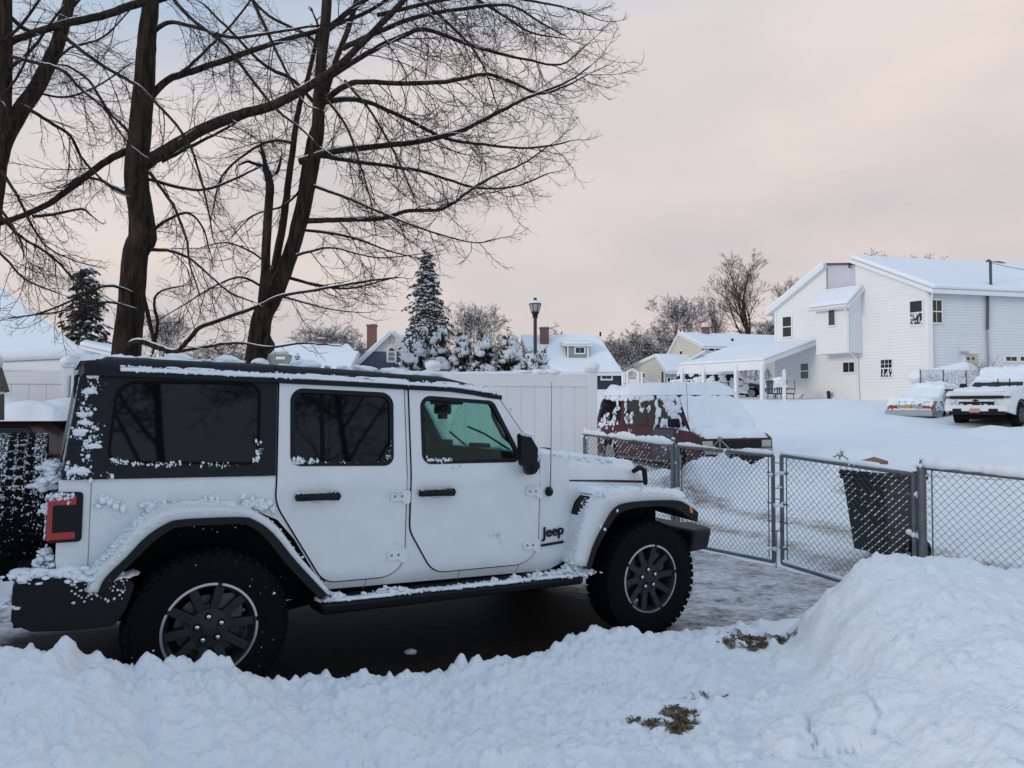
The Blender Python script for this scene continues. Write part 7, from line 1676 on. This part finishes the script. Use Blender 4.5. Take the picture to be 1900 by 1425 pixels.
def tree_b():
    T = Tree(33); D = 11.6; T.tk = .76
    T.limb([(468, 770), (472, 690), (480, 630), (488, 585), (510, 545), (538, 475), (560, 400), (576, 330), (588, 255), (592, 180), (598, 100), (606, 10), (612, -100)], (58, 54, 52, 48, 42, 37, 35, 33, 31, 29, 26, 24, 20), D, 0, mb=T.trunk, kids_=False, snow=False)
    T.limb([(486, 590), (492, 500), (497, 410), (500, 345), (492, 308)], (26, 22, 21, 20, 15), D - .2, -.2, 3, .8, .4, mb=T.trunk, snow=False, start=.7)
    T.limb([(498, 565), (510, 500), (524, 420), (534, 350), (545, 260), (556, 195), (575, 130), (590, 60)], (22, 9), D + .2, .5, 9, 1.1, .4, mb=T.trunk, snow=False, start=.4)
    T.limb([(520, 530), (540, 440), (560, 345), (574, 262), (600, 190), (624, 112), (650, 42), (668, -30)], (14, 13), D + .4, .9, 8, 1.2, .4, mb=T.trunk, snow=False, start=.5)
    T.trunk.blob(at(496, 640, D - .05), (.10, .11, .14), 3, 3, .3)
    s = T.sn
    for i, (x, y, k) in enumerate(((497, 348, .06), (494, 330, .05), (490, 312, .055), (480, 306, .04), (505, 320, .04))): s.blob(at(x, y, D - .32), (k, k * .6, k), i, 3, .4)
    T.limb([(492, 310), (475, 305), (460, 300), (445, 305)], (10, 4), D - .3, -.2, 4, .7, .6); T.limb([(498, 330), (515, 318), (520, 300)], (9, 6), D - .3, 0, 3, .6, .4)
    # right-hand limbs
    T.limb([(591, 195), (640, 160), (680, 152), (760, 155), (840, 150), (900, 138), (960, 150), (1030, 174), (1090, 160), (1140, 140)], (15, 3), D, -.7, 22, 1.5, .55)
    T.limb([(604, 190), (660, 185), (720, 205), (780, 235), (830, 258), (900, 268), (990, 275), (1060, 270), (1100, 262)], (12, 3), D, .9, 22, 1.4, .6)
    T.limb([(556, 300), (620, 281), (700, 272), (780, 262), (850, 245), (920, 215), (980, 190), (1040, 170), (1100, 150), (1150, 122)], (16, 3), D, -1.3, 24, 1.6, .55)
    T.limb([(556, 412), (590, 409), (640, 408), (710, 405), (760, 391), (820, 388), (870, 355), (930, 325), (990, 305), (1050, 272)], (14, 3), D, -.5, 22, 1.4, .5)
    T.limb([(596, 290), (660, 300), (720, 308), (790, 320), (850, 340), (900, 350), (980, 345), (1050, 322)], (10, 3), D, 1.3, 20, 1.3, .6)
    T.limb([(600, 150), (680, 100), (740, 70), (790, 55), (860, 80), (940, 100), (1000, 110), (1080, 120), (1140, 84)], (14, 3), D, .4, 24, 1.5, .6)
    T.limb([(636, 90), (700, 60), (780, 30), (870, 15), (960, 10), (1030, 40), (1090, 66)], (13, 3), D, -1., 20, 1.5, .6)
    T.limb([(573, 342), (610, 355), (650, 370), (720, 400), (800, 430), (880, 450), (940, 442)], (8, 2), D, -1., 16, 1.1, .7)
    T.limb([(552, 425), (650, 440), (720, 465), (780, 480)], (7, 2), D, .9, 12, 1.0, .7); T.limb([(537, 478), (580, 466), (620, 460), (700, 478), (790, 470)], (7, 2), D, -.7, 12, 1.0, .6)
    T.limb([(535, 515), (590, 530), (650, 535), (720, 518)], (8, 3), D, .4, 11, .9, .6); T.limb([(512, 548), (560, 560), (620, 575), (670, 580)], (6, 2), D, -.8, 9, .8, .6)
    T.limb([(602, 60), (650, 20), (720, -30), (800, -80)], (15, 8), D, .6, 14, 1.4, .6); T.limb([(700, 28), (800, 4), (900, -12), (1000, 0), (1090, 14), (1150, 30)], (10, 3), D - .4, -.6, 20, 1.4, .6)
    T.limb([(740, -60), (830, -30), (930, 20), (1010, 60), (1080, 70)], (9, 3), D, .8, 18, 1.3, .7); T.limb([(690, -60), (780, 0), (850, 60), (900, 120), (930, 190)], (9, 3), D, -1.2, 18, 1.3, .8)
    T.limb([(598, 175), (640, 230), (670, 310), (690, 380)], (7, 3), D, -1.3, 13, 1.1, .8); T.limb([(640, 150), (690, 210), (740, 300), (770, 370)], (7, 3), D, -1.2, 14, 1.1, .8)
    # left-hand limbs
    T.limb([(592, 200), (545, 150), (490, 120), (430, 60), (380, 10)], (10, 5), D, 1.2, 13, 1.1, .6); T.limb([(600, 90), (560, 60), (500, 30), (450, -20)], (9, 5), D, 1., 11, 1.1, .6)
    T.limb([(545, 265), (500, 262), (450, 290), (410, 330), (395, 390)], (7, 3), D, 1., 12, 1.1, .8); T.limb([(575, 330), (530, 380), (470, 400), (430, 440)], (6, 2), D, 1., 11, 1.0, .8); T.limb([(510, 500), (470, 470), (420, 450), (370, 460)], (6, 2), D, .9, 10, 1.0, .8)
    T.limb([(500, 540), (450, 515), (400, 530), (350, 560), (300, 590)], (6, 2), D, -.8, 10, .9, .7)
    T.build('many-stemmed leaning tree with broad twiggy crown, behind the off-roader rear door', at(470, 752, D), None)
tree_b()
def tree_c():
    T = Tree(47); D = 10.2
    T.limb([(-60, 770), (-45, 600), (-28, 440), (-12, 330), (0, 250), (6, 170), (8, 80), (6, -60)], (70, 60, 52, 46, 38, 34, 32, 28), D, 0, mb=T.trunk, kids_=False, snow=False)
    T.limb([(-10, 318), (8, 262), (30, 220), (75, 150), (108, 76), (136, -30), (150, -100)], (38, 34, 33, 30, 27, 22, 18), D - .1, .6, 6, 1.0, .4, mb=T.trunk, snow=False, start=.5)
    T.limb([(10, 25), (60, 60), (110, 40), (170, -30)], (10, 6), D, .6, 8, 1.0, .7); T.limb([(15, 130), (60, 90), (110, 20)], (9, 5), D, -.6, 8, 1.0, .6)
    T.limb([(112, 62), (160, 100), (205, 130), (240, 150), (270, 172), (340, 248), (370, 320), (388, 400), (395, 440)], (10, 9, 8, 8, 7, 6, 5, 4, 3), D, -.9, 18, 1.2, .8)
    T.limb([(20, 105), (75, 118), (115, 130), (150, 165), (192, 200), (215, 235), (240, 268)], (9, 4), D - .2, -.4, 13, 1.1, .7)
    T.limb([(40, 195), (90, 225), (130, 252), (150, 290), (180, 325), (210, 352)], (9, 4), D - .2, .6, 13, 1.1, .8)
    T.limb([(0, 312), (30, 360), (60, 420), (90, 460), (140, 485)], (8, 3), D - .4, -.3, 12, 1.0, .9); T.limb([(-5, 380), (30, 430), (50, 480), (80, 500)], (7, 3), D - .4, -.7, 10, .9, .9)
    T.limb([(0, 400), (40, 440), (95, 475), (140, 520), (180, 545)], (8, 3), D - .4, .6, 12, 1.0, .8); T.limb([(-30, 440), (10, 480), (50, 520), (110, 545)], (7, 3), D - .5, .2, 8, .8, .6)
    T.limb([(60, 170), (120, 180), (180, 160), (240, 120)], (6, 3), D, .7, 10, 1.0, .6); T.limb([(80, 135), (130, 90), (190, 70), (240, 20)], (7, 3), D, .3, 10, 1.0, .6)
    T.limb([(-30, 90), (20, 65), (60, 20), (90, -30)], (8, 5), D, -.5, 7, 1.0, .6); T.limb([(-40, 250), (-10, 200), (40, 130), (60, 60)], (8, 4), D, -.9, 9, 1.0, .7)
    T.build('forked tree at the far left edge, its two stems splitting low in the frame', at(-55, 752, D), None)
tree_c()

# ---- far bare trees: a few forms, copied
def far_tree_form(seed, height_, spread, stems=1, upright=.8, label='', fine=1.0, snow_=0., thick=.012):
    r = random.Random(seed); root = thing('bare_tree', label, 'tree', (0, 0, 0)); tk = MB(); tw = MB(); sn = MB()
    def grow_(p, d, L, w, lev):
        n = 5 if lev < 3 else 3; pts = [p]; dd = d.copy()
        for i in range(n):
            g_ = .035 if lev == 0 else .13; dd = dd + np.array([r.gauss(0, g_), r.gauss(0, g_), .05 * upright]); dd /= np.linalg.norm(dd); pts.append(pts[-1] + dd * L / n)
        P = np.array(pts); W = np.linspace(w, w * (.55 if lev < 3 else .4), len(P)); (tk if lev < 2 else tw).tube(P, W, 6 if lev < 2 else 3, cap=False)
        if snow_ and lev >= 2 and r.random() < snow_: sn.tube(P + (0, 0, .03), W * 1.1 + .006, 3, cap=False)
        if lev >= 5: return
        k = {0: 9, 1: 6, 2: 5, 3: 4, 4: 2}[lev]
        for i in range(int(k * (fine if lev > 2 else 1) + .5)):
            f = r.uniform(.30 if lev else .35, 1.0); x = f * n; j = min(n - 1, int(x)); q = P[j] + (P[j + 1] - P[j]) * (x - j)
            nrm = np.array([r.gauss(0, 1), r.gauss(0, 1), r.gauss(.1, .5)]); nrm -= dd * (nrm @ dd); nrm /= np.linalg.norm(nrm) + 1e-9
            d2 = dd * upright + nrm * spread * (1 if lev else .8); d2 /= np.linalg.norm(d2)
            grow_(q, d2, L * r.uniform(.42, .68) * (1.15 - .4 * f), max(.010, w * (1 - .5 * f) * .55), lev + 1)
    for i in range(stems):
        a = r.uniform(0, 6.28); k = .0 if stems == 1 else .28
        grow_(np.array([0, 0, -.3]), np.array([math.cos(a) * k, math.sin(a) * k, 1.]), height_ * .62 * r.uniform(.85, 1), height_ * thick / (1 if stems == 1 else 1.4), 0)
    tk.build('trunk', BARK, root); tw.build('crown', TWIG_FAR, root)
    if sn.n: sn.build('branch_snow', SNOW_FAR, root)
    return root
FAR = [far_tree_form(5, 12, .56, 1, 1.05), far_tree_form(8, 8, .75, 3, .7, snow_=.14), far_tree_form(13, 9, .70, 2, .85, snow_=.15)]
_used = [False] * 3
def _lean(f):                                   # compass direction a form's crown leans to
    v = np.array([b.co[:] for k in kids(f) for b in k.data.vertices]); t = v[v[:, 2] > .55 * v[:, 2].max()]; return math.atan2(t[:, 1].mean(), t[:, 0].mean())
FAR_L = [_lean(f) for f in FAR]
FAR_H = [max(v.co.z for k in kids(f) for v in k.data.vertices) for f in FAR]

def far_tree(kind, px, y_top, d, base_z, label, rz=0., sxy=1., group='bare trees beyond the houses'):
    if 1130 < px < 1460: d *= 1.22; base_z += .5
    f = FAR[kind]; o = f if not _used[kind] else copy_tree(f); _used[kind] = True
    p = at(px, y_top, d); h = FAR_H[kind]; k = (p[2] - base_z) / h
    o.location = (p[0], p[1], base_z); o.scale = (k * sxy, k * sxy, k); o.rotation_euler = (0, 0, (math.pi / 2 if rz < 3 else -math.pi / 2) - FAR_L[kind] + .25 * math.sin(rz * 5)); tag(o, label, 'tree', group)
far_tree(0, 1392, 458, 88, 4., 'tallest bare tree, spreading vase-shaped crown above the cream roof', .3, 1.25)
far_tree(2, 1262, 530, 86, 4., 'twin-stemmed bare tree, second tallest, behind the cream gable', 1.0, 1.15)
far_tree(0, 1328, 545, 96, 4., 'slim bare tree with upright stems between the two tall bare trees', 2.2, .75)
far_tree(0, 1448, 512, 100, 4.5, 'bare tree half hidden by the left edge of the white house roof', 4.0, .9)
far_tree(1, 1178, 590, 74, 3.2, 'low frosty bare tree right behind the blue cape roof end', .6, 1.25)
far_tree(1, 1225, 582, 80, 3.5, 'broad frosty thicket tree above the cream garage ridge', 2.0, 1.3)
far_tree(1, 1140, 612, 70, 3., 'small snow-dusted tree beside the blue cape roof', 3.6, 1.2)
far_tree(2, 1420, 585, 105, 4.5, 'dark twiggy tree low behind the cream roof, touching the white house', 5., 1.5)
far_tree(2, 1705, 442, 62, 2.6, 'bare tree top showing over the ridge of the white house', .2, 1.)
far_tree(1, 1733, 462, 66, 2.6, 'small sparse tree top right of the one over the white house ridge', 1.7, .7)
far_tree(2, 882, 545, 58, 2.5, 'reddish bare tree between the tall conifer and the lamp post', 2.6, 1.1)
far_tree(1, 935, 600, 60, 2.5, 'low bare tree just left of the lamp post', .9, 1.)
far_tree(1, 1028, 598, 74, 3.2, 'bare tree peeping over the blue cape house beside its chimney', 4.1, 1.1)
far_tree(2, 610, 600, 78, 3.4, 'dense twiggy tree above the low white house', 3.1, 1.7)
far_tree(1, 652, 598, 80, 3.4, 'fine bare tree left of the brick chimney of the slate-blue house', 5.2, 1.2)
far_tree(2, 300, 560, 40, 1.8, 'thin bare tree between the near trunk and the stemmed tree', .4, .8)
far_tree(1, 400, 610, 55, 2.2, 'low scrubby tree seen between the two big trunks', 1.9, 1.6)

# ---- conifers: drooping sprays with snow on top
def conifer(px, y_top, d, base_z, width_px, label, seed, snow_k=.5, gaps=.0, open_=.0):
    p = at(px, y_top, d); Hh = p[2] - base_z; rad = 1.08 * width_px * d / FPX / 2; r = random.Random(seed); root = thing('conifer', label, 'tree', (p[0], p[1], base_z), group='tall conifers'); tk = MB(); gv, gf, sv, sf = [], [], [], []
    tk.tube([(0, 0, 0), (0, 0, Hh * .5), (0, 0, Hh)], [Hh * .016, Hh * .011, .02], 8)
    nb = int(Hh * 36)
    for i in range(nb):
        z = Hh * (1 - r.random() ** .72 * .93); f = (Hh - z) / Hh; prof = min(1, (f * 1.9) ** .8 + .04) * (.84 + .3 * perlin(np.array([f * 9 + seed]), np.array([math.cos(f * 40) * .5]))[0]) * (1 - .25 * max(0, f - .75) * 4); L = rad * prof * r.uniform(.5, 1.25) + .1
        a = r.uniform(0, 6.28); ca, sa = math.cos(a), math.sin(a); dro = r.uniform(.15, .55)
        if r.random() < .5: tk.tube([(0, 0, z), (ca * L * .9, sa * L * .9, z - dro * L * .5)], [.03, .008], 3, cap=False)
        m = max(5, int(L / .13))
        for k in range(m):
            t = (k + r.random()) / m
            if r.random() < gaps * (1 - t): continue
            c = np.array([ca * L * t, sa * L * t, z - dro * L * t * t]) + np.array([r.gauss(0, .10), r.gauss(0, .10), r.gauss(0, .07)])
            for _ in range(4):
                s_ = r.uniform(.12, .30); h = a + r.gauss(0, .9); dx, dy = math.cos(h), math.sin(h); q = len(gv)
                gv += [c + (-dy * s_ * .3, dx * s_ * .3, 0), c + (dy * s_ * .3, -dx * s_ * .3, 0), c + (dx * s_ + dy * s_ * .2, dy * s_ - dx * s_ * .2, -s_ * r.uniform(.3, 1.)), c + (dx * s_ - dy * s_ * .2, dy * s_ + dx * s_ * .2, -s_ * r.uniform(.3, 1.))]; gf.append((q, q + 1, q + 2, q + 3))
            if r.random() < min(1, snow_k):
                s_ = r.uniform(.06, .15) * max(1, snow_k); q = len(sv); c2 = c + (0, 0, .05); h = r.uniform(0, 6.28)
                sv += [c2 + (s_ * math.cos(h + j * 1.57), s_ * math.sin(h + j * 1.57), -.03 - .03 * r.random()) for j in range(4)] + [c2 + (0, 0, .05)]; sf += [(q + j, q + (j + 1) % 4, q + 4) for j in range(4)]
    tk.build('trunk', BARK, root)
    m1 = MB(); m1.add(gv, gf); m1.build('crown', mat('conifer_needles', (.030, .036, .028), .8, c2=(.085, .075, .058), vscale=1.5), root)
    m2 = MB(); m2.add(sv, sf); m2.build('branch_snow', SNOW_FAR, root)
conifer(792, 460, 60, 2.4, 88, 'tall snow-dusted conifer rising behind the snowy shrubs, left of the lamp post', 3, 1.6, .28)
conifer(160, 497, 34, 1.6, 92, 'dark green spruce behind the steep snowy roof at the left', 9, .42, .25)

# ---- snow-laden evergreen shrubs behind the vinyl fence
SHR_L = ['short snowy evergreen shrub at the left end of the hedge row', 'tall evergreen column with dark tip, second from the left of the row', 'tallest twin-tipped snowy evergreen of the row', 'full snow-clotted evergreen in the middle of the row', 'rounded snowy evergreen right of the middle of the row', 'dense snowy evergreen column just left of the lamp post', 'low round snow-capped bush in front of the lamp post', 'small dark evergreen sprig with snow cap beside the lamp post foot']
def shrub(px, y_top, w_px, d, label, seed, snow_k=1.):
    p = at(px, y_top, d); base = .1; Hh = p[2] - base; rad = w_px * d / FPX / 2; r = random.Random(seed); root = thing('evergreen_shrub', label, 'shrub', (p[0], p[1], base), group='snowy evergreen shrubs along the fence'); gv, gf = [], []; sn = MB(); st = MB(); st.tube([(0, 0, 0), (0, 0, Hh * .9)], [.06, .02], 6); st.build('stem', BARK, root)
    n = int(620 * rad * Hh * 1.5)
    for i in range(n):
        z = Hh * (.30 + .70 * r.random() ** .8); f = 1 - z / Hh; R_ = rad * min(1, (f * 3.2) ** .6 + .12) * (.85 + .3 * perlin(np.array([z * 2.2 + seed]), np.array([seed * 1.]))[0]); a = r.uniform(0, 6.28); q_ = math.sqrt(r.uniform(.25, 1)); c = np.array([R_ * q_ * math.cos(a), R_ * q_ * math.sin(a), z])
        for _ in range(5):
            s_ = r.uniform(.06, .15); h = a + r.gauss(0, 1.2); dx, dy = math.cos(h), math.sin(h); q = len(gv); u = r.uniform(-.2, 1.2)
            gv += [c + (-dy * s_ * .25, dx * s_ * .25, 0), c + (dy * s_ * .25, -dx * s_ * .25, 0), c + (dx * s_ * .8, dy * s_ * .8, s_ * u)]; gf.append((q, q + 1, q + 2))
        if q_ > .72 and r.random() < .36 * snow_k:
            k = r.uniform(.035, .10); sn.blob(c + (0, 0, k * .4), (k * 1.05, k * 1.05, k * r.uniform(.6, .95)), i * 1.3 + seed, 2, .45)
    for k in range(3): sn.blob((r.gauss(0, .03), r.gauss(0, .03), Hh - .02 - .05 * k), (.08, .08, .07), k + seed, 2, .4)
    m = MB(); m.add(gv, gf); m.build('foliage', mat('shrub_green', (.020, .032, .016), .8, c2=(.06, .055, .025), vscale=6), root); sn.build('snow', SNOW, root, smooth=180)
for i, (px, y, w, d) in enumerate(((757, 648, 34, 13.2), (782, 617, 40, 13.8), (816, 613, 46, 13.6), (858, 626, 46, 13.4), (898, 634, 52, 13.2), (944, 632, 52, 13.3), (982, 668, 44, 12.6), (1004, 655, 30, 12.8))): shrub(px, y, w, d, SHR_L[i], 3 + i * 7, 1.25 if i == 6 else 1.)

# ---- weeping tree by the porch and the tree whose reflection shows in the side glass
def weeping():
    d = 47.; b = at(1400, 732, d); top = at(1396, 676, d)[2]; root = thing('weeping_tree', 'small snow-covered weeping tree with umbrella crown, seen past the porch posts', 'tree', b); r = random.Random(4); Hh = top - b[2]
    t = MB(); t.tube([(0, 0, -.3), (.05, 0, Hh * .5), (0, 0, Hh * .9)], [.08, .06, .03], 6); t.build('trunk', BARK, root); s = MB()
    for i in range(190):
        a = r.uniform(0, 6.28); L = r.uniform(.5, .95); c, q = math.cos(a), math.sin(a); s.tube([(0, 0, Hh * .93), (c * L * .5, q * L * .5, Hh * .99 - .05), (c * L * .95, q * L * .95, Hh * .80), (c * L * 1.08, q * L * 1.08, Hh * r.uniform(.45, .66))], [.03, .045, .04, .015], 4)
    s.build('crown', mat('rimed_branches', (.70, .72, .75), .8, c2=(.30, .28, .27), vscale=5), root)
weeping()
def yard_tree_behind():
    # stands in the yard behind the camera: its reflection shows in the quarter window (found by mirroring in that pane)
    n = V_ * math.cos(R(9.1)) + W_ * math.sin(R(9.1)); q = O_ + V_ * .757 + W_ * 1.45
    v = CAM + ray(312, 846) * 12.; m = v - 2 * ((v - q) @ n) * n
    f = far_tree_form(29, 10., .95, 1, .72, thick=.0075)
    f.location = (m[0], m[1], 0); f.scale = (1.15, 1.15, 1.2); tag(f, 'bare yard tree behind the camera, mirrored in the rear side glass of the off-roader', 'tree', 'bare trees beyond the houses')
    v = CAM + ray(640, 800) * 15.; m = v - 2 * ((v - q) @ n) * n; o = copy_tree(f); o.location = (m[0], m[1], 0); o.rotation_euler = (0, 0, 2.1); o['label'] = 'second bare yard tree, added behind the camera for the rear door glass to mirror'  # extra unseen tree, added to fill this pane's reflection
yard_tree_behind()
